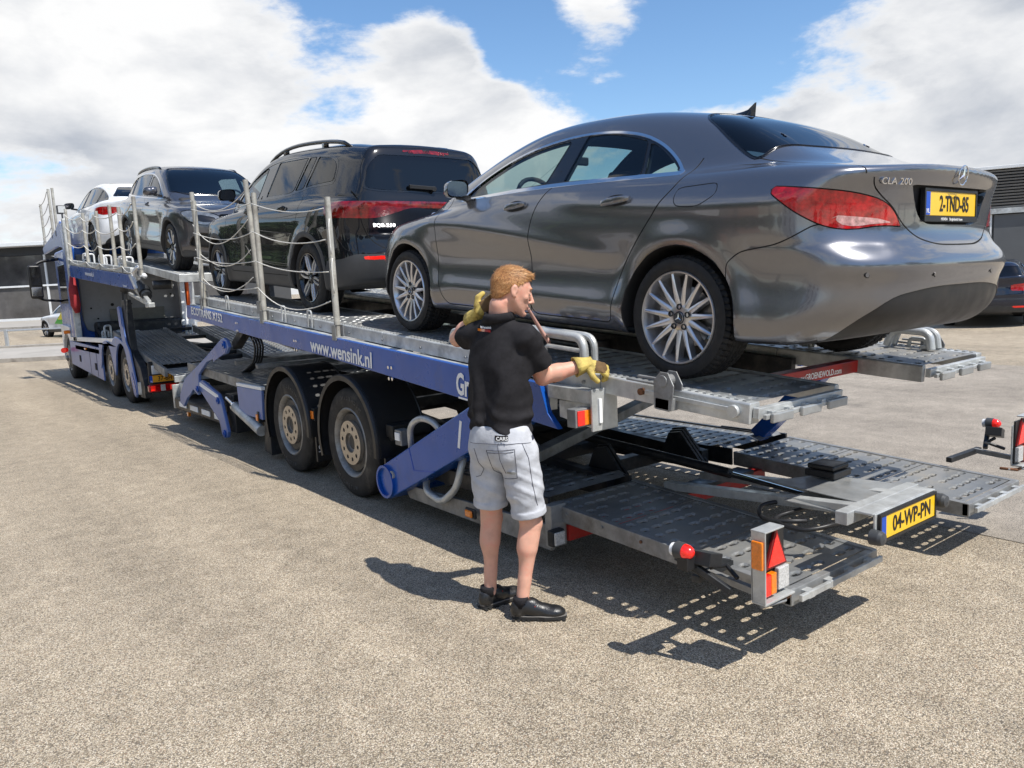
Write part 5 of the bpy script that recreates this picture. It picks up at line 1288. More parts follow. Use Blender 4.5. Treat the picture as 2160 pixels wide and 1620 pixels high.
# lower deck: dark plates, ramps sloping to the rear, loose chocks
plates(2.95, 3.75, 16.2, 20.0, flat(.985), 3, M_DECK, TBf=KB, pitch=(.13, .13), style=1); plates(4.5, 5.28, 16.2, 20.0, flat(.985), 3, M_DECK, TBf=KB, pitch=(.13, .13), style=1)
zr_ = lambda x, y: .62+.148*(y-12.15) if y < 16.2 else 1.22
for (xa, xb) in ((2.98, 3.82), (4.42, 5.25)):
    plates(xa, xb, 13.0, 16.1, lambda x, y: .70+.145*(y-12.6), 3, M_DECK, TBf=KB, pitch=(.085, .12), style=2)
    for x in (xa-.05, xb): q = MB(); q.prism([(12.6, .60), (16.15, 1.12), (16.15, 1.24), (12.6, .72)], 0, x, x+.05); KB(q, 'ramp_edge', M_ZINCD, .004)
    plates(xa, xb, 12.15, 12.98, lambda x, y: .62+.085*(y-12.15), 1, M_DECKL, TBf=KB, pitch=(.12, .12), style=1)
    q = MB(); q.bb(xa-.03, xb+.03, 12.10, 12.15, .55, .64); KB(q, 'end_flap', M_ZINC, .004)
plates(3.84, 4.40, 12.3, 13.4, flat(.66), 1, M_DECKL, TBf=KB, pitch=(.12, .12), style=1)
for y in (13.6, 14.4, 15.3, 16.3): q = MB(); q.bb(3.84, 4.40, y, y+.22, .70+.13*(y-12.9), .76+.13*(y-12.9)); KB(q, 'cross_member', M_DARKST, .006)
for (x, y, s_) in ((3.2, 17.2, 1), (3.35, 17.9, .9), (3.2, 18.5, 1.1), (3.5, 16.9, .8), (4.7, 17.6, 1), (4.9, 18.3, .9)):
    q = MB(); q.tube(rounded([(x, y, 1.0), (x, y, 1.16*s_), (x+.12, y, 1.17*s_), (x+.12, y, 1.0)], .05, 4), .022, 8); q.tube(rounded([(x, y+.3, 1.0), (x, y+.3, 1.16), (x+.12, y+.3, 1.17), (x+.12, y+.3, 1.0)], .05, 4), .022, 8); q.bar((x, y, 1.1), (x, y+.3, 1.1), .03, .02); KB(q, 'wheel_chock', M_ZINC, smooth='auto')
# rear end
q = MB(); q.bb(2.86, 5.34, 13.30, 13.36, .30, .80); q.bb(3.0, 5.2, 13.1, 13.3, .62, .70); KB(q, 'rear_panel', M_BLACKP, .02)
q = MB(); q.bb(3.55, 3.75, 13.36, 13.50, .30, .45); KB(q, 'tow_hitch', M_DARKST, .02)
number_plate(truck, '37-BHT-8', _KI @ plane_M((2.84, 13.20, .475), (1, 0, 0), (0, 0, 1)), yellow=mat('orange_yellow_plate', (.72, .34, .02), .4, var=.06), fs=.085, csx=.8)
q = MB(); q.bb(2.80, 3.32, 13.14, 13.22, .325, .445); KB(q, 'tail_lamp', M_REDLENS, .02); q = MB(); q.bb(2.98, 3.05, 13.132, 13.139, .335, .435); KB(q, 'clear_lens', M_CLEAR, .004)
q = MB(); q.bb(2.83, 2.90, 13.132, 13.139, .345, .425); KB(q, 'red_lens', M_REDLENS2, .01); q = MB(); q.bb(3.12, 3.20, 13.132, 13.139, .345, .425); KB(q, 'red_lens', M_REDLENS2, .01)
q = MB(); q.bb(2.90, 3.03, 13.24, 13.29, .60, .74); KB(q, 'white_sign', M_WHITEP, .004); q = MB(); q.bb(3.10, 3.15, 13.2, 13.29, .60, .68); KB(q, 'marker_lamp', M_AMBER, .004)
# blue leaning strut with black mast behind it
def lean(pts, x0, x1, m, nm): q = MB(); q.prism(pts, 0, x0, x1); return KB(q, nm, m, .008)
lean([(14.66, 1.66), (14.46, 1.68), (14.30, 1.10), (14.10, .95), (13.86, .40), (13.86, .24), (13.96, .18), (14.10, .22), (14.40, .85), (14.60, 1.15)], 2.77, 2.80, M_BLUEL, 'lifting_strut')
lean([(14.66, 1.68), (14.46, 1.70), (14.42, 1.35), (14.62, 1.35)], 2.762, 2.768, M_BLUE, 'strut_head'); lean([(14.06, .60), (13.90, .34), (13.88, .24), (13.96, .19), (14.06, .23), (14.16, .50)], 2.762, 2.768, M_BLUE, 'strut_foot')
lean([(14.50, 1.80), (14.26, 1.80), (14.16, .95), (13.62, .70), (13.45, .40), (13.50, .20), (13.80, .20), (14.3, .9), (14.46, 1.2)], 2.81, 2.92, M_DARKST, 'mast')
q = MB(); q.cyl((2.86, 14.42, 1.2), (2.86, 14.42, 1.95), .05, 14); q.cyl((2.86, 14.42, 1.95), (2.86, 14.35, 2.1), .07, 14); KB(q, 'mast_ram', M_DARKST, smooth='auto'); q = MB(); q.cyl((2.82, 13.75, .25), (2.82, 13.75, .45), .05, 14); KB(q, 'mast_foot', M_ZINC, smooth='auto')
lean([(14.50, 2.1), (14.26, 2.1), (14.16, .95), (13.62, .70), (13.80, .20), (14.3, .9)], 5.28, 5.38, M_DARKST, 'mast')
# cab
M_CABR = mat('cab_rear_grey', (.24, .245, .25), .55, .1, var=.1, vscale=3, dirt=(.14, .13, .12), dirtamt=.2)
q = MB(); q.bb(2.90, 5.30, 19.72, 22.15, .95, 3.06); cab = KB(q, 'cab', M_BLUE, .09, bseg=4, smooth=True)
q = MB(); q.prism([(3.0, 2.86), (5.22, 2.86), (5.22, 1.45), (5.05, 1.28), (4.78, 1.22), (4.70, 1.10), (3.72, 1.10), (3.62, 1.26), (3.40, 1.34), (3.22, 1.12), (3.06, 1.18), (3.0, 1.40)][::-1], 1, 19.66, 19.72); KB(q, 'cab_rear_panel', M_CABR, .02)
q = MB(); q.prism([(3.55, 1.62), (4.72, 1.62), (4.72, 1.20), (3.55, 1.20)][::-1], 1, 19.63, 19.66); KB(q, 'insulation_panel', mat('olive_panel', (.16, .155, .13), .7, var=.15), .01)
for (x, z, r_) in ((3.62, 1.72, .035), (3.18, 1.66, .02), (4.02, 1.72, .02), (4.4, 1.5, .015), (3.62, 1.30, .015), (3.3, 1.42, .02), (4.9, 1.9, .02), (3.2, 2.4, .015)): q = MB(); q.cyl((x, 19.66, z), (x, 19.645, z), r_, 10); KB(q, 'grommet', M_GAP)
q = MB(); q.bb(2.885, 2.90, 20.55, 21.65, 1.85, 2.70); KB(q, 'cab_window', M_GLASSD, .02); q = MB(); q.bb(2.875, 2.886, 20.5, 21.7, 1.80, 1.85); KB(q, 'window_sill', M_BLACKP)
q = MB(); q.bb(2.86, 2.90, 19.75, 20.45, 1.05, 2.95); KB(q, 'side_fairing', M_BLUE, .02); q = MB(); q.bb(2.855, 2.86, 19.80, 20.42, 1.05, 1.65); KB(q, 'fairing_decal', M_WHITEP)
q = MB(); q.prism([(21.18+.60*math.cos(a), .50+.60*math.sin(a)) for a in np.linspace(-.1, PI, 16)]+[(20.55, 1.25), (21.9, 1.3)], 0, 2.83, 2.95); KB(q, 'front_wheel_arch', M_WHITEP, .01)
q = MB(); q.bb(2.92, 5.28, 22.1, 22.3, .45, 1.0); KB(q, 'front_bumper', M_BLUEL, .05)
q = MB(); q.bb(2.70, 2.83, 20.5, 20.56, 1.10, 1.18); KB(q, 'side_indicator', M_AMBER, .01)
q = MB(); q.cyl((2.66, 20.6, .72), (2.72, 20.7, .72), .06, 12); KB(q, 'round_reflector', M_REDLENS2, smooth='auto')
# mirrors
mi = MB(); mi.box((2.36, 21.35, 2.33), (.27, .14, .78)); mo = KB(mi, 'wing_mirror', M_BLACKP, .05, bseg=3, smooth=True)
q = MB(); q.box((2.36, 21.275, 2.46), (.21, .008, .44)); KB(q, 'mirror_glass', mat('mirror_dark', (.05, .05, .055), .05, .9), .01, par=truck); q = MB(); q.box((2.36, 21.275, 2.10), (.21, .008, .20)); KB(q, 'mirror_glass', M_CHROME, .01)
q = MB(); q.tube(rounded([(2.36, 21.37, 2.70), (2.5, 21.4, 2.80), (2.9, 21.5, 2.86)], .08, 4), .035, 10); q.tube(rounded([(2.36, 21.37, 1.97), (2.5, 21.4, 1.90), (2.9, 21.5, 1.86)], .08, 4), .03, 10); KB(q, 'mirror_arm', M_BLACKP, smooth=True)
# tower: zinc guide, blue post, work lamp
q = MB(); q.bb(2.80, 2.92, 19.50, 19.66, .95, 3.62); KB(q, 'guide_post', M_ZINC, .006); q = MB(); q.bb(2.80, 2.90, 19.67, 19.95, .95, 3.55); KB(q, 'blue_post', M_BLUE, .008)
q = MB(); q.bb(5.28, 5.40, 19.50, 19.66, .95, 3.62); KB(q, 'guide_post', M_ZINC, .006); q = MB(); q.bb(5.30, 5.40, 19.67, 19.95, .95, 3.55); KB(q, 'blue_post', M_BLUE, .008)
for (x, w, m, z1) in ((5.02, .12, M_WHITEP, 2.35), (5.17, .07, M_ORANGE, 2.3)): q = MB(); q.bb(x, x+w, 19.3, 19.45, 1.30, z1); KB(q, 'exhaust_guard', m, .02)
q = MB(); q.bb(4.98, 5.30, 19.25, 19.55, 1.14, 1.30); KB(q, 'air_tank', M_WHITEP, .04)
q = MB(); q.tube([(2.845, 19.42, 2.38), (2.83, 19.38, 2.1), (2.84, 19.35, 1.75), (2.86, 19.36, 1.58)], [.05, .09, .10, .05], 10); KB(q, 'red_cover', mat('red_canvas', (.30, .02, .025), .7, var=.25, vscale=10, bump=.5, bscale=20), smooth=True)
q = MB(); q.cyl((2.83, 19.62, 3.62), (2.83, 19.62, 3.75), .02, 8); q.bb(2.74, 2.92, 19.60, 19.72, 3.74, 3.92); KB(q, 'work_lamp_housing', M_GREYP, .02); q = MB(); q.bb(2.76, 2.90, 19.592, 19.599, 3.76, 3.90); KB(q, 'work_lamp_lens', M_CLEAR, .006)
# deck over the cab
q = MB(); q.prism([(19.9, 3.02), (20.6, 3.10), (22.95, 3.06), (23.1, 3.2), (22.9, 3.25), (21.0, 3.42), (19.95, 3.62)], 0, 2.80, 2.86); KB(q, 'visor_board', M_BLUEL, .01)
q = MB(); q.prism([(19.9, 3.02), (20.6, 3.10), (22.95, 3.06), (23.1, 3.2), (22.9, 3.25), (21.0, 3.42), (19.95, 3.62)], 0, 5.34, 5.40); KB(q, 'visor_board', M_BLUEL, .01)
kbd = [(19.25, 2.61), (13.62, 2.195), (13.30, 1.965), (13.42, 1.955), (13.9, 1.985), (19.25, 2.36)][::-1]
q = MB(); q.prism(kbd, 0, 2.79, 2.83); KB(q, 'side_board', M_BLUE, .004); q = MB(); q.prism(kbd, 0, 5.37, 5.41); KB(q, 'side_board', M_BLUE, .004)
q = MB(); q.prism([(13.62, 2.195), (13.45, 2.19), (13.14, 1.965), (13.30, 1.963)], 0, 2.785, 2.835); KB(q, 'white_edge', M_WHITEP, .002)
side_text('www.wensink.nl', 17.45, 2.33, .13, 1.05, slope=-.072, x=2.7885, par=truck, T=_KI)
side_text('Groenewold', 14.1, 2.02, .05, 1.0, slope=-.06, x=2.7885, par=truck, T=_KI)
def ktop(y): return 2.60+(y-19.25)*.0736
for (a, b) in ((13.5, 14.7), (14.75, 16.6), (16.65, 18.2), (18.25, 19.4)):
    for x in (2.80, 5.30): q = MB(); q.prism([(a, ktop(a)+.02), (b, ktop(b)+.02), (b, ktop(b)+.12), (a, ktop(a)+.12)], 0, x, x+.09); KB(q, 'deck_rail', M_ZINC, .006)
zt = lambda x, y: ktop(y)+.055
plates(2.95, 3.70, 13.5, 19.4, zt, 4, M_DECK, TBf=KB, pitch=(.14, .14), style=1); plates(4.5, 5.25, 13.5, 19.4, zt, 4, M_DECK, TBf=KB, pitch=(.14, .14), style=1)
zt2 = lambda x, y: 2.66+(y-19.4)*.22 if y < 21.5 else 3.12
plates(2.95, 3.70, 19.4, 23.0, lambda x, y: 2.66+(y-19.4)*.10, 3, M_DECK, TBf=KB, pitch=(.14, .14), style=1); plates(4.5, 5.25, 19.4, 23.0, lambda x, y: 2.66+(y-19.4)*.10, 3, M_DECK, TBf=KB, pitch=(.14, .14), style=1)
for y in (13.6, 15.2, 17.0, 19.0): q = MB(); q.box((4.1, y, ktop(y)-.02), (2.5, .10, .12)); KB(q, 'cross_member', M_ZINCD, .006)
# rear extension carrying the crossover's front wheels
ze = lambda x, y: 2.165+(y-12.0)*.112
for (xa, xb) in ((3.02, 3.72), (4.45, 5.15)):
    plates(xa, xb, 11.45, 13.45, ze, 2, M_DECKL, TBf=KB, pitch=(.12, .12), style=1)
    for x in (xa-.05, xb): q = MB(); q.prism([(11.4, ze(0, 11.4)-.10), (15.6, ze(0, 15.6)-.10), (15.6, ze(0, 15.6)), (11.4, ze(0, 11.4)+.01)], 0, x, x+.05); KB(q, 'extension_beam', M_ZINC, .005)
    plates(xa, xb, 13.5, 16.0, ze, 2, M_DECK, TBf=KB, pitch=(.12, .12), style=1)
    q = MB(); q.bb(xa-.05, xb+.05, 11.38, 11.44, ze(0, 11.4)-.10, ze(0, 11.4)+.012); KB(q, 'end_member', M_ZINC, .005)
q = MB(); q.bb(3.77, 4.40, 11.5, 11.6, ze(0, 11.5)-.09, ze(0, 11.5)-.02); KB(q, 'cross_member', M_ZINCD, .005)
q = MB(); q.bar((2.86, 13.7, 2.05), (2.86, 12.75, 1.72), .06, .10); q.box((2.86, 12.72, 1.70), (.09, .22, .07)); q.bar((2.90, 14.2, 1.90), (2.90, 13.0, 1.72), .05, .05); KB(q, 'link_arm', M_ZINC, .006)
q = MB(); q.cyl((2.88, 13.3, 2.03), (2.88, 12.95, 1.84), .075, 14); q.cyl((2.88, 13.12, 1.95), (2.88, 13.02, 1.88), .095, 14); q.cyl((2.95, 12.8, 2.0), (3.2, 12.7, 2.0), .07, 12); KB(q, 'spring_link', M_DARKST, smooth='auto')
q = MB(); q.tube(rounded([(2.86, 13.45, 2.10), (2.82, 13.35, 2.22), (2.84, 13.15, 2.30), (2.88, 13.05, 2.18), (2.86, 12.85, 2.14)], .06, 5), .035, 10); KB(q, 'white_bracket', M_WHITEP, smooth=True)
for (x, y) in ((2.88, 17.55), (2.88, 15.9), (2.88, 14.2)):
    q = MB(); z = ktop(y)+.10
    for d_ in (0, .45): q.tube(rounded([(x, y+d_, z), (x, y+d_, z+.17), (x+.12, y+d_, z+.17), (x+.12, y+d_, z)], .04, 4), .017, 8)
    q.bar((x, y, z+.08), (x, y+.45, z+.08), .02, .02); q.tube(rounded([(x, y, z+.10), (x, y+.1, z+.19), (x, y+.4, z+.19), (x, y+.45, z+.1)], .05, 4), .022, 8); KB(q, 'wheel_chock', M_WHITEP, smooth='auto')
# railing over the side rail
kp = [(19.2, 1.18, 0), (17.25, 1.05, 0), (15.92, 1.05, 0), (14.95, 1.12, .04), (14.05, 1.06, 0), (12.95, 1.18, .0)]
for (y, h, x) in kp: rail_post(2.84+x, y, ktop(y)+.02, h, truck, KB, r=.03)
for (a, b) in ((0, 1), (1, 2), (2, 4), (4, 5)):
    for f in (.12, .42, .70, .93): rope((2.81, kp[a][0], ktop(kp[a][0])+kp[a][1]*f), (2.81, kp[b][0], ktop(kp[b][0])+kp[b][1]*f), .07*rnd.uniform(.7, 1.4), truck, KB, r=.009)
ps2 = [(22.75, 1.02), (21.2, 1.10), (20.6, 1.05)]
for (y, h) in ps2: rail_post(2.83, y, 3.26 if y > 22 else 3.36, h, truck, KB, r=.03)
for (a, b) in ((0, 1),):
    for f in (.2, .45, .7, .95): rope((2.81, 22.75, 3.26+1.02*f), (2.81, 21.2, 3.36+1.1*f), .08, truck, KB, r=.009)
for y in (22.75, 21.2, 19.2, 17.2, 15.2): rail_post(5.38, y, 3.3 if y > 21 else ktop(y), 1.05, truck, KB, r=.03)
# ------------------------------------------------------------------ the grey saloon coupe on the rear of the upper deck
def ang_z(yc):
    """unrolled coordinates for a rear end: angle round the corner (as metres) and height"""
    def fx(V):
        a = np.arctan2(np.abs(V[:, 0]), -(V[:, 1]-yc)); return np.stack([a, V[:, 2]], 1)
    return fx
def saloon_features(tm, sp):
    sideSel = lambda V: (np.abs(V[:, 0]) > .35)
    rearSel = lambda V: (V[:, 1] < -.25)
    # side glass with a bright frame
    dlo = smooth_poly([(2.06, .985, .03), (1.88, 1.115, .2), (1.62, 1.232, .2), (1.38, 1.295, .2), (1.12, 1.330, .2), (.88, 1.338, .2), (.65, 1.322, .2), (.45, 1.283, .15), (.29, 1.215, .15), (.17, 1.135, .1), (.075, 1.045, .03), (1.07, 1.032, .3)], .05)
    f = side_f(dlo); up = lambda V: (np.abs(V[:, 0]) > .35) & (V[:, 2] > .9)
    # doors first, then glass on top
    fd = side_f(smooth_poly([(1.13, 1.60), (1.02, 1.04, .05), (1.135, .93, .1), (1.185, .80, .2), (1.185, .5, .2), (1.17, .255, .06), (2.16, .255, .06), (2.245, .40, .1), (2.262, .6, .1), (2.265, .90, .02), (2.20, .955, .02), (1.95, 1.6)], .03))
    rd = side_f(smooth_poly([(1.13, 1.60), (1.02, 1.04, .05), (1.135, .93, .1), (1.185, .80, .2), (1.185, .5, .2), (1.17, .255, .06), (.47, .255, .05), (.455, .36, .06), (.40, .55, .15), (.19, .82, .15), (.06, .98, .06), (.03, 1.04, .05), (-.1, 1.6)], .03))
    low = lambda V: (np.abs(V[:, 0]) > .35) & (V[:, 2] < 1.12)
    tm.region(fd, 101, low, [PAINT]); tm.region(rd, 102, low, [PAINT])
    tm.line(fd, GAP, .0036, low); tm.line(rd, GAP, .0036, low)
    # fuel flap
    ff = side_f(smooth_poly([(.035, .875), (.045, .965), (-.205, .98), (-.215, .925), (-.12, .868)], .045)); tm.line(ff, GAP, .002, lambda V: V[:, 0] > 9)
    tm.line(ff, GAP, .0022, lambda V: V[:, 0] < -.35)
    tm.region(lambda V: f(V)-np.where(V[:, 2] < 1.06, .010, .001), TRIM, up); 
    g = lambda V: f(V)+.013; tm.region(g, BLACK, up)
    for poly, lab in (([(2.005, .992), (1.86, 1.098, .2), (1.61, 1.212, .2), (1.38, 1.272, .2), (1.16, 1.300, .04), (1.06, 1.303, .02), (1.13, 1.046, .02)], GLASS),
                      ([(.965, 1.048, .02), (.925, 1.318, .02), (.80, 1.318, .1), (.66, 1.303, .2), (.42, 1.245, .02), (.365, 1.052, .02)], GLASS),
                      ([(.335, 1.052, .01), (.39, 1.232, .02), (.30, 1.19, .1), (.19, 1.115, .1), (.115, 1.055, .01)], GLASS)):
        fg = side_f(smooth_poly(poly, .02)); tm.region(fg, lab, up)
    # rear screen and windscreen (seen from above)
    top = lambda V: np.stack([np.abs(V[:, 0]), V[:, 1]], 1)
    rw = proj_f(smooth_poly([(-.2, .20), (.40, .175, .10), (.515, .135, .06), (.60, -.06, .2), (.648, -.285, .04), (.45, -.365, .2), (.2, -.395, .2), (-.2, -.40)], .05), top)
    sel = lambda V: (V[:, 2] > .98) & (V[:, 1] < .9)
    tm.region(lambda V: rw(V)-.012, BLACK, sel); tm.region(rw, GLASSF, sel)
    ws = proj_f(smooth_poly([(-.2, 1.62), (.45, 1.56, .06), (.66, 2.20, .2), (.70, 2.36, .05), (.4, 2.52, .1), (-.2, 2.58)], .05), top)
    sel2 = lambda V: (V[:, 2] > .9) & (V[:, 1] > 1.3)
    tm.region(lambda V: ws(V)-.015, BLACK, sel2); tm.region(ws, GLASS, sel2)
    # boot lid
    az = ang_z(-.15)
    ra = lambda V: (V[:, 1] < -.42)
    bl = proj_f(smooth_poly([(-.5, 1.02), (.73, 1.02, .02), (.725, .94, .03), (.66, .885, .05), (.60, .85, .06), (.535, .78, .08), (.42, .715, .12), (.25, .685, .2), (-.5, .680)], .05), az)
    tb = proj_f(smooth_poly([(-.2, -.25), (.640, -.25, .01), (.648, -.45, .2), (.655, -.70, .2), (.668, -.86, .1), (.668, -1.2), (-.2, -1.2)], .04), top)
    lid = lambda V: np.minimum(np.where(V[:, 2] > .97, tb(V), .1), np.where(V[:, 2] < 1.01, bl(V), .1))
    tm.region(bl, 103, lambda V: (V[:, 1] < -.3) & (V[:, 2] <= .99), [PAINT]); tm.region(tb, 103, lambda V: (V[:, 2] > .99) & (V[:, 1] < -.2), [PAINT])
    tm.line(bl, GAP, .0035, lambda V: (V[:, 1] < -.3) & (V[:, 2] <= .975)); tm.line(tb, GAP, .0032, lambda V: (V[:, 2] > .985) & (V[:, 1] < -.2) & (np.abs(V[:, 0]) > .40), [PAINT, 103])
    # plate recess
    rx = lambda V: V[:, [0, 2]]
    rc = proj_f(smooth_poly([(-.40, .947, .02), (.37, .947, .02), (.30, .80, .05), (.22, .775, .04), (-.24, .775, .04), (-.32, .80, .05)], .03), rx)
    tm.region(rc, RECESS, lambda V: V[:, 1] < -.5)
    # tail lamps wrap round the corner
    lp = proj_f(smooth_poly([(.535, .765, .02), (.60, .845, .06), (.68, .885, .10), (.80, .910, .15), (1.00, .932, .2), (1.165, .946, .05), (1.18, .915, .05), (1.06, .825, .15), (.93, .762, .1), (.81, .750, .1), (.68, .770, .1)], .03, 5), az)
    lsel = lambda V: (V[:, 1] < -.2)
    tm.region(lp, LAMP, lsel); tm.line(lp, GAP, .0028, lsel)
    li = proj_f(smooth_poly([(.60, .782, .02), (.68, .80, .05), (.90, .815, .05), (.87, .775, .05), (.80, .765, .05), (.70, .778, .05)], .03, 5), az)
    tm.region(li, LAMP2, lsel, [LAMP])
    # bumper seams and black diffuser
    bs = side_f(smooth_poly([(-.30, .60, .02), (-.36, .655, .05), (-.55, .69, .1), (-.62, .72, .1), (-.70, .775), (-1.6, .775), (-1.6, .1), (-.3, .1)], .02))
    tm.line(bs, GAP, .0028, lambda V: (np.abs(V[:, 0]) > .62) & (V[:, 2] > .5) & (V[:, 1] > -.74), [PAINT])
    df = proj_f(smooth_poly([(-.74, .2), (-.70, .36, .05), (-.56, .465, .12), (-.28, .50, .2), (.28, .50, .2), (.56, .465, .12), (.70, .36, .05), (.74, .2)], .03), rx)
    tm.region(df, CLAD, lambda V: V[:, 1] < -.4, [PAINT])
    # headlamps and grille at the nose
    hl = proj_f(smooth_poly([(.50, .70, .03), (.52, .60, .04), (.70, .58, .05), (.92, .70, .05), (1.02, .80, .05), (.86, .79, .1)], .03), lambda V: np.stack([np.arctan2(np.abs(V[:, 0]), V[:, 1]-2.6), V[:, 2]], 1))
    tm.region(hl, LAMP2, lambda V: V[:, 1] > 2.9)
    gr = proj_f(smooth_poly([(-.42, .52), (.42, .52), (.46, .66), (-.46, .66)], .05), rx); tm.region(gr, BLACK, lambda V: V[:, 1] > 3.2)
    gr = proj_f(smooth_poly([(-.5, .28), (.5, .28), (.45, .42), (-.45, .42)], .05), rx); tm.region(gr, BLACK, lambda V: V[:, 1] > 3.2)
    hd = proj_f(smooth_poly([(-.2, 2.56), (.5, 2.5, .1), (.72, 2.40, .05), (.76, 2.6, .1), (.66, 3.2, .1), (.5, 3.44, .1), (-.2, 3.5)], .05), top)
    tm.line(hd, GAP, .003, lambda V: (V[:, 2] > .6) & (V[:, 1] > 2.3) & (V[:, 1] < 3.4), [PAINT])

sal = dict(wb=2.70, hw=.8885, wr=.318, ar=.368, belt=1.02, tumble=.60, zc=.62, spine=(-.38, 2.95), cap=1.0, flare=.016,
    deck=[(-1.2, 1.02), (-.97, 1.052), (-.88, 1.050), (-.75, 1.062), (-.5, 1.085), (-.1, 1.085), (.5, 1.06), (1.2, 1.035), (1.9, .99), (2.4, .945), (2.9, .875), (3.3, .77), (3.6, .60)],
    roof=[(-.95, .90), (-.62, 1.075), (-.40, 1.165), (-.1, 1.315), (.25, 1.405), (.6, 1.450), (1.0, 1.462), (1.35, 1.442), (1.65, 1.375), (2.0, 1.235), (2.4, 1.04), (2.75, .86)],
    plan=[(-1.0, .80), (-.6, .868), (0, .888), (.6, .880), (1.3, .8785), (2.0, .880), (2.7, .885), (3.1, .86), (3.5, .80)],
    gplan=[(-.9, .54), (-.5, .635), (-.1, .725), (.3, .78), (.9, .808), (1.5, .800), (2.1, .765), (2.6, .71)],
    section=[(.15, .075), (.24, .030), (.33, .002), (.40, .006), (.50, .020), (.62, .016), (.74, .001), (.80, .002), (.90, .020), (1.0, .05), (1.1, .10), (1.3, .2)],
    rear=[(.15, -.72), (.26, -.86), (.36, -.960), (.44, -.988), (.53, -.994), (.60, -1.012), (.635, -.994), (.70, -.930), (.80, -.902), (.90, -.905), (.98, -.935), (1.04, -.965), (1.1, -.98)],
    front=[(.15, 3.40), (.25, 3.52), (.4, 3.565), (.55, 3.565), (.65, 3.53), (.8, 3.42)],
    bottom=[(-1.0, .32), (-.7, .245), (-.4, .225), (.4, .20), (2.3, .20), (3.1, .19), (3.6, .22)],
    crown=.055, gcrown=.035, rplan=.47, rexp=3.3, ktop=.13, krear=.11, kroof=.17, kg=.10, features=saloon_features,
    wheel=dict(key='saloon', r=.318, rim=.236, w=.225, style='multi15', tread=58, seg=180, hub=.078, inset=.018))
# falling crease of the doors and rising rear haunch
_cr1 = nspline([(.2, .60), (.8, .66), (1.5, .76), (2.2, .84), (2.8, .88)]); _cr2 = nspline([(-.9, .90), (-.3, .885), (.3, .90), (.9, .935)])
sal['crease'] = [(_cr1, .014, .055, .35, 2.6), (_cr2, .016, .055, -.9, 1.0), (nspline([(.3, .36), (2.3, .40)]), .008, .05, .4, 2.3)]
def _sal_extra(o, x, y, z):
    # spoiler lip, plate recess, hollow of the lower bumper
    cv = np.exp(-((z-.50)/.05)**2)*.0+np.exp(-((z-.69)/.02)**2)*.004
    return o+cv*(y < -.4)
sal['extra'] = _sal_extra
sal['_field'] = body_field(sal)
P_SAL = car_paint('metallic_grey_paint', (.205, .205, .218), .86, .26)
sal['parts'] = {
    'fdoor': ([101], 'front_door', P_SAL, 0), 'rdoor': ([102], 'rear_door', P_SAL, 0), '_lid': ([103], 'boot_lid', P_SAL, 0),
    'glass': ([GLASS], 'side_window', M_GLASS, -.004), 'trim': ([TRIM], 'window_trim', M_CHROME, .002), '_black': ([BLACK], 'black_trim', M_BLACKG, -.001),
    '_rw': ([GLASSF], 'rear_window', M_GLASSD, -.003), 'lamp': ([LAMP], 'tail_lamp', M_REDLENS, .001), 'lamp2': ([LAMP2], 'lamp_lens', mat('pink_clear_lens', (.50, .26, .25), .12, coat=1.0, var=.5, vscale=45), .0015),
    '_rec': ([RECESS], 'plate_recess', M_BLACKG, -.035), '_clad': ([CLAD], 'lower_bumper', M_BLACKP, -.004)}
saloon = empty('saloon_car', (3.954, 2.66, 1.232), (.072, 0, 0), label='grey metallic four-door saloon coupe parked last on the upper deck', cat='car')
build_car(saloon, sal, P_SAL, 300, 170)
def car_mirror(parent, p, s, paint, size=1.0, glassy=None):
    q = MB(); n = 10
    # housing: rounded shell, open towards the rear with the mirror pane
    w, h, d = .205*size, .135*size, .11*size; vs = []; fs = []
    rings = [(0.0, 1.0), (.35, 1.0), (.7, .86), (.93, .55), (1.0, .12)]
    for (t, sc_) in rings:
        for k in range(20):
            a = 2*PI*k/20; cx = abs(math.cos(a))**.6*math.copysign(1, math.cos(a)); cz = abs(math.sin(a))**.6*math.copysign(1, math.sin(a))
            vs.append((p[0]+s*(w/2+cx*w/2*sc_), p[1]+t*d, p[2]+cz*h/2*sc_-.01*cx))
    for i in range(len(rings)-1):
        for k in range(20): fs.append((i*20+k, i*20+(k+1) % 20, (i+1)*20+(k+1) % 20, (i+1)*20+k))
    q.add(vs, fs, 0); q.add([vs[i] for i in range(0)], [], 0)
    fs2 = [tuple(range(len(rings)*20-20, len(rings)*20))]; q.f += [tuple(i for i in fs2[0])]; q.m += [0]
    q.bar((p[0]-s*.06, p[1]+.06, p[2]-h*.55), (p[0]+s*w*.3, p[1]+.05, p[2]-h*.42), .05, .035, 1)
    m = q.build('mirror', [paint, M_BLACKP], parent, smooth='auto')
    g = MB(); g.add([(p[0]+s*(w/2+abs(math.cos(a))**.6*math.copysign(1, math.cos(a))*w*.46), p[1]+.006, p[2]+abs(math.sin(a))**.6*math.copysign(1, math.sin(a))*h*.44) for a in [2*PI*k/20 for k in range(20)]], [tuple(range(20))], 0)
    g.build('mirror_glass', glassy or M_CHROME, m)
    return m
for s in (-1, 1): car_mirror(saloon, (s*.815, 1.93, 1.055), s, P_SAL, .86)
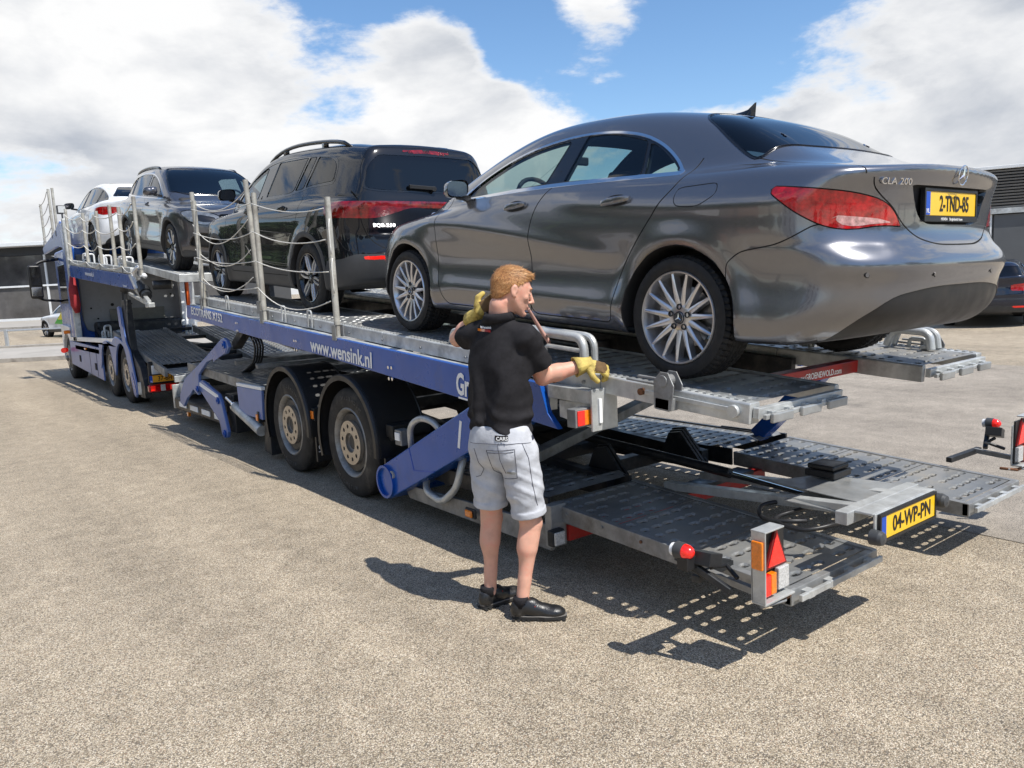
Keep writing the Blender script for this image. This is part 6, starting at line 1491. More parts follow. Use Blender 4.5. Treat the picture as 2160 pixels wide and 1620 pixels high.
def door_handle(parent, sp, y, z, s, paint, L=.21, dz=.012):
    x = side_x(sp, y, z); q = MB(); vs = []; fs = []; n = 12
    for i in range(n+1):
        t = i/n; yy = y+L*(.5-t); b = math.sin(PI*min(max(t, .0), 1.0))**.4; off = .010+.022*b; hh = .010+.010*b
        zz = z+dz*(t-.5)*2
        xx = side_x(sp, yy, zz)
        for k in range(8):
            a = 2*PI*k/8; vs.append((s*(xx+off+.009*math.cos(a)), yy, zz+hh*math.sin(a)))
    for i in range(n):
        for k in range(8): fs.append((i*8+k, i*8+(k+1) % 8, (i+1)*8+(k+1) % 8, (i+1)*8+k))
    fs += [tuple(range(8)), tuple(range(n*8, n*8+8))]
    q.add(vs, fs, 0)
    # dished recess behind the grip
    k = 20; pts = []; 
    for i in range(k):
        a = 2*PI*i/k; yy = y+.085*math.cos(a); zz = z+.030*math.sin(a)+.004; pts.append((s*(side_x(sp, yy, zz)+.0012), yy, zz))
    q.add(pts+[(s*(x-.0), y, z)], [(i, (i+1) % k, k) for i in range(k)], 1)
    return q.build('door_handle', [paint, M_GAP], parent, smooth='auto')
for s in (-1, 1):
    door_handle(saloon, sal, .445, .918, s, P_SAL); door_handle(saloon, sal, 1.345, .920, s, P_SAL)
number_plate(saloon, '2-TND-85', plane_M((-.275, -.920, .815), (1, 0, 0), (0, .06, 1)), sub='HONDA    Bergholands Assen')
yb = rear_y(sal, 0, 1.0); star_badge(saloon, None, .044, plane_M((0, yb-.008, 1.0), (1, 0, 0), (0, -.12, 1)))
def badge_text(parent, txt, sp, x0, z, size, w, name='model_badge'):
    ya = rear_y(sp, x0, z); yb_ = rear_y(sp, x0+w, z)
    return text_obj(name, txt, M_CHROME, plane_M((x0, ya-.013, z), (w, yb_-ya, 0), (0, -.1, 1)), size, parent, .004, sx=1.25, bold=.0002, spacing=1.05)
badge_text(saloon, 'CLA 200', sal, -.60, .945, .040, .26)
q = MB(); ztop = top_z(sal, 0, .50)
vs = []; fs = []
for i, (yy, ww, hh) in enumerate([(yq-.19, a_, b_) for yq, a_, b_ in [(.56, .004, .004), (.53, .020, .018), (.49, .028, .028), (.46, .026, .040), (.44, .016, .062), (.425, .010, .078), (.415, .006, .080), (.405, .006, .03), (.40, .006, .005)]]):
    z0 = top_z(sal, 0, yy)-.004
    vs += [(-ww, yy, z0), (-ww*.5, yy-.0*hh, z0+hh*.6), (0, yy-.25*hh, z0+hh), (ww*.5, yy, z0+hh*.6), (ww, yy, z0)]
for i in range(8):
    for k in range(4): fs.append((i*5+k, i*5+k+1, (i+1)*5+k+1, (i+1)*5+k))
q.add(vs, fs); q.build('roof_aerial', M_BLACKG, saloon, smooth='auto', angle=60)
for (x, z) in ((-.70, .56), (-.30, .555), (.30, .555), (.70, .56)):
    y = rear_y(sal, x, z, mid=.2); q = MB(); ax = Vector((x*.55, -1, 0)).normalized() if abs(x) > .5 else Vector((0, -1, 0)); c = Vector((x, y, z))
    q.cyl(c, c+ax*.002, .013, 16, 1); q.cyl(c, c+ax*.0035, .010, 16, 0); q.build('parking_sensor', [P_SAL, M_GAP], saloon)
seats(saloon, [(1.15, .28), (.25, .30)], 1.0, wheel_y=1.72)
q = MB(); q.box((0, 1.72, 1.27), (.22, .03, .06)); q.build('rear_view_mirror', M_INT, saloon, bevel=.01)
q = MB(); q.box((0, -.35, 1.02), (1.2, .5, .02)); q.build('parcel_shelf', M_INT, saloon)
# ------------------------------------------------------------------ the other cars, from lists of outlines
_fx = {'s': lambda V, yc: V[:, 1:3], 'r': lambda V, yc: V[:, [0, 2]], 'q': lambda V, yc: np.stack([np.abs(V[:, 0]), V[:, 2]], 1),
       't': lambda V, yc: np.stack([np.abs(V[:, 0]), V[:, 1]], 1),
       'a': lambda V, yc: np.stack([np.arctan2(np.abs(V[:, 0]), -(V[:, 1]-yc)), V[:, 2]], 1),
       'A': lambda V, yc: np.stack([np.arctan2(np.abs(V[:, 0]), V[:, 1]-yc), V[:, 2]], 1)}
def list_features(tm, sp):
    for it in sp['ops']:
        op, pr, poly, r, lab, (x0, y0, y1, z0, z1) = it[:6]; only = it[6] if len(it) > 6 else None; yc = it[7] if len(it) > 7 else 0
        f = proj_f(smooth_poly(poly, r), lambda V, pr=pr, yc=yc: _fx[pr](V, yc))
        sel = lambda V, x0=x0, y0=y0, y1=y1, z0=z0, z1=z1: (np.abs(V[:, 0]) >= x0) & (V[:, 1] > y0) & (V[:, 1] < y1) & (V[:, 2] > z0) & (V[:, 2] < z1)
        if op == 'R': tm.region(f, lab, sel, only)
        elif op == 'L': tm.line(f, GAP, lab, sel, only)
        elif op == 'B': tm.region(lambda V, f=f: f(V)-lab[1], lab[0], sel, only)
def std_parts(paint, glass=M_GLASSM, rglass=M_GLASSD, clad=M_GREYP, trim=M_BLACKG):
    return {'fdoor': ([101], 'front_door', paint, 0), 'rdoor': ([102], 'rear_door', paint, 0), '_lid': ([103], 'tailgate', paint, 0), '_hood': ([104], 'bonnet', paint, 0),
        'glass': ([GLASS], 'side_window', glass, -.004), '_ws': ([GLASSF], 'windscreen', glass, -.003), '_rw': ([14], 'rear_window', rglass, -.003), 'rq': ([15], 'rear_side_window', rglass, -.004),
        'trim': ([TRIM], 'window_trim', trim, .002), '_black': ([BLACK], 'black_trim', M_BLACKG, -.001), 'lamp': ([LAMP], 'tail_lamp', M_REDLENS, .002), '_lampbar': ([16], 'light_bar', M_REDLENSD, .002),
        'lamp2': ([LAMP2], 'headlamp', mat('headlamp_glass', (.20, .21, .22), .1, .5, coat=1.0, var=.5, vscale=14), .002), 'refl': ([17], 'reflector', M_REDLENS2, .002), 'clad': ([CLAD], 'cladding', clad, .003), 'recess': ([RECESS], 'air_intake', M_BLACKP, -.03), '_lower': ([18], 'lower_bumper', clad, .001)}
ALLY = (-9, 9)
def suv_spec(kind):
    if kind == 'suv':      # tall boxy suv seen from behind
        sp = dict(wb=2.83, hw=.915, wr=.355, ar=.405, clad=.052, belt=1.17, tumble=.36, zc=.80, spine=(-.35, 3.1), cap=1.05, flare=.022,
            deck=[(-1.2, 1.08), (-.9, 1.12), (-.3, 1.15), (.5, 1.15), (1.5, 1.13), (2.1, 1.10), (2.6, 1.07), (3.1, 1.02), (3.5, .90), (3.8, .70)],
            roof=[(-1.15, .90), (-.955, 1.10), (-.90, 1.30), (-.845, 1.50), (-.80, 1.585), (-.72, 1.618), (-.4, 1.655), (.2, 1.688), (.8, 1.70), (1.3, 1.675), (1.65, 1.60), (2.1, 1.40), (2.6, 1.17), (2.9, 1.0)],
            plan=[(-1.0, .86), (-.5, .905), (0, .915), (1.4, .912), (2.83, .912), (3.3, .88), (3.7, .82)],
            gplan=[(-1.0, .70), (-.6, .775), (-.2, .815), (.6, .845), (1.4, .845), (2.1, .81), (2.8, .72)],
            section=[(.15, .06), (.28, .03), (.45, .012), (.60, .018), (.80, .004), (.92, .0), (1.02, .012), (1.12, .035), (1.2, .07), (1.4, .15)],
            rear=[(.15, -.80), (.30, -.90), (.45, -.955), (.62, -.965), (.70, -.945), (.85, -.935), (1.0, -.95), (1.1, -.955), (1.2, -.935), (1.5, -.86), (1.6, -.83), (1.7, -.80)],
            front=[(.15, 3.55), (.3, 3.68), (.5, 3.72), (.75, 3.70), (.95, 3.60), (1.1, 3.5)],
            bottom=[(-1.0, .36), (-.5, .26), (.4, .22), (2.4, .22), (3.3, .24), (3.7, .30)],
            crown=.05, gcrown=.035, rplan=.46, rexp=4.0, fplan=.6, ktop=.13, krear=.12, kroof=.17, kg=.06,
            wheel=dict(key='suv', r=.355, rim=.243, w=.235, style='star6', hub=.075, mat=M_BLACKG, edge=M_ALU, seg=96))
        up = (.35, -.8, 3, .9, 2); A = ALLY
        sp['ops'] = [
            ('R', 's', [(1.30, 1.9), (1.30, 1.17, .05), (1.40, 1.05, .1), (1.43, .8, .2), (1.40, .36, .06), (2.28, .36, .06), (2.36, .50, .1), (2.38, .8, .1), (2.36, 1.06, .02), (2.0, 1.9)], .03, 101, (.35, -1, 4, .3, 1.19), [PAINT]),
            ('R', 's', [(1.30, 1.9), (1.30, 1.17, .05), (1.40, 1.05, .1), (1.43, .8, .2), (1.40, .36, .06), (.50, .36, .05), (.48, .55, .1), (.30, .80, .15), (.20, .95, .1), (.16, 1.2, .06), (.1, 1.9)], .03, 102, (.35, -1, 4, .3, 1.19), [PAINT]),
            ('L', 's', [(1.30, 1.9), (1.30, 1.17, .05), (1.40, 1.05, .1), (1.43, .8, .2), (1.40, .36, .06), (2.28, .36, .06), (2.36, .50, .1), (2.38, .8, .1), (2.36, 1.06, .02), (2.0, 1.9)], .03, .0035, (.35, -1, 4, .3, 1.15)),
            ('L', 's', [(1.30, 1.9), (1.30, 1.17, .05), (1.40, 1.05, .1), (1.43, .8, .2), (1.40, .36, .06), (.50, .36, .05), (.48, .55, .1), (.30, .80, .15), (.20, .95, .1), (.16, 1.2, .06), (.1, 1.9)], .03, .0035, (.35, -1, 4, .3, 1.17)),
            ('R', 's', [(-.30, .0), (-.30, .44), (.3, .44), (2.6, .42), (2.6, 0)], .02, CLAD, (.35, .3, 2.5, .1, .44), [PAINT, 101, 102]),
            ('R', 's', [(2.20, 1.135, .03), (2.02, 1.27, .1), (1.70, 1.44, .2), (1.35, 1.545, .2), (.9, 1.585, .2), (.3, 1.575, .2), (-.25, 1.535, .12), (-.40, 1.46, .08), (-.41, 1.25, .05), (.05, 1.235, .05), (.30, 1.20, .08), (.55, 1.175, .08), (1.3, 1.155, .1)], .03, TRIM, up),
            ('R', 's', [(2.18, 1.145, .03), (2.0, 1.27, .1), (1.69, 1.43, .2), (1.35, 1.532, .2), (.9, 1.572, .2), (.3, 1.562, .2), (-.25, 1.522, .12), (-.385, 1.45, .08), (-.395, 1.262, .05), (.05, 1.248, .05), (.30, 1.213, .08), (.55, 1.188, .08), (1.3, 1.168, .1)], .03, BLACK, up),
            ('R', 's', [(2.12, 1.168, .02), (1.97, 1.275, .1), (1.67, 1.42, .2), (1.37, 1.512, .1), (1.32, 1.51, .02), (1.42, 1.175, .02)], .02, GLASS, up),
            ('R', 's', [(1.16, 1.188, .02), (1.03, 1.55, .02), (.30, 1.548, .02), (.44, 1.215, .05), (.58, 1.2, .05)], .02, 15, up),
            ('R', 's', [(.40, 1.22, .02), (.25, 1.545, .02), (.10, 1.54, .02), (.22, 1.235, .02)], .02, 15, up),
            ('R', 's', [(.17, 1.245, .02), (.05, 1.535, .02), (-.23, 1.51, .1), (-.365, 1.44, .08), (-.375, 1.28, .04), (.02, 1.262, .02)], .03, 15, up),
            # tailgate and its glass
            ('L', 'q', [(-.5, 1.64), (.60, 1.60, .08), (.73, 1.45, .1), (.76, 1.15, .1), (.735, 1.02, .05), (.735, .90, .1), (.66, .72, .1), (.50, .63, .06), (-.5, .62)], .04, .0035, (0, -2, -.72, .6, 1.6)),
            ('R', 'q', [(-.5, 1.60), (.575, 1.565, .06), (.665, 1.42, .15), (.715, 1.19, .05), (.6, 1.165, .1), (-.5, 1.155)], .04, BLACK, (0, -2, -.5, 1.0, 1.72)),
            ('R', 'q', [(-.5, 1.515), (.52, 1.50, .05), (.63, 1.40, .1), (.685, 1.20, .04), (.55, 1.18, .1), (-.5, 1.172)], .04, 14, (0, -2, -.5, 1.0, 1.7)),
            ('R', 'q', [(-.26, 1.555, .01), (.26, 1.555, .01), (.26, 1.535, .01), (-.26, 1.535, .01)], .005, 16, (0, -2, -.5, 1.5, 1.7)),
            ('R', 'q', [(-.5, 1.085), (.98, 1.075, .03), (.98, .93, .05), (.62, .92, .1), (.45, .965, .1), (.28, 1.02, .05), (-.5, 1.022)], .03, 16, (0, -2, -.50, .8, 1.3)),
            ('R', 's', [(-.9, 1.075), (-.52, 1.065, .04), (-.40, 1.03, .05), (-.46, .935, .04), (-.9, .925)], .03, 16, (.6, -1, -.3, .8, 1.3)),
            ('R', 'q', [(-.5, .60), (.5, .60, .05), (.80, .60, .05), (.92, .52), (.95, .1), (-.5, .1)], .03, 18, (0, -2, -.45, .1, .7), [PAINT]),
            ('R', 'q', [(.50, .585, .01), (.74, .578, .02), (.72, .548, .02), (.50, .55, .01)], .01, 17, (0, -2, -.45, .4, .7)),
            ('R', 'A', [(.50, .90, .03), (.52, .80, .04), (.78, .82, .05), (1.0, .93, .05), (.9, .95, .1)], .03, LAMP2, (0, 3, 5, .6, 1.1), None, 2.7),
            ('R', 'q', [(-.5, .45), (.48, .45, .05), (.44, .85, .05), (-.5, .9)], .03, BLACK, (0, 3.3, 5, .3, 1.0)),
            ('R', 't', [(-.2, 1.62), (.50, 1.56, .06), (.66, 1.95, .2), (.74, 2.36, .05), (.5, 2.54, .1), (-.2, 2.6)], .03, GLASSF, (0, 1.3, 2.7, 1.05, 2)),
            ('R', 't', [(-.2, 1.75), (.48, 1.70, .04), (.46, .3, .04), (-.2, .28)], .03, BLACK, (0, 0, 1.5, 1.5, 2))]
        sp['sclip'] = None
        return sp
    if kind == 'crossover':   # grey crossover seen from the front
        sp = dict(wb=2.73, hw=.917, wr=.350, ar=.395, clad=.045, belt=1.08, tumble=.42, zc=.75, spine=(-.3, 3.0), cap=1.0, flare=.022,
            deck=[(-1.2, 1.05), (-.8, 1.08), (-.3, 1.09), (.8, 1.075), (1.5, 1.065), (2.0, 1.05), (2.5, 1.03), (3.0, .985), (3.35, .90), (3.6, .72)],
            roof=[(-1.15, .80), (-.90, 1.05), (-.75, 1.25), (-.6, 1.40), (-.40, 1.50), (-.1, 1.555), (.4, 1.59), (.9, 1.60), (1.3, 1.58), (1.6, 1.50), (2.0, 1.31), (2.4, 1.12), (2.8, .95)],
            plan=[(-1.0, .86), (-.5, .905), (0, .917), (1.4, .905), (2.73, .917), (3.1, .89), (3.5, .82)],
            gplan=[(-1.0, .62), (-.6, .72), (-.2, .785), (.6, .825), (1.4, .825), (2.0, .79), (2.6, .70)],
            section=[(.15, .06), (.28, .03), (.42, .010), (.58, .022), (.75, .010), (.88, .0), (.97, .018), (1.06, .045), (1.15, .08), (1.35, .16)],
            rear=[(.15, -.70), (.3, -.80), (.5, -.85), (.7, -.84), (.95, -.83), (1.1, -.80), (1.3, -.72), (1.5, -.5)],
            front=[(.15, 3.40), (.26, 3.52), (.42, 3.585), (.60, 3.59), (.78, 3.57), (.90, 3.50), (1.0, 3.40), (1.1, 3.3)],
            bottom=[(-1.0, .36), (-.5, .26), (.4, .23), (2.3, .23), (3.1, .22), (3.6, .28)],
            crown=.06, gcrown=.035, rplan=.5, rexp=3.4, fplan=.62, ktop=.14, krear=.16, kroof=.17, kg=.05,
            wheel=dict(key='crossover', r=.350, rim=.262, w=.235, style='y10', hub=.07, mat=M_BLACKG, edge=M_ALU, seg=96))
        up = (.35, -.8, 3, .9, 2)
        fd = [(1.13, 1.7), (1.12, 1.06, .05), (1.22, .95, .1), (1.25, .8, .2), (1.23, .34, .06), (2.18, .34, .06), (2.28, .5, .1), (2.28, .8, .1), (2.26, .98, .02), (1.9, 1.7)]
        rd = [(1.13, 1.7), (1.12, 1.06, .05), (1.22, .95, .1), (1.25, .8, .2), (1.23, .34, .06), (.50, .34, .05), (.47, .52, .1), (.25, .80, .15), (.15, .95, .1), (.12, 1.1, .06), (.05, 1.7)]
        sp['ops'] = [
            ('R', 's', fd, .03, 101, (.35, -1, 4, .3, 1.15), [PAINT]), ('R', 's', rd, .03, 102, (.35, -1, 4, .3, 1.15), [PAINT]),
            ('L', 's', fd, .03, .0035, (.35, -1, 4, .3, 1.06)), ('L', 's', rd, .03, .0035, (.35, -1, 4, .3, 1.07)),
            ('R', 's', [(-.30, .0), (-.30, .40), (.3, .40), (2.5, .38), (2.5, 0)], .02, CLAD, (.35, .3, 2.4, .1, .40), [PAINT, 101, 102]),
            ('R', 's', [(2.10, 1.045, .03), (1.90, 1.18, .1), (1.62, 1.34, .2), (1.3, 1.435, .2), (.9, 1.475, .2), (.4, 1.465, .2), (.0, 1.41, .2), (-.30, 1.29, .15), (-.45, 1.13, .04), (.6, 1.08, .1)], .03, CHROME_, up),
            ('R', 's', [(2.08, 1.055, .03), (1.89, 1.175, .1), (1.61, 1.325, .2), (1.3, 1.42, .2), (.9, 1.46, .2), (.4, 1.45, .2), (.0, 1.395, .2), (-.29, 1.278, .15), (-.425, 1.14, .04), (.6, 1.095, .1)], .03, BLACK, up),
            ('R', 's', [(2.0, 1.08, .02), (1.86, 1.17, .1), (1.60, 1.31, .2), (1.3, 1.40, .1), (1.22, 1.40, .02), (1.20, 1.095, .02)], .02, GLASS, up),
            ('R', 's', [(1.10, 1.10, .02), (1.12, 1.43, .02), (.40, 1.435, .1), (.10, 1.395, .02), (.10, 1.12, .02)], .02, GLASS, up),
            ('R', 's', [(.03, 1.13, .02), (.02, 1.375, .02), (-.28, 1.265, .1), (-.38, 1.15, .04)], .03, 15, up),
            ('B', 't', [(-.2, 1.50), (.54, 1.44, .06), (.63, 1.75, .2), (.70, 2.16, .05), (.5, 2.36, .1), (-.2, 2.44)], .03, (BLACK, .02), (0, 1.2, 2.6, 1.0, 2)),
            ('R', 't', [(-.2, 1.50), (.54, 1.44, .06), (.63, 1.75, .2), (.70, 2.16, .05), (.5, 2.36, .1), (-.2, 2.44)], .03, GLASSF, (0, 1.2, 2.6, 1.0, 2)),
            ('R', 'q', [(-.5, 1.42), (.5, 1.40, .05), (.63, 1.15, .05), (-.5, 1.10)], .04, 14, (0, -2, -.4, 1.0, 1.7)),
            ('L', 't', [(-.2, 2.40), (.5, 2.32, .1), (.72, 2.20, .05), (.80, 2.4, .1), (.76, 3.0, .1), (.62, 3.36, .1), (-.2, 3.5)], .03, .0035, (0, 2.1, 3.4, .8, 1.3)),
            ('B', 'A', [(.40, .80, .03), (.42, .70, .04), (.62, .69, .05), (.80, .74, .05), (.95, .86, .05), (.80, .885, .06), (.55, .86, .1)], .03, (BLACK, .012), (0, 2.8, 5, .5, 1.1), None, 2.55),
            ('R', 'A', [(.40, .80, .03), (.42, .70, .04), (.62, .69, .05), (.80, .74, .05), (.95, .86, .05), (.80, .885, .06), (.55, .86, .1)], .03, LAMP2, (0, 2.8, 5, .5, 1.1), None, 2.55),
            ('R', 'A', [(.46, .79, .02), (.47, .73, .03), (.62, .725, .04), (.74, .77, .04), (.68, .83, .03)], .02, BLACK, (0, 2.8, 5, .5, 1.1), [LAMP2], 2.55),
            ('R', 'q', [(-.5, .58, .03), (.44, .62, .04), (.40, .84, .05), (-.5, .86)], .03, RECESS, (0, 3.3, 5, .3, 1.0)),
            ('B', 'A', [(.52, .56, .03), (.54, .38, .03), (.80, .40, .04), (.76, .50, .05), (.66, .57, .04)], .03, (BLACK, .014), (0, 2.8, 5, .2, .8), None, 2.55),
            ('R', 'A', [(.52, .56, .03), (.54, .38, .03), (.80, .40, .04), (.76, .50, .05), (.66, .57, .04)], .03, RECESS, (0, 2.8, 5, .2, .8), None, 2.55),
            ('R', 'q', [(-.5, .34), (.40, .34, .03), (.38, .46, .03), (-.5, .47)], .03, RECESS, (0, 3.3, 5, .2, 1.0)),
            ('R', 'q', [(-.5, .32), (.6, .30, .03), (.85, .34), (.9, .1), (-.5, .1)], .03, 18, (0, 3.0, 5, .1, .5), [PAINT]),
            ('R', 'a', [(.60, .93), (1.1, .95, .03), (1.1, .85, .03), (.6, .82)], .03, LAMP, (0, -2, -.4, .7, 1.1), None, -.1)]
        return sp
    if kind == 'fastback':    # white fastback seen from behind, far away
        sp = dict(wb=2.87, hw=.92, wr=.345, ar=.39, belt=1.06, tumble=.50, zc=.72, spine=(-.35, 3.1), cap=1.0, flare=.018,
            deck=[(-1.2, 1.12), (-.9, 1.14), (-.5, 1.14), (.5, 1.09), (1.5, 1.05), (2.2, 1.02), (2.8, .96), (3.3, .86), (3.7, .66)],
            roof=[(-1.2, .95), (-.88, 1.20), (-.6, 1.33), (-.2, 1.455), (.2, 1.53), (.7, 1.57), (1.1, 1.565), (1.5, 1.51), (1.9, 1.38), (2.4, 1.14), (2.9, .92)],
            plan=[(-1.0, .85), (-.5, .905), (0, .92), (1.4, .91), (2.87, .915), (3.3, .87), (3.6, .80)],
            gplan=[(-1.1, .56), (-.6, .68), (0, .77), (.7, .82), (1.5, .82), (2.2, .78), (2.8, .70)],
            section=[(.15, .07), (.26, .03), (.40, .008), (.58, .020), (.75, .006), (.88, .0), (.97, .018), (1.06, .045), (1.2, .10), (1.4, .2)],
            rear=[(.15, -.75), (.3, -.88), (.5, -.97), (.7, -.97), (.85, -.95), (1.0, -.96), (1.1, -.99), (1.2, -1.0)],
            front=[(.15, 3.45), (.3, 3.6), (.5, 3.66), (.75, 3.62), (.95, 3.45)],
            bottom=[(-1.0, .34), (-.5, .25), (.4, .22), (2.4, .22), (3.3, .22), (3.7, .28)],
            crown=.06, gcrown=.04, rplan=.6, rexp=2.8, fplan=.7, ktop=.14, krear=.14, kroof=.18, kg=.10,
            wheel=dict(key='fastback', r=.345, rim=.255, w=.235, style='y14', hub=.07, mat=M_BLACKG, edge=M_GREYP, seg=64))
        up = (.35, -.9, 3, .9, 2)
        fd = [(1.2, 1.7), (1.2, 1.04, .05), (1.28, .9, .1), (1.28, .3, .06), (2.3, .3, .06), (2.38, .5, .1), (2.38, .95, .02), (1.9, 1.7)]
        rd = [(1.2, 1.7), (1.2, 1.04, .05), (1.28, .9, .1), (1.28, .3, .06), (.47, .3, .05), (.45, .50, .1), (.2, .80, .15), (.05, 1.0, .1), (-.1, 1.7)]
        dl = [(2.25, 1.03, .03), (2.0, 1.19, .2), (1.65, 1.35, .2), (1.2, 1.435, .2), (.7, 1.45, .2), (.2, 1.40, .2), (-.2, 1.31, .2), (-.5, 1.19, .1), (-.6, 1.11, .03), (.8, 1.06, .1)]
        sp['ops'] = [
            ('R', 's', fd, .03, 101, (.35, -1, 4, .25, 1.15), [PAINT]), ('R', 's', rd, .03, 102, (.35, -1, 4, .25, 1.15), [PAINT]),
            ('L', 's', fd, .03, .004, (.35, -1, 4, .25, 1.03)), ('L', 's', rd, .03, .004, (.35, -1, 4, .25, 1.04)),
            ('B', 's', dl, .03, (BLACK, .016), up), ('R', 's', dl, .03, 15, up),
            ('R', 's', [(1.28, 1.0), (1.18, 1.5), (1.10, 1.5), (1.20, 1.0)], .005, BLACK, up, [15]), ('R', 's', [(.12, 1.0), (-.06, 1.5), (-.10, 1.5), (.06, 1.0)], .005, BLACK, up, [15]),
            ('R', 'q', [(-.5, 1.42), (.42, 1.40, .05), (.60, 1.18, .05), (-.5, 1.16)], .04, 14, (0, -2, -.3, 1.0, 1.7)),
            ('R', 'a', [(.55, .97, .03), (.55, .87, .03), (.9, .82, .05), (1.15, .88, .05), (1.2, .96, .05), (.9, .99, .05)], .03, LAMP, (0, -2, -.3, .7, 1.1), None, -.1),
            ('R', 'q', [(-.5, .50), (.5, .48, .1), (.8, .35, .1), (.8, .1), (-.5, .1)], .03, 18, (0, -2, -.45, .1, .7), [PAINT]),
            ('R', 't', [(-.2, 1.70), (.52, 1.64, .06), (.62, 1.95, .2), (.70, 2.30, .05), (.5, 2.5, .1), (-.2, 2.58)], .03, GLASSF, (0, 1.4, 2.7, 1.0, 2)),
            ('R', 't', [(-.2, 1.60), (.48, 1.55, .04), (.46, .1, .04), (-.2, .08)], .03, BLACK, (0, 0, 1.5, 1.4, 2)),
            ('R', 'A', [(.50, .85, .03), (.52, .76, .04), (.78, .78, .05), (1.0, .88, .05), (.9, .9, .1)], .03, LAMP2, (0, 3, 5, .6, 1.1), None, 2.7)]
        return sp
    if kind == 'estate':      # dark estate/saloon on the car park, rear quarter in view
        sp = suv_spec('fastback'); sp['wheel'] = dict(sp['wheel'], key='estate', style='plain', mat=M_ALU, edge=M_ALU)
        sp['roof'] = [(-1.15, .85), (-1.0, 1.05), (-.85, 1.25), (-.72, 1.39), (-.5, 1.43), (0, 1.47), (.7, 1.50), (1.1, 1.495), (1.5, 1.46), (1.9, 1.32), (2.4, 1.10), (2.9, .90)]
        sp['hw'] = .93; sp['zc'] = .72
        o = sp['ops']
        o[4] = ('B', 's', [(2.25, 1.03, .03), (2.0, 1.17, .2), (1.65, 1.31, .2), (1.2, 1.39, .2), (.3, 1.385, .2), (-.45, 1.33, .1), (-.6, 1.2, .05), (-.5, 1.08, .03), (.8, 1.04, .1)], .03, (CHROME_, .014), up := (.35, -.9, 3, .9, 2))
        o[5] = ('R', 's', [(2.25, 1.03, .03), (2.0, 1.17, .2), (1.65, 1.31, .2), (1.2, 1.39, .2), (.3, 1.385, .2), (-.45, 1.33, .1), (-.6, 1.2, .05), (-.5, 1.08, .03), (.8, 1.04, .1)], .03, 15, up)
        o[8] = ('R', 'q', [(-.5, 1.35), (.52, 1.33, .05), (.64, 1.12, .05), (-.5, 1.10)], .04, 14, (0, -2, -.5, 1.0, 1.7))
        o[9] = ('R', 'a', [(.42, .93, .03), (.42, .80, .03), (.9, .79, .05), (1.05, .86, .05), (1.12, .95, .05), (.8, .96, .05)], .03, LAMP, (0, -2, -.3, .7, 1.1), None, -.1)
        o.append(('R', 'q', [(.42, .47, .02), (.66, .47, .02), (.66, .43, .02), (.42, .43, .02)], .01, 17, (0, -2, -.4, .3, .6)))
        o.append(('R', 'q', [(.40, .33, .02), (.66, .33, .02), (.62, .24, .02), (.44, .24, .02)], .01, RECESS, (0, -2, -.4, .1, .6)))
        return sp
for_parts = lambda p, **k: std_parts(p, **k)
def put_car(kind, name, loc, rot, paint, label, cat='car', nu=170, nv=100, glass=M_GLASSM, clad=M_GREYP, trim=M_BLACKG, group=None, extras=True):
    sp = suv_spec(kind); sp['features'] = list_features; sp['_field'] = body_field(sp)
    sp['parts'] = std_parts(paint, glass=glass, clad=clad, trim=trim)
    sp['parts']['chrome'] = ([CHROME_], 'chrome_trim', M_CHROME, .002)
    root = empty(name, loc, rot, label=label, cat=cat, group=group)
    build_car(root, sp, paint, nu, nv)
    if extras:
        seats(root, [(1.25, sp['belt']-.72), (.3, sp['belt']-.70)], sp['belt'], w=.42, wheel_y=1.8)
        for s in (-1, 1): car_mirror(root, (s*(sp['hw']-.06), 2.0 if kind != 'suv' else 2.12, sp['belt']+.08), s, paint if kind == 'crossover' else M_BLACKG, .98, mat('mirror_dark', (.05, .05, .055), .05, .9))
    return root, sp
def roof_rails(root, sp, y0, y1, mt=M_BLACKG, h=.055, x=.585):
    for s in (-1, 1):
        pts = []; n = 14
        for i in range(n+1):
            t = i/n; y = y0+(y1-y0)*t; e = min(1, math.sin(PI*t)**.45) if 0 < t < 1 else 0
            pts.append((s*x, y, top_z(sp, x, y)-.006+h*e))
        q = MB(); q.tube(pts, [.010]+[.021]*(n-1)+[.010], 8)
        for t in (.27, .73) if h > .05 else (): 
            y = y0+(y1-y0)*t; z = top_z(sp, x, y); q.box((s*x, y, z+h*.4), (.03, .10, h))
        q.build('roof_rail', mt, root, smooth=True)

P_BLK = car_paint('black_paint', (.003, .004, .007), 0, .5, flake=0); P_BLK.node_tree.nodes['Principled BSDF'].inputs['Specular IOR Level'].default_value = .1
P_GRY = car_paint('mountain_grey_paint', (.115, .115, .128), .78, .30)
P_WHT = car_paint('polar_white_paint', (.78, .79, .80), 0.0, .35, flake=0)
P_NAVY = car_paint('dark_navy_paint', (.008, .014, .035), .4, .25, flake=0)
suv, ssp = put_car('suv', 'suv_car', (4.07, 7.46, 1.562), (.0735, 0, 0), P_BLK, 'glossy black suv with roof rails ahead of the grey saloon coupe', nu=230, nv=130, clad=M_GREYP)
roof_rails(suv, ssp, -.45, 1.75, h=.062)
for s in (-1, 1): door_handle(suv, ssp, .62, 1.045, s, P_BLK, .22); door_handle(suv, ssp, 1.62, 1.045, s, P_BLK, .22)
badge_text(suv, 'EQB 250', ssp, -.64, .845, .046, .33)
star_badge(suv, None, .05, plane_M((0, rear_y(ssp, 0, .93)-.006, .93), (1, 0, 0), (0, .0, 1)))
number_plate(suv, 'N-582-XL', plane_M((-.26, rear_y(ssp, 0, .76)-.012, .70), (1, 0, 0), (0, .02, 1)))
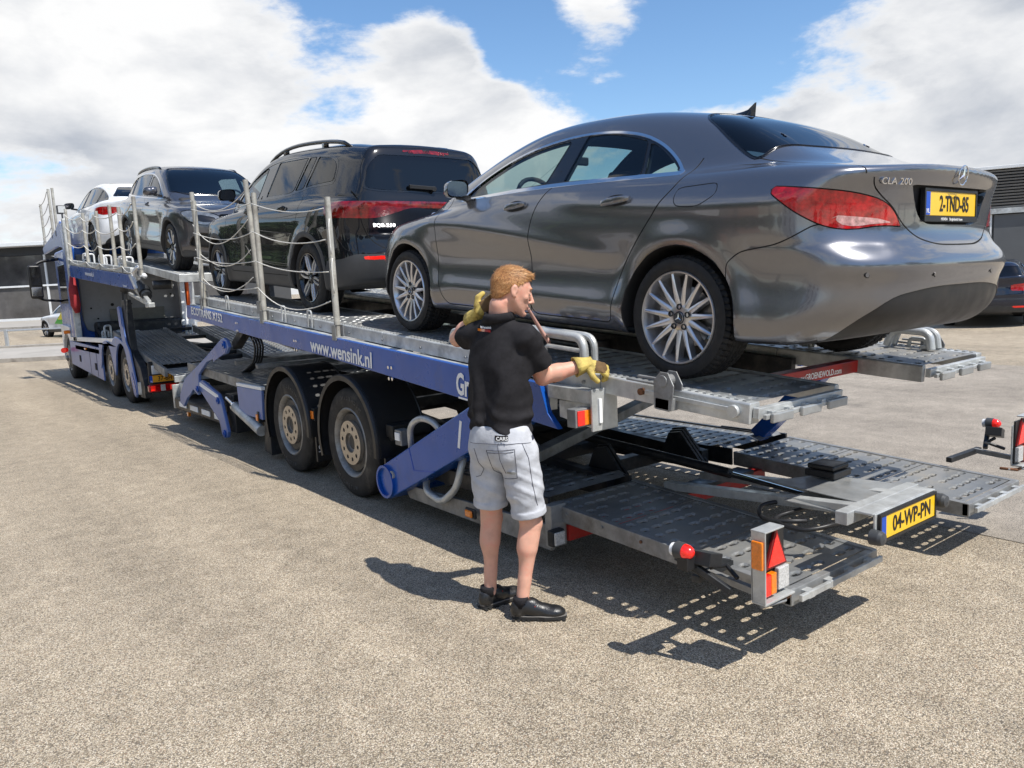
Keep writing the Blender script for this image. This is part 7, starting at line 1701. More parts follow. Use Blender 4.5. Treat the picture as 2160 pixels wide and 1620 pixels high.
q = MB(); yw = rear_y(ssp, .0, 1.20); q.bar((0, yw-.03, 1.205), (-.26, rear_y(ssp, -.26, 1.225)-.025, 1.215), .03, .035); q.cyl((0, yw, 1.20), (0, yw-.045, 1.20), .025, 12); q.build('rear_wiper', M_BLACKP, suv, bevel=.004)
crossover, csp = put_car('crossover', 'crossover_car', (4.03, 12.3+2.73*math.cos(.11), 2.19+2.73*math.sin(.11)), (-.11, 0, PI), P_GRY, 'grey crossover car facing backwards on the truck deck behind the railing', nu=200, nv=110)
roof_rails(crossover, csp, -.25, 1.35, mt=M_BLACKG, h=.03, x=.60)
for s in (-1, 1): door_handle(crossover, csp, .45, .965, s, P_GRY, .2); door_handle(crossover, csp, 1.42, .965, s, P_GRY, .2)
fastback, fsp = put_car('fastback', 'fastback_car', (3.98, 17.9, 2.69), (.05, 0, 0), P_WHT, 'white fastback car foremost on the truck deck above the cab', nu=150, nv=90, clad=M_BLACKP)
# ================================================================== parked cars round about
estate, esp = put_car('estate', 'parked_car', (19.55, 7.48, float(ground_z(18.8, 7.3))+.0, ), (0, 0, R(-68.3)), P_NAVY, 'dark navy car seen from behind at the right edge beyond the trailer', nu=130, nv=80)
P_WHT2 = car_paint('plain_white_paint', (.70, .71, .72), 0, .35, flake=0)
wc, wsp = put_car('crossover', 'parked_car', (6.25, 38.2, float(ground_z(5.9, 38)),), (0, 0, R(16)), P_WHT2, 'small white car with green and yellow marking beside the truck cab', nu=90, nv=60, extras=False)
q = MB(); x = side_x(wsp, .9, .85)
q.prism([(1.7, .62), (.9, .60), (.5, 1.05), (1.0, 1.05)], 0, -x-.02, -x+.012); q.build('green_marking', mat('green_decal', (.08, .45, .06), .4), wc)
q = MB(); q.prism([(1.3, .80), (.75, .80), (.5, 1.15), (.9, 1.15)], 0, -x-.026, -x-.021); q.build('yellow_marking', mat('yellow_decal', (.75, .62, .03), .4), wc)
bc, bsp = put_car('estate', 'parked_car', (8.7, 57.0, float(ground_z(8, 57))+.10), (0, 0, R(172)), P_BLK, 'black car parked on the pavement in front of the showroom', nu=80, nv=50, extras=False)
# the place behind the photographer, which the paintwork mirrors: trees, a white van and houses
M_LEAF = [mat('leaf_%s' % n, c, .55, var=.4, vscale=2.5) for n, c in (('dark', (.025, .055, .015)), ('mid', (.045, .095, .022)), ('light', (.085, .14, .035)))]
M_BARK = mat('bark', (.09, .07, .05), .9, var=.3, vscale=8, bump=.6, bscale=30)
def leaf_mesh(seed, n, rx, rz):
    r_ = np.random.RandomState(seed); u = r_.normal(size=(n, 3)); u /= np.linalg.norm(u, axis=1)[:, None]
    cl = r_.normal(size=(14, 3)); cl /= np.linalg.norm(cl, axis=1)[:, None]; cl *= .62; k = r_.randint(0, 14, n); P = cl[k]+u*(.42*r_.rand(n)**.4)[:, None]
    P = P*np.array([rx, rx, rz]); a = r_.normal(size=(n, 3)); b = r_.normal(size=(n, 3)); a /= np.linalg.norm(a, axis=1)[:, None]; b = np.cross(a, b); b /= np.linalg.norm(b, axis=1)[:, None]
    s = (.16+.14*r_.rand(n))[:, None]; V = np.stack([P-a*s, P+b*s*.7, P+a*s, P-b*s*.7], 1).reshape(-1, 3); F = np.arange(4*n).reshape(-1, 4)
    return V, F, r_.choice(3, n, p=[.4, .4, .2])
_lv = [leaf_mesh(3+i, 2600, 2.2+.3*i, 2.4+.3*i) for i in range(3)]
def tree_belt():
    Vs, Fs, Ms = [], [], []; nb = 0
    q = MB(); q.tube([(0, 0, -.1), (.05, .02, 1.2), (.0, .1, 2.6), (.1, 0, 4.2)], [.22, .17, .13, .06], 8)
    for k in range(7):
        a = k*2.4; q.tube([(0, .05, 2.0+.3*k), (.7*math.cos(a), .7*math.sin(a), 2.9+.3*k), (1.4*math.cos(a), 1.4*math.sin(a), 3.6+.35*k)], [.08, .05, .02], 6)
    tv = np.array(q.v); tf = np.array([f if len(f) == 4 else tuple(f[:4]) for f in q.f if len(f) >= 4])
    sp = [(-16+rnd.uniform(-2, 2), 6+i*4.2, rnd.uniform(7.5, 11)) for i in range(19)]+[(-24+i*7+rnd.uniform(-2, 2), -24+rnd.uniform(-3, 2), rnd.uniform(7, 10)) for i in range(10)]
    for i, (x, y, h) in enumerate(sp):
        a = rnd.uniform(0, 6); s_ = h/7; Rm = np.array([[math.cos(a), -math.sin(a), 0], [math.sin(a), math.cos(a), 0], [0, 0, 1]])*s_; o = np.array([x, y, float(ground_z(x, y))])
        V, F, mi = _lv[i % 3]
        for vv, ff, mm in ((V+np.array([0, 0, 4.5]), F, mi), (tv, tf, np.full(len(tf), 3))):
            Vs.append(vv@Rm.T+o); Fs.append(ff+nb); Ms.append(mm); nb += len(vv)
    o = np_mesh('tree_belt', np.concatenate(Vs), np.concatenate(Fs), M_LEAF+[M_BARK], None, False, mi=np.concatenate(Ms)); tag(o, 'belt of leafy trees across the car park behind the photographer', 'trees', kind='stuff')
tree_belt()
M_BRICK = mat('brick_wall', (.26, .13, .09), .85, var=.25, vscale=6); M_RTILE = mat('dark_roof_tiles', (.06, .05, .05), .8, var=.2)
for i, (x, y) in enumerate(((-27, 0), (-26, 24), (-26, 44))):
    hs = empty('house', (x, y, 0), (0, 0, 0), label=['white gabled house across the car park nearest the photographer', 'red brick gabled house across the car park in the middle', 'pale grey gabled house across the car park farthest along'][i], cat='house')
    q = MB(); q.bb(-4, 3, -5, 5, 0, 5.2); q.build('wall', [M_WHITEP, M_BRICK, mat('pale_render', (.5, .49, .46), .8, var=.1)][i], hs)
    q = MB(); q.prism([(-5.3, 5.2), (5.3, 5.2), (0, 8.6)], 0, -4.3, 3.3); q.build('roof', M_RTILE, hs)
    for yy in (-3.2, 0, 3.2):
        for zz in (1.0, 3.4): q = MB(); q.bb(3.0, 3.06, yy-.7, yy+.7, zz, zz+1.3); q.build('window', M_BGLASS, hs)
def van(x, y, rz, label):
    v = empty('white_van', (x, y, 0), (0, 0, rz), label=label, cat='van')
    q = MB(); q.prism([(-2.6, .4), (2.2, .4), (2.5, .9), (2.1, 1.25), (1.3, 2.1), (-2.6, 2.2)], 0, -.98, .98); q.build('body', M_WHITEP, v, bevel=.06, bseg=3)
    q = MB(); q.prism([(1.95, 1.35), (1.35, 2.0), (.5, 2.0), (.5, 1.3)], 0, -.99, .99); q.build('side_window', M_BGLASS, v)
    for yy in (-1.6, 1.6):
        for s in (-1, 1): q = MB(); q.cyl((s*.98, yy, .34), (s*.74, yy, .34), .34, 24); q.build('wheel', M_TYRE, v, bevel=.02)
van(-10.5, 15.5, R(4), 'white van parked across the car park, nearer the tall trees'); van(-10.9, 26.0, R(-3), 'white van parked across the car park, farther from the photographer')
# ================================================================== the man at the trailer
def surface_nets(val, org, h):
    """closed quad mesh of the zero level of a grid (negative inside)"""
    s = val < 0; nx, ny, nz = val.shape
    c = np.zeros((nx-1, ny-1, nz-1), np.int8)
    for i in (0, 1):
        for j in (0, 1):
            for k in (0, 1): c += s[i:nx-1+i, j:ny-1+j, k:nz-1+k]
    act = (c > 0) & (c < 8); idx = np.full(act.shape, -1); A = np.argwhere(act); idx[act] = np.arange(len(A))
    P = np.zeros((len(A), 3)); W = np.zeros(len(A)); cor = [(i, j, k) for i in (0, 1) for j in (0, 1) for k in (0, 1)]
    for a in range(8):
        for b in range(a+1, 8):
            ca, cb = np.array(cor[a]), np.array(cor[b])
            if np.abs(ca-cb).sum() != 1: continue
            va = val[A[:, 0]+ca[0], A[:, 1]+ca[1], A[:, 2]+ca[2]]; vb = val[A[:, 0]+cb[0], A[:, 1]+cb[1], A[:, 2]+cb[2]]
            m = (va < 0) != (vb < 0); t = np.where(m, va/np.where(m, va-vb, 1), 0)
            P += np.where(m[:, None], ca+(cb-ca)*t[:, None], 0); W += m
    P = (A+P/W[:, None])*h+org; F = []
    for ax in range(3):
        sl0 = [slice(1, -1)]*3; sl0[ax] = slice(0, -1); sl1 = [slice(1, -1)]*3; sl1[ax] = slice(1, None)
        a = s[tuple(sl0)]; b = s[tuple(sl1)]; E = np.argwhere(a != b); flip = a[tuple(E.T)]
        E = E+1; E[:, ax] -= 1; u, v = [(1, 2), (2, 0), (0, 1)][ax]
        def g(du, dv):
            q_ = E.copy(); q_[:, u] -= du; q_[:, v] -= dv; return idx[q_[:, 0], q_[:, 1], q_[:, 2]]
        Q = np.stack([g(0, 0), g(1, 0), g(1, 1), g(0, 1)], 1); Q = np.where(flip[:, None], Q, Q[:, ::-1]); F.append(Q)
    return P, np.concatenate(F)
class Field:
    def __init__(s, lo, hi, h):
        s.h = h; s.lo = np.array(lo, float); n = np.ceil((np.array(hi)-s.lo)/h).astype(int)+1; s.n = n; s.v = np.full(n, .2, np.float32)
        s.ax = [s.lo[i]+np.arange(n[i])*h for i in range(3)]
    def sub(s, lo, hi):
        r = []
        for i in range(3):
            a = max(0, int((lo[i]-s.lo[i])/s.h)); b = min(s.n[i], int((hi[i]-s.lo[i])/s.h)+2); r.append(slice(a, max(b, a)))
        return tuple(r), np.meshgrid(*[s.ax[i][r[i]] for i in range(3)], indexing='ij')
    def op(s, fn, lo, hi, k, sub=False):
        m = .05+k; lo = np.array(lo)-m; hi = np.array(hi)+m; r, (X, Y, Z) = s.sub(lo, hi)
        if X.size == 0: return s
        d = fn(X, Y, Z); s.v[r] = smax(s.v[r], -d, k) if sub else smin(s.v[r], d, k); return s
    def cone(s, a, ra, b, rb, k=.02, sub=False, sq=None):
        a = np.array(a, float); b = np.array(b, float); ab = b-a; L2 = ab.dot(ab)+1e-12
        def fn(X, Y, Z):
            t = np.clip(((X-a[0])*ab[0]+(Y-a[1])*ab[1]+(Z-a[2])*ab[2])/L2, 0, 1); r = ra+(rb-ra)*t
            return np.sqrt((X-a[0]-ab[0]*t)**2+(Y-a[1]-ab[1]*t)**2+(Z-a[2]-ab[2]*t)**2)-r
        R_ = max(ra, rb); return s.op(fn, np.minimum(a, b)-R_, np.maximum(a, b)+R_, k, sub)
    def ell(s, c, r, M=None, k=.02, sub=False):
        c = np.array(c, float); r = np.array(r, float); M = np.eye(3) if M is None else np.array(M)
        def fn(X, Y, Z):
            dx, dy, dz_ = X-c[0], Y-c[1], Z-c[2]; u = (dx*M[0, 0]+dy*M[0, 1]+dz_*M[0, 2]); v = (dx*M[1, 0]+dy*M[1, 1]+dz_*M[1, 2]); w = (dx*M[2, 0]+dy*M[2, 1]+dz_*M[2, 2])
            k0 = np.sqrt((u/r[0])**2+(v/r[1])**2+(w/r[2])**2); k1 = np.sqrt((u/r[0]**2)**2+(v/r[1]**2)**2+(w/r[2]**2)**2)+1e-9; return k0*(k0-1)/k1
        R_ = r.max(); return s.op(fn, c-R_, c+R_, k, sub)
    def plane(s, p, n, k=.005):
        """cut away everything on the side the normal points to"""
        n = np.array(n, float); n /= np.linalg.norm(n); X, Y, Z = np.meshgrid(*s.ax, indexing='ij')
        s.v = smax(s.v, (X-p[0])*n[0]+(Y-p[1])*n[1]+(Z-p[2])*n[2], k); return s
    def mesh(s): return surface_nets(s.v, s.lo, s.h)
MB_ = np.array([2.39, 3.221, 0.0]); RL = np.array([.7953, -.6062, 0]); FL = np.array([.6062, .7953, 0])
def v3(l, f, z): return (l, f, z)
person = empty('person', tuple(MB_), (0, 0, math.atan2(RL[1], RL[0])), label='man in black polo shirt, pale shorts and yellow gloves leaning on the trailer deck', cat='person')
TD = np.array([.6, .8, 0]); RD = np.array([.8, -.6, 0])
def T3(c, fwd, rt, up): return tuple(np.array(c)+TD*fwd+RD*rt+np.array([0, 0, up]))
Mt = [list(RD), list(TD), [0, 0, 1]]
SHc = (.0, .03, 1.50); HPc = (-.015, .0, .96)
RS, LS = T3(SHc, 0, .175, -.02), T3(SHc, .0, -.165, -.0)
RE, RW = (.212, .045, 1.272), (.452, .10, 1.318)
LE, LW = (-.238, .30, 1.475), (-.115, .115, 1.615)
RH, LH = T3(HPc, 0, .095, -.06), T3(HPc, 0, -.095, -.06)
RK, RA = (.112, -.035, .50), (.045, -.080, .085)
LK, LA = (-.100, .095, .50), (-.128, .085, .085)
# head frame
hp = R(16); Hf = np.array([.96*math.cos(hp), .20*math.cos(hp), -math.sin(hp)]); Hf /= np.linalg.norm(Hf); Hl = np.cross([0, 0, 1], Hf); Hl /= np.linalg.norm(Hl); Hu = np.cross(Hf, Hl)
HC = np.array([.076, .0, 1.725])
def hd(f, l, u): return tuple(HC+Hf*f+Hl*l+Hu*u)      # forward, to his left, up
HM = [list(Hf), list(Hl), list(Hu)]
B = Field((-.36, -.26, .02), (.56, .46, 1.88), .0055)
# torso and limbs of one continuous body
B.ell(T3(SHc, -.01, 0, -.14), (.165, .105, .22), Mt, .03); B.ell(T3(HPc, 0, 0, .10), (.15, .105, .16), Mt, .04); B.ell(T3(HPc, -.0, 0, -.02), (.15, .10, .12), Mt, .04)
B.cone(RS, .050, LS, .050, .05); B.cone(T3(SHc, 0, 0, .0), .07, hd(-.045, 0, -.085), .058, .03)
for (a, b, c_) in ((RH, RK, RA), (LH, LK, LA)):
    B.cone(a, .088, b, .058, .03); kn = np.array(b); an = np.array(c_); d_ = an-kn
    back = np.array([-.6, -.8, 0])*.5+np.array([-.4, 0, 0])*.5
    B.cone(b, .056, tuple(kn+d_*.30+back*.012), .055, .02); B.cone(tuple(kn+d_*.12), .052, tuple(kn+d_*.75), .034, .02); B.ell(tuple(kn+d_*.30+back*.030), (.043, .043, .105), None, .02)
    B.cone(tuple(kn+d_*.70), .036, c_, .034, .015); B.ell(tuple(an+np.array([0, 0, .0])), (.038, .038, .036), None, .012); B.ell(tuple(kn+np.array([.028, .02, .0])), (.034, .034, .045), None, .02)
B.cone(RS, .062, RE, .046, .03); re, rw = np.array(RE), np.array(RW); B.cone(RE, .045, tuple(re+(rw-re)*.35), .047, .02); B.cone(tuple(re+(rw-re)*.3), .046, RW, .029, .02); B.ell(tuple(re+np.array([0, 0, -.018])), (.036, .036, .03), None, .02)
B.cone(LS, .060, LE, .046, .03); le, lw = np.array(LE), np.array(LW); B.cone(LE, .044, tuple(le+(lw-le)*.35), .046, .02); B.cone(tuple(le+(lw-le)*.3), .045, LW, .029, .02)
# head and face
B.ell(hd(-.018, 0, .030), (.100, .076, .092), HM, .02); B.ell(hd(.018, 0, .0), (.074, .068, .088), HM, .02); B.ell(hd(.040, 0, -.055), (.052, .050, .055), HM, .025)
B.cone(hd(.0, .048, -.035), .024, hd(.072, .014, -.098), .018, .02); B.cone(hd(.0, -.048, -.035), .024, hd(.072, -.014, -.098), .018, .02); B.ell(hd(.080, 0, -.100), (.018, .020, .016), HM, .015)
B.cone(hd(.078, -.030, .030), .013, hd(.078, .030, .030), .013, .014)                 # brow
for s_ in (-1, 1):
    B.ell(hd(.098, s_*.034, .008), (.022, .020, .013), HM, .012, sub=True); B.ell(hd(.074, s_*.033, .007), (.014, .015, .012), HM, .004)
    B.cone(hd(.062, s_*.045, -.018), .016, hd(.072, s_*.030, -.030), .014, .016)      # cheekbone
    B.ell(hd(.098, s_*.012, -.038), (.010, .009, .008), HM, .006)                     # nostril wing
B.cone(hd(.086, 0, .018), .009, hd(.113, 0, -.028), .011, .010); B.ell(hd(.114, 0, -.032), (.012, .012, .010), HM, .008)
B.ell(hd(.086, 0, -.060), (.014, .026, .008), HM, .008); B.ell(hd(.083, 0, -.073), (.014, .022, .008), HM, .008); B.ell(hd(.104, 0, -.0665), (.014, .024, .0028), HM, .004, sub=True)
B.ell(hd(.082, 0, -.086), (.016, .026, .006), HM, .008, sub=True)
for s_ in (-1, 1):   # ears
    Me = [list(Hf), list(Hl), list(Hu)]
    B.ell(hd(-.010, s_*.079, .002), (.018, .009, .031), Me, .006); B.ell(hd(-.006, s_*.088, .004), (.010, .007, .018), Me, .005, sub=True); B.ell(hd(-.002, s_*.078, -.024), (.010, .007, .010), Me, .004)
for s_ in (-1, 1): B.cone(hd(-.03, s_*.045, -.06), .016, T3(SHc, .05, -s_*.03, .03), .016, .02)
V, F = B.mesh()
M_SKIN = mat('skin', (.66, .36, .26), .48, spec=.4, var=.10, vscale=18, dirt=(.66, .25, .18), dirtamt=.30, dscale=9, bump=.25, bscale=220)
nt = M_SKIN.node_tree; nt.nodes['Principled BSDF'].inputs['Subsurface Weight'].default_value = .12; nt.nodes['Principled BSDF'].inputs['Subsurface Radius'].default_value = (.012, .005, .003)
body = np_mesh('body', V, F, M_SKIN, person, True)
def smooth_mod(o, n=3, f=.6):
    m = o.modifiers.new('smooth', 'SMOOTH'); m.iterations = n; m.factor = f; return o
smooth_mod(body, 2, .5)
def fold(X, Y, Z, s, seed, amp):
    return amp*(np.sin(X*s[0]+Z*s[2]+seed)*np.sin(Y*s[1]-Z*s[2]*.6+seed*2)+.6*np.sin((X+Y)*s[0]*1.7+Z*s[2]*1.4+seed*3))
# polo shirt
S = Field((-.36, -.26, .94), (.40, .46, 1.66), .0055)
S.ell(T3(SHc, -.01, 0, -.13), (.182, .122, .235), Mt, .04); S.ell(T3(SHc, -.045, .03, -.16), (.12, .09, .18), Mt, .05)
S.cone(T3(SHc, .0, .05, -.18), .13, T3(HPc, .0, .04, .06), .125, .05); S.cone(T3(SHc, .0, -.05, -.18), .13, T3(HPc, .0, -.045, .06), .125, .05)
S.cone(RS, .062, LS, .062, .06); S.cone(T3(SHc, -.01, 0, .0), .085, hd(-.05, 0, -.125), .068, .035)
rs, ls = np.array(RS), np.array(LS); S.cone(RS, .064, tuple(rs+(re-rs)*.72), .076, .05); S.cone(LS, .066, tuple(ls+(le-ls)*.60), .070, .04)
S.cone(T3(SHc, -.02, .04, .045), .050, T3(SHc, -.01, .15, -.005), .060, .04); S.cone(T3(SHc, -.02, -.04, .045), .050, T3(SHc, -.01, -.14, .01), .060, .04)
X, Y, Z = np.meshgrid(*S.ax, indexing='ij')
# hanging folds from the shoulder blades, pulls towards the raised arm, crumples at the waist
w_ = np.clip((1.42-Z)/.2, 0, 1); tor = X*RD[0]+Y*RD[1]
pull = tor*46+(Z-1.3)*13+2.6*np.sin(Z*7+tor*5)+1.2*np.sin(Z*19)
S.v += (-.010*np.abs(np.sin(pull*.5))**3*2.2*w_*np.clip((Z-1.0)/.1, .4, 1)).astype(np.float32)
crump = (Z*78+tor*26*np.sign(tor+.03)+2.0*np.sin(tor*17)); S.v += (-.0055*np.sin(crump)*np.clip((1.20-Z)/.14, 0, 1)).astype(np.float32)
S.v += (-.004*np.sin(Z*50-X*40+1.5*np.sin(Y*30))*np.clip((Z-1.38)/.1, 0, 1)).astype(np.float32)
S.plane((0, 0, .985), (0.05, .06, -1), .004)
rd_ = (re-rs)/np.linalg.norm(re-rs); ld_ = (le-ls)/np.linalg.norm(le-ls)
def cutcap(fld, p, n, rad):
    """plane cut that only acts near one sleeve"""
    n = np.array(n)/np.linalg.norm(n); X, Y, Z = np.meshgrid(*fld.ax, indexing='ij'); d = (X-p[0])*n[0]+(Y-p[1])*n[1]+(Z-p[2])*n[2]
    q_ = np.sqrt((X-p[0]-d*n[0])**2+(Y-p[1]-d*n[1])**2+(Z-p[2]-d*n[2])**2); m = (q_ < rad) & (d > -.02) & (d < .22); fld.v = np.where(m, smax(fld.v, d, .004), fld.v)
cR = rs+(re-rs)*.66; cL = ls+(le-ls)*.55
cutcap(S, cR, rd_, .13); cutcap(S, cL, ld_, .13)
S.cone(tuple(cR-rd_*.03), .062, tuple(cR+rd_*.05), .066, .004, sub=True); S.cone(tuple(cL-ld_*.03), .056, tuple(cL+ld_*.05), .060, .004, sub=True)
nk = np.array(hd(-.050, 0, -.118)); nb = np.array(T3(SHc, 0, 0, .0)); nd = (nk-nb)/np.linalg.norm(nk-nb); S.plane(tuple(nk-nd*.012+np.array([0, 0, .0])), tuple(nd+TD*.35), .004)
S.cone(tuple(nk-nd*.04), .060, tuple(nk+nd*.05), .066, .004, sub=True)
V, F = S.mesh(); M_SHIRT = mat('black_cotton', (.019, .018, .020), .85, spec=.2, var=.25, vscale=30, bump=.35, bscale=600)
shirt = smooth_mod(np_mesh('polo_shirt', V, F, M_SHIRT, person, True), 3, .5)
# collar
q = MB(); vs = []; n = 36
for i in range(n+1):
    a = 2*PI*i/n; ca, sa = math.cos(a), math.sin(a); e1 = RD; e2 = np.cross(nd, e1); e2 /= np.linalg.norm(e2)
    for (rr_, hh) in ((.069, -.035), (.066, .006), (.069, .014), (.078, .002), (.088, -.030)):
        if sa > .88: rr_ *= 1.05
        p = nk-nd*.018+(e1*ca*rr_*1.0+e2*sa*rr_*1.08)+nd*hh+nd*(-.018*sa); vs.append(tuple(p))
q.add(vs, [(i*5+k, i*5+k+1, i*5+k+6, i*5+k+5) for i in range(n) for k in range(4)]); co = q.build('collar', M_SHIRT, shirt, smooth=True); m_ = co.modifiers.new('thickness', 'SOLIDIFY'); m_.thickness = .004
# shorts
P_ = Field((-.30, -.24, .50), (.32, .30, 1.08), .0055)
P_.ell(T3(HPc, -.015, 0, .02), (.178, .128, .13), Mt, .03); P_.cone(T3(HPc, .0, 0, .08), .128, T3(HPc, 0, 0, -.02), .14, .04); P_.ell(T3(HPc, -.050, .07, -.04), (.098, .092, .12), Mt, .04); P_.ell(T3(HPc, -.050, -.07, -.04), (.098, .092, .12), Mt, .04)
for (a, b, hz) in ((RH, RK, .555), (LH, LK, .575)):
    a_ = np.array(a); b_ = np.array(b); P_.cone(a, .108, tuple(a_+(b_-a_)*.5), .098, .03); P_.cone(tuple(a_+(b_-a_)*.5), .095, b, .083, .03)
    t = (hz-a[2])/(b[2]-a[2]); c0 = a_+(b_-a_)*t; c1 = a_+(b_-a_)*(t-.10); dd = (b_-a_)/np.linalg.norm(b_-a_)
X, Y, Z = np.meshgrid(*P_.ax, indexing='ij')
P_.v += (-.0035*np.maximum(np.sin(Z*70+X*45+2.5*np.sin(Y*15+Z*11)), -.3)*np.clip((.90-Z)/.1, 0, 1)*np.clip((Z-.60)/.06, .2, 1)-.002*np.sin(X*50-Z*35+1.3*np.sin(Z*25))).astype(np.float32)
P_.plane((0, 0, 1.045), (0, 0, 1), .004)
for (a, b, hz, sel) in ((RH, RK, .553, 1), (LH, LK, .580, -1)):
    a_ = np.array(a); b_ = np.array(b); dd = (b_-a_)/np.linalg.norm(b_-a_); t = (hz-a[2])/(b[2]-a[2]); c0 = a_+(b_-a_)*t
    cutcap(P_, c0, dd, .115)
    # turned-up cuff and open leg
    def band(X, Y, Z, c0=c0, dd=dd):
        d = (X-c0[0])*dd[0]+(Y-c0[1])*dd[1]+(Z-c0[2])*dd[2]; r_ = np.sqrt((X-c0[0]-d*dd[0])**2+(Y-c0[1]-d*dd[1])**2+(Z-c0[2]-d*dd[2])**2)
        return np.maximum(np.abs(d+.018)-.018, np.abs(r_-.088)-.007)
    P_.op(band, c0-.11, c0+.11, .004); P_.cone(tuple(c0-dd*.02), .074, tuple(c0+dd*.06), .080, .004, sub=True)
V, F = P_.mesh(); M_SHORT = mat('pale_grey_denim', (.47, .48, .51), .85, spec=.2, var=.14, vscale=16, bump=1.0, bscale=26)
shorts = smooth_mod(np_mesh('shorts', V, F, M_SHORT, person, True), 3, .5)
# stitched details lying on the cloth: project onto the shorts / shirt field
def on_field(fld, p, dr):
    p = np.array(p, float); dr = np.array(dr, float); dr /= np.linalg.norm(dr)
    def val(q_):
        i = (q_-fld.lo)/fld.h; j = np.floor(i).astype(int); j = np.clip(j, 0, fld.n-2); t = i-j; s_ = 0
        for a in (0, 1):
            for b in (0, 1):
                for c_ in (0, 1): s_ += fld.v[j[0]+a, j[1]+b, j[2]+c_]*(t[0] if a else 1-t[0])*(t[1] if b else 1-t[1])*(t[2] if c_ else 1-t[2])
        return s_
    q_ = p-dr*.25
    for _ in range(400):
        if val(q_) < 0: break
        q_ = q_+dr*.0015
    return q_-dr*.002
M_STITCH = mat('dark_stitching', (.10, .10, .12), .8)
def stitch(fld, pts, par, r=.0016, m=M_STITCH, name='stitching', dr=(0, 1, 0)):
    out = []
    for a, b in zip(pts[:-1], pts[1:]):
        k = max(2, int(math.hypot(b[0]-a[0], b[1]-a[1])/.012))
        for i in range(k): t = i/k; out.append(on_field(fld, (a[0]+(b[0]-a[0])*t, 0, a[1]+(b[1]-a[1])*t), dr))
    out.append(on_field(fld, (pts[-1][0], 0, pts[-1][1]), dr)); q = MB(); q.tube([tuple(p) for p in out], r, 5); return q.build(name, m, par, smooth=True)
stitch(P_, [(-.10, .925), (.045, .935), (.052, .78), (-.02, .765), (-.07, .80), (-.10, .925)], shorts); stitch(P_, [(-.093, .912), (.040, .922)], shorts)
stitch(P_, [(-.185, .955), (-.05, .962), (.07, .962), (.13, .955)], shorts); stitch(P_, [(-.04, .96), (-.032, .88), (-.005, .80)], shorts)
stitch(P_, [(.085, .96), (.115, .88), (.128, .75), (.150, .62)], shorts); stitch(P_, [(-.165, .93), (-.145, .85), (-.12, .81), (-.14, .77), (-.165, .76)], shorts)
def patch(fld, c, w, h, par, m, name, dr=(0, 1, 0), rot=0.0, off=.0, nn=8):
    q = MB(); vs = []
    for i in range(nn+1):
        for j in range(3):
            u, v_ = (i/nn-.5)*w, (j/2-.5)*h; x_ = c[0]+u*math.cos(rot)-v_*math.sin(rot); z_ = c[1]+u*math.sin(rot)+v_*math.cos(rot); p = on_field(fld, (x_, 0, z_), dr); p = p-np.array(dr)*(.003+off); vs.append(tuple(p))
    q.add(vs, [(i*3+j, (i+1)*3+j, (i+1)*3+j+1, i*3+j+1) for i in range(nn) for j in range(2)]); return q.build(name, m, par, smooth=True)
patch(P_, (-.018, .993), .068, .026, shorts, M_SHIRT, 'waist_label'); p = on_field(P_, (-.018, 0, .993), (0, 1, 0)); text_obj('label_text', 'CARS', M_LETTER, plane_M((p[0]-.028, p[1]-.004, .984), (.93, -.30, 0), (0, 0, 1)), .026, shorts, .0006, bold=.0006)
patch(P_, (.115, .975), .032, .022, shorts, mat('navy_label', (.03, .035, .06), .6), 'pocket_label', dr=(-.4, 1, 0))
patch(P_, (.025, .807), .05, .012, shorts, mat('grey_zip', (.25, .25, .24), .4, .4), 'zip_label')
# logo near the collar
patch(S, (-.088, 1.535), .052, .013, shirt, M_AMBER, 'logo_yellow', rot=-.08); patch(S, (-.062, 1.533), .03, .013, shirt, M_RED, 'logo_red', rot=-.08, off=.001)
p = on_field(S, (-.075, 0, 1.552), (0, 1, 0)); text_obj('logo_text', 'Wensink', M_LETTER, plane_M((p[0]-.024, p[1]-.008, 1.546), (.86, -.50, -.06), (0, .25, 1)), .018, shirt, .0006, bold=.0004)
# hair: short cap of strands
M_HAIR = [mat('hair_%d' % i, c, .5, spec=.5) for i, c in enumerate(((.20, .085, .03), (.46, .21, .075), (.64, .36, .15)))]
hc = Field(tuple(HC-.14), tuple(HC+.15), .005); hc.ell(hd(-.020, 0, .032), (.102, .078, .094), HM, .01); hc.ell(hd(.022, 0, .092), (.060, .054, .024), HM, .02); hc.ell(hd(-.045, 0, -.02), (.066, .064, .055), HM, .02)
hc.plane(hd(.044, 0, .060), tuple(Hf*.70-Hu*.71), .006); hc.plane(hd(-.028, 0, -.040), tuple(Hf*.62-Hu*.78), .006); hc.plane(hd(0, 0, -.068), tuple(-Hu), .008)
for s_ in (-1, 1): hc.ell(hd(-.002, s_*.080, -.004), (.022, .02, .035), HM, .006, sub=True)
V, F = hc.mesh(); hair = smooth_mod(np_mesh('hair', V, F, M_HAIR[1], person, True), 1, .4)
hr = np.random.RandomState(5); c_ = V; fn = np.cross(V[F[:, 1]]-V[F[:, 0]], V[F[:, 2]]-V[F[:, 0]]); fn /= np.maximum(np.linalg.norm(fn, axis=1), 1e-9)[:, None]; ce = V[F].mean(1)
outw = ((ce-np.array(hd(-.02, 0, .0)))*fn).sum(1); fn = np.where(outw[:, None] < 0, -fn, fn)
pick = hr.choice(len(F), 13000); P0 = ce[pick]+hr.normal(size=(13000, 3))*.002; NN = fn[pick]; up_ = ((ce[pick]-HC)@Hu); ln = np.where(up_ > .075, .022, np.where(up_ > .03, .012, .008))*(.7+.6*hr.rand(13000))
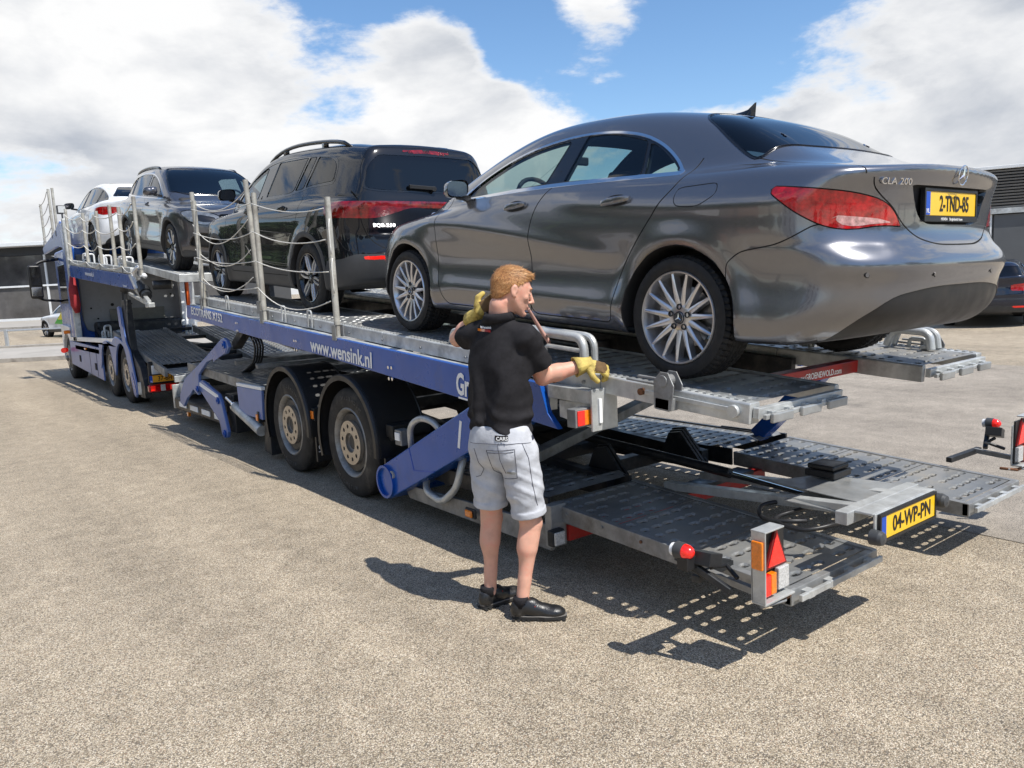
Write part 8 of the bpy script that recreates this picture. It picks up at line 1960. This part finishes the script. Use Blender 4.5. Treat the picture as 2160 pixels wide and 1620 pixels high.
flow = Hf*.75-Hu*.1+Hl*.15; flow2 = -Hu*.8-Hf*.4; tp = np.clip((up_-.02)/.06, 0, 1)[:, None]; D1 = flow*tp+flow2*(1-tp)+hr.normal(size=(13000, 3))*.28; D1 -= NN*(D1*NN).sum(1)[:, None]*.8; D1 /= np.linalg.norm(D1, axis=1)[:, None]
D1 = D1+NN*(.12+.40*tp*hr.rand(13000)[:, None]); sd = np.cross(D1, NN); sd /= np.maximum(np.linalg.norm(sd, axis=1), 1e-9)[:, None]; wd = (.0005+.0006*hr.rand(13000))[:, None]; ln = ln[:, None]
Vs = np.stack([P0-sd*wd, P0+sd*wd, P0+D1*ln*.55+sd*wd*.8+NN*ln*.05, P0+D1*ln*.55-sd*wd*.8+NN*ln*.05, P0+D1*ln-NN*ln*.15], 1).reshape(-1, 3); b_ = np.arange(13000)[:, None]*5
Fs = np.concatenate([np.concatenate([b_, b_+1, b_+2], 1), np.concatenate([b_, b_+2, b_+3], 1), np.concatenate([b_+3, b_+2, b_+4], 1)]); mi = np.tile(hr.choice(3, 13000, p=[.25, .4, .35]), 3)
st_ = np_mesh('hair_strands', Vs, Fs, M_HAIR, person, True, mi=mi); st_['kind'] = 'stuff'; st_.parent = hair
for s_ in (-1, 1):
    q = MB(); q.tube([hd(.086, s_*.018, .030), hd(.088, s_*.032, .034), hd(.078, s_*.050, .030)], [.003, .004, .002], 6); q.build('eyebrow', M_HAIR[1], person, smooth=True)
    q = MB(); q.lathe([(-.010, 0), (-.007, .0075), (0, .0105), (.007, .0075), (.010, 0)], (0, 0, 0), 'x', 14); q.xf(Matrix.Translation(hd(.080, s_*.032, .004))); q.build('eye', mat('eye_white', (.55, .5, .46), .2), person, smooth=True)
    q = MB(); q.tube([hd(.0895, s_*.022, .003), hd(.092, s_*.032, .005), hd(.086, s_*.043, .002)], .0022, 6); q.build('eyelid', M_SKIN, person, smooth=True)
q = MB(); q.tube([hd(.096, -.018, -.066), hd(.100, 0, -.066), hd(.096, .018, -.066)], .003, 6); q.build('lips', mat('lips', (.42, .15, .11), .5), person, smooth=True)
# shoes: black slip-ons with grey welt
M_SHOE = mat('black_leather', (.014, .014, .015), .35, coat=.25, var=.2, vscale=25, bump=.35, bscale=140, rvar=.1, dirt=(.09, .08, .07), dirtamt=.12, dscale=20); M_SOLE = mat('rubber_sole', (.020, .019, .018), .75, bump=.3, bscale=120); M_WELT = mat('grey_welt', (.14, .13, .12), .7)
def shoe(heel, toe):
    h_ = np.array(heel); t_ = np.array(toe); d = (t_-h_); L = np.linalg.norm(d); d /= L; sd_ = np.array([-d[1], d[0], 0])
    def sp(a, b, z): return tuple(h_+d*a*L+sd_*b+np.array([0, 0, z]))
    Ms = [list(d), list(sd_), [0, 0, 1]]
    f = Field(tuple(np.minimum(h_, t_)-.09), tuple(np.maximum(h_, t_)+np.array([.09, .09, .16])), .0045)
    f.ell(sp(.14, 0, .050), (.050, .040, .050), Ms, .02); f.cone(sp(.12, 0, .075), .036, sp(.42, 0, .055), .040, .02); f.cone(sp(.35, .0, .060), .040, sp(.62, .004, .040), .042, .03); f.ell(sp(.76, .002, .036), (.068, .049, .036), Ms, .02); f.ell(sp(.30, 0, .085), (.060, .036, .035), Ms, .02)
    f.cone(sp(.13, 0, .130), .034, sp(.20, 0, .085), .036, .004, sub=True); f.plane(sp(.20, 0, .108), tuple(np.array([0, 0, 1])-d*.15), .006); f.plane((0, 0, .024), (0, 0, -1), .004)
    V, F = f.mesh(); o = smooth_mod(np_mesh('shoe', V, F, M_SHOE, person, True), 2, .5)
    outl = []
    for i in range(36):
        a = 2*PI*i/36; c, s2 = math.cos(a), math.sin(a); ln_ = .5+.5*c; w = .043*(abs(s2)**.8)*(1.13 if .62 > abs(ln_-.72) and ln_ > .5 else .93); outl.append(sp(.5+.52*c*abs(c)**-.15 if abs(c) > 1e-3 else .5, math.copysign(w, s2), 0)[:2])
    q = MB(); q.prism(outl, 2, .006, .022); q.build('sole', M_SOLE, o, bevel=.003); cx_ = np.mean([p[0] for p in outl]), np.mean([p[1] for p in outl])
    q = MB(); q.prism([(cx_[0]+(p[0]-cx_[0])*1.015, cx_[1]+(p[1]-cx_[1])*1.03) for p in outl], 2, .0225, .0285); q.build('welt', M_WELT, o, bevel=.002)
    for k in range(11):
        t = .03+k*.094
        if .36 < t < .50: continue
        for s2 in (-1, 1): q = MB(); q.box(sp(t, s2*.030, .004), (.016, .022, .010), Matrix((tuple(d), tuple(sd_), (0, 0, 1))).transposed()); q.build('tread_lug', M_SOLE, o)
    q = MB(); q.cone = None
    sk = np.array(sp(.17, 0, .10)); q.tube([tuple(sk+np.array([0, 0, -.03])), tuple(sk+np.array([0, 0, .012])), tuple(sk+np.array([0, 0, .022]))], [.041, .041, .039], 20); q.build('sock', M_SHIRT, person, smooth=True)
    q = MB(); q.box(sp(.44, -.036, .075), (.006, .003, .018)); q.build('shoe_tab', M_RED, o)
    return o
shoe((-.010, -.090, 0), (.272, -.115, 0)); shoe((-.178, .048, 0), (.035, .215, 0))
# gloves
M_GLOVE = mat('yellow_leather', (.50, .38, .10), .75, var=.3, vscale=25, dirt=(.16, .09, .03), dirtamt=.35, dscale=14, bump=.5, bscale=130); M_GLOVEB = mat('brown_suede', (.13, .075, .03), .85, var=.35, vscale=30, bump=.5, bscale=120)
def glove(wr, arm, palm_dir, side_dir, nrm, curl, spread=1.0, grip=False):
    """wr wrist, arm direction from the elbow, fingers along palm_dir, thumb towards side_dir, back of the hand along nrm"""
    wr = np.array(wr); pd = np.array(palm_dir, float); pd /= np.linalg.norm(pd); sd_ = np.array(side_dir, float); sd_ -= pd*sd_.dot(pd); sd_ /= np.linalg.norm(sd_); nm = np.array(nrm, float); nm -= pd*nm.dot(pd); nm -= sd_*nm.dot(sd_); nm /= np.linalg.norm(nm)
    arm = np.array(arm, float); arm /= np.linalg.norm(arm); M_ = [list(pd), list(sd_), list(nm)]
    P = lambda a, b, c: wr+pd*a+sd_*b+nm*c
    f = Field(tuple(wr-.16), tuple(wr+.22), .004)
    f.ell(tuple(P(.055, 0, 0)), (.058, .046, .022), M_, .015); f.cone(tuple(P(.01, .0, 0)), .031, tuple(P(.05, 0, 0)), .030, .015)
    for i, (b, L) in enumerate(((.033, .072), (.011, .080), (-.012, .074), (-.033, .058))):
        p0 = P(.088, b, 0); p = p0; ang = 0; r_ = .0130
        for j, fr in enumerate((.45, .32, .26)):
            ang += curl[j]; dvec = pd*math.cos(ang)-nm*math.sin(ang)+sd_*(b*1.2*spread); p2 = p+dvec*L*fr; f.cone(tuple(p), r_, tuple(p2), r_*.93, .006); p = p2; r_ *= .93
    t0 = P(.022, .036, -.006); t1 = t0+(pd*.6+sd_*.75-nm*.35)*.042; t2 = t1+(pd*.85+sd_*.1-nm*.5)*.034; f.cone(tuple(t0), .019, tuple(t1), .016, .01); f.cone(tuple(t1), .016, tuple(t2), .0135, .006)
    V, F = f.mesh(); o = np_mesh('glove', V, F, [M_GLOVE, M_GLOVEB], person, True, mi=((((V[F].mean(1)-wr)@nm) > .003) & (((V[F].mean(1)-wr)@pd) > .045)).astype(int)); smooth_mod(o, 1, .4)
    # flared cuff
    q = MB(); vs = []; n = 26; e1 = np.cross(arm, [0, 0, 1.0]); e1 /= np.linalg.norm(e1); e2 = np.cross(arm, e1)
    prof = ((.030, .033), (.0, .036), (-.035, .047), (-.068, .055), (-.066, .050), (-.03, .042), (.0, .030))
    for i in range(n+1):
        a = 2*PI*i/n
        for (t, r_) in prof: rr_ = r_*(1+.07*math.sin(3*a+1)+.05*math.sin(5*a)*(t < -.02)); vs.append(tuple(wr+arm*t+(e1*math.cos(a)+e2*math.sin(a))*rr_))
    k = len(prof); q.add(vs, [(i*k+j, i*k+j+1, (i+1)*k+j+1, (i+1)*k+j) for i in range(n) for j in range(k-1)]); q.build('cuff', M_GLOVE, o, smooth=True)
    return o
glove(RW, rw-re, (.95, -.05, -.28), (-.2, -.8, -.5), (.25, -.30, .92), (.55, .95, .8), .3); glove(LW, lw-le, (.80, -.30, .50), (-.30, -.1, .95), (-.55, -.75, .25), (.15, .45, .5))
# the strap he holds in his teeth
mth = np.array(hd(.100, -.004, -.068)); wm = MB_+RL*mth[0]+FL*mth[1]+np.array([0, 0, mth[2]])
q = MB(); a = Vector(wm); b = Vector((2.98, 3.52, 1.395)); dd_ = (b-a).normalized(); rt_ = Vector(RL).cross(dd_).normalized(); n = 10; vs = []
for i in range(n+1):
    t = i/n; p = a.lerp(b, t)+Vector((0, 0, -.006*math.sin(PI*t))); w_ = Vector(RL)*math.cos(t*1.2)*(.005+.006*t)+rt_*math.sin(t*1.2)*(.005+.006*t)+Vector((0, 0, .006)); vs += [p-w_, p+w_]
q.add(vs, [(2*i, 2*i+1, 2*i+3, 2*i+2) for i in range(n)]); so = q.build('strap', mat('pink_strap', (.62, .36, .30), .7, bump=.3, bscale=300), None, smooth=True); tag(so, 'faded pink strap stretched from the man\'s mouth to the deck', 'strap'); m_ = so.modifiers.new('thickness', 'SOLIDIFY'); m_.thickness = .0012
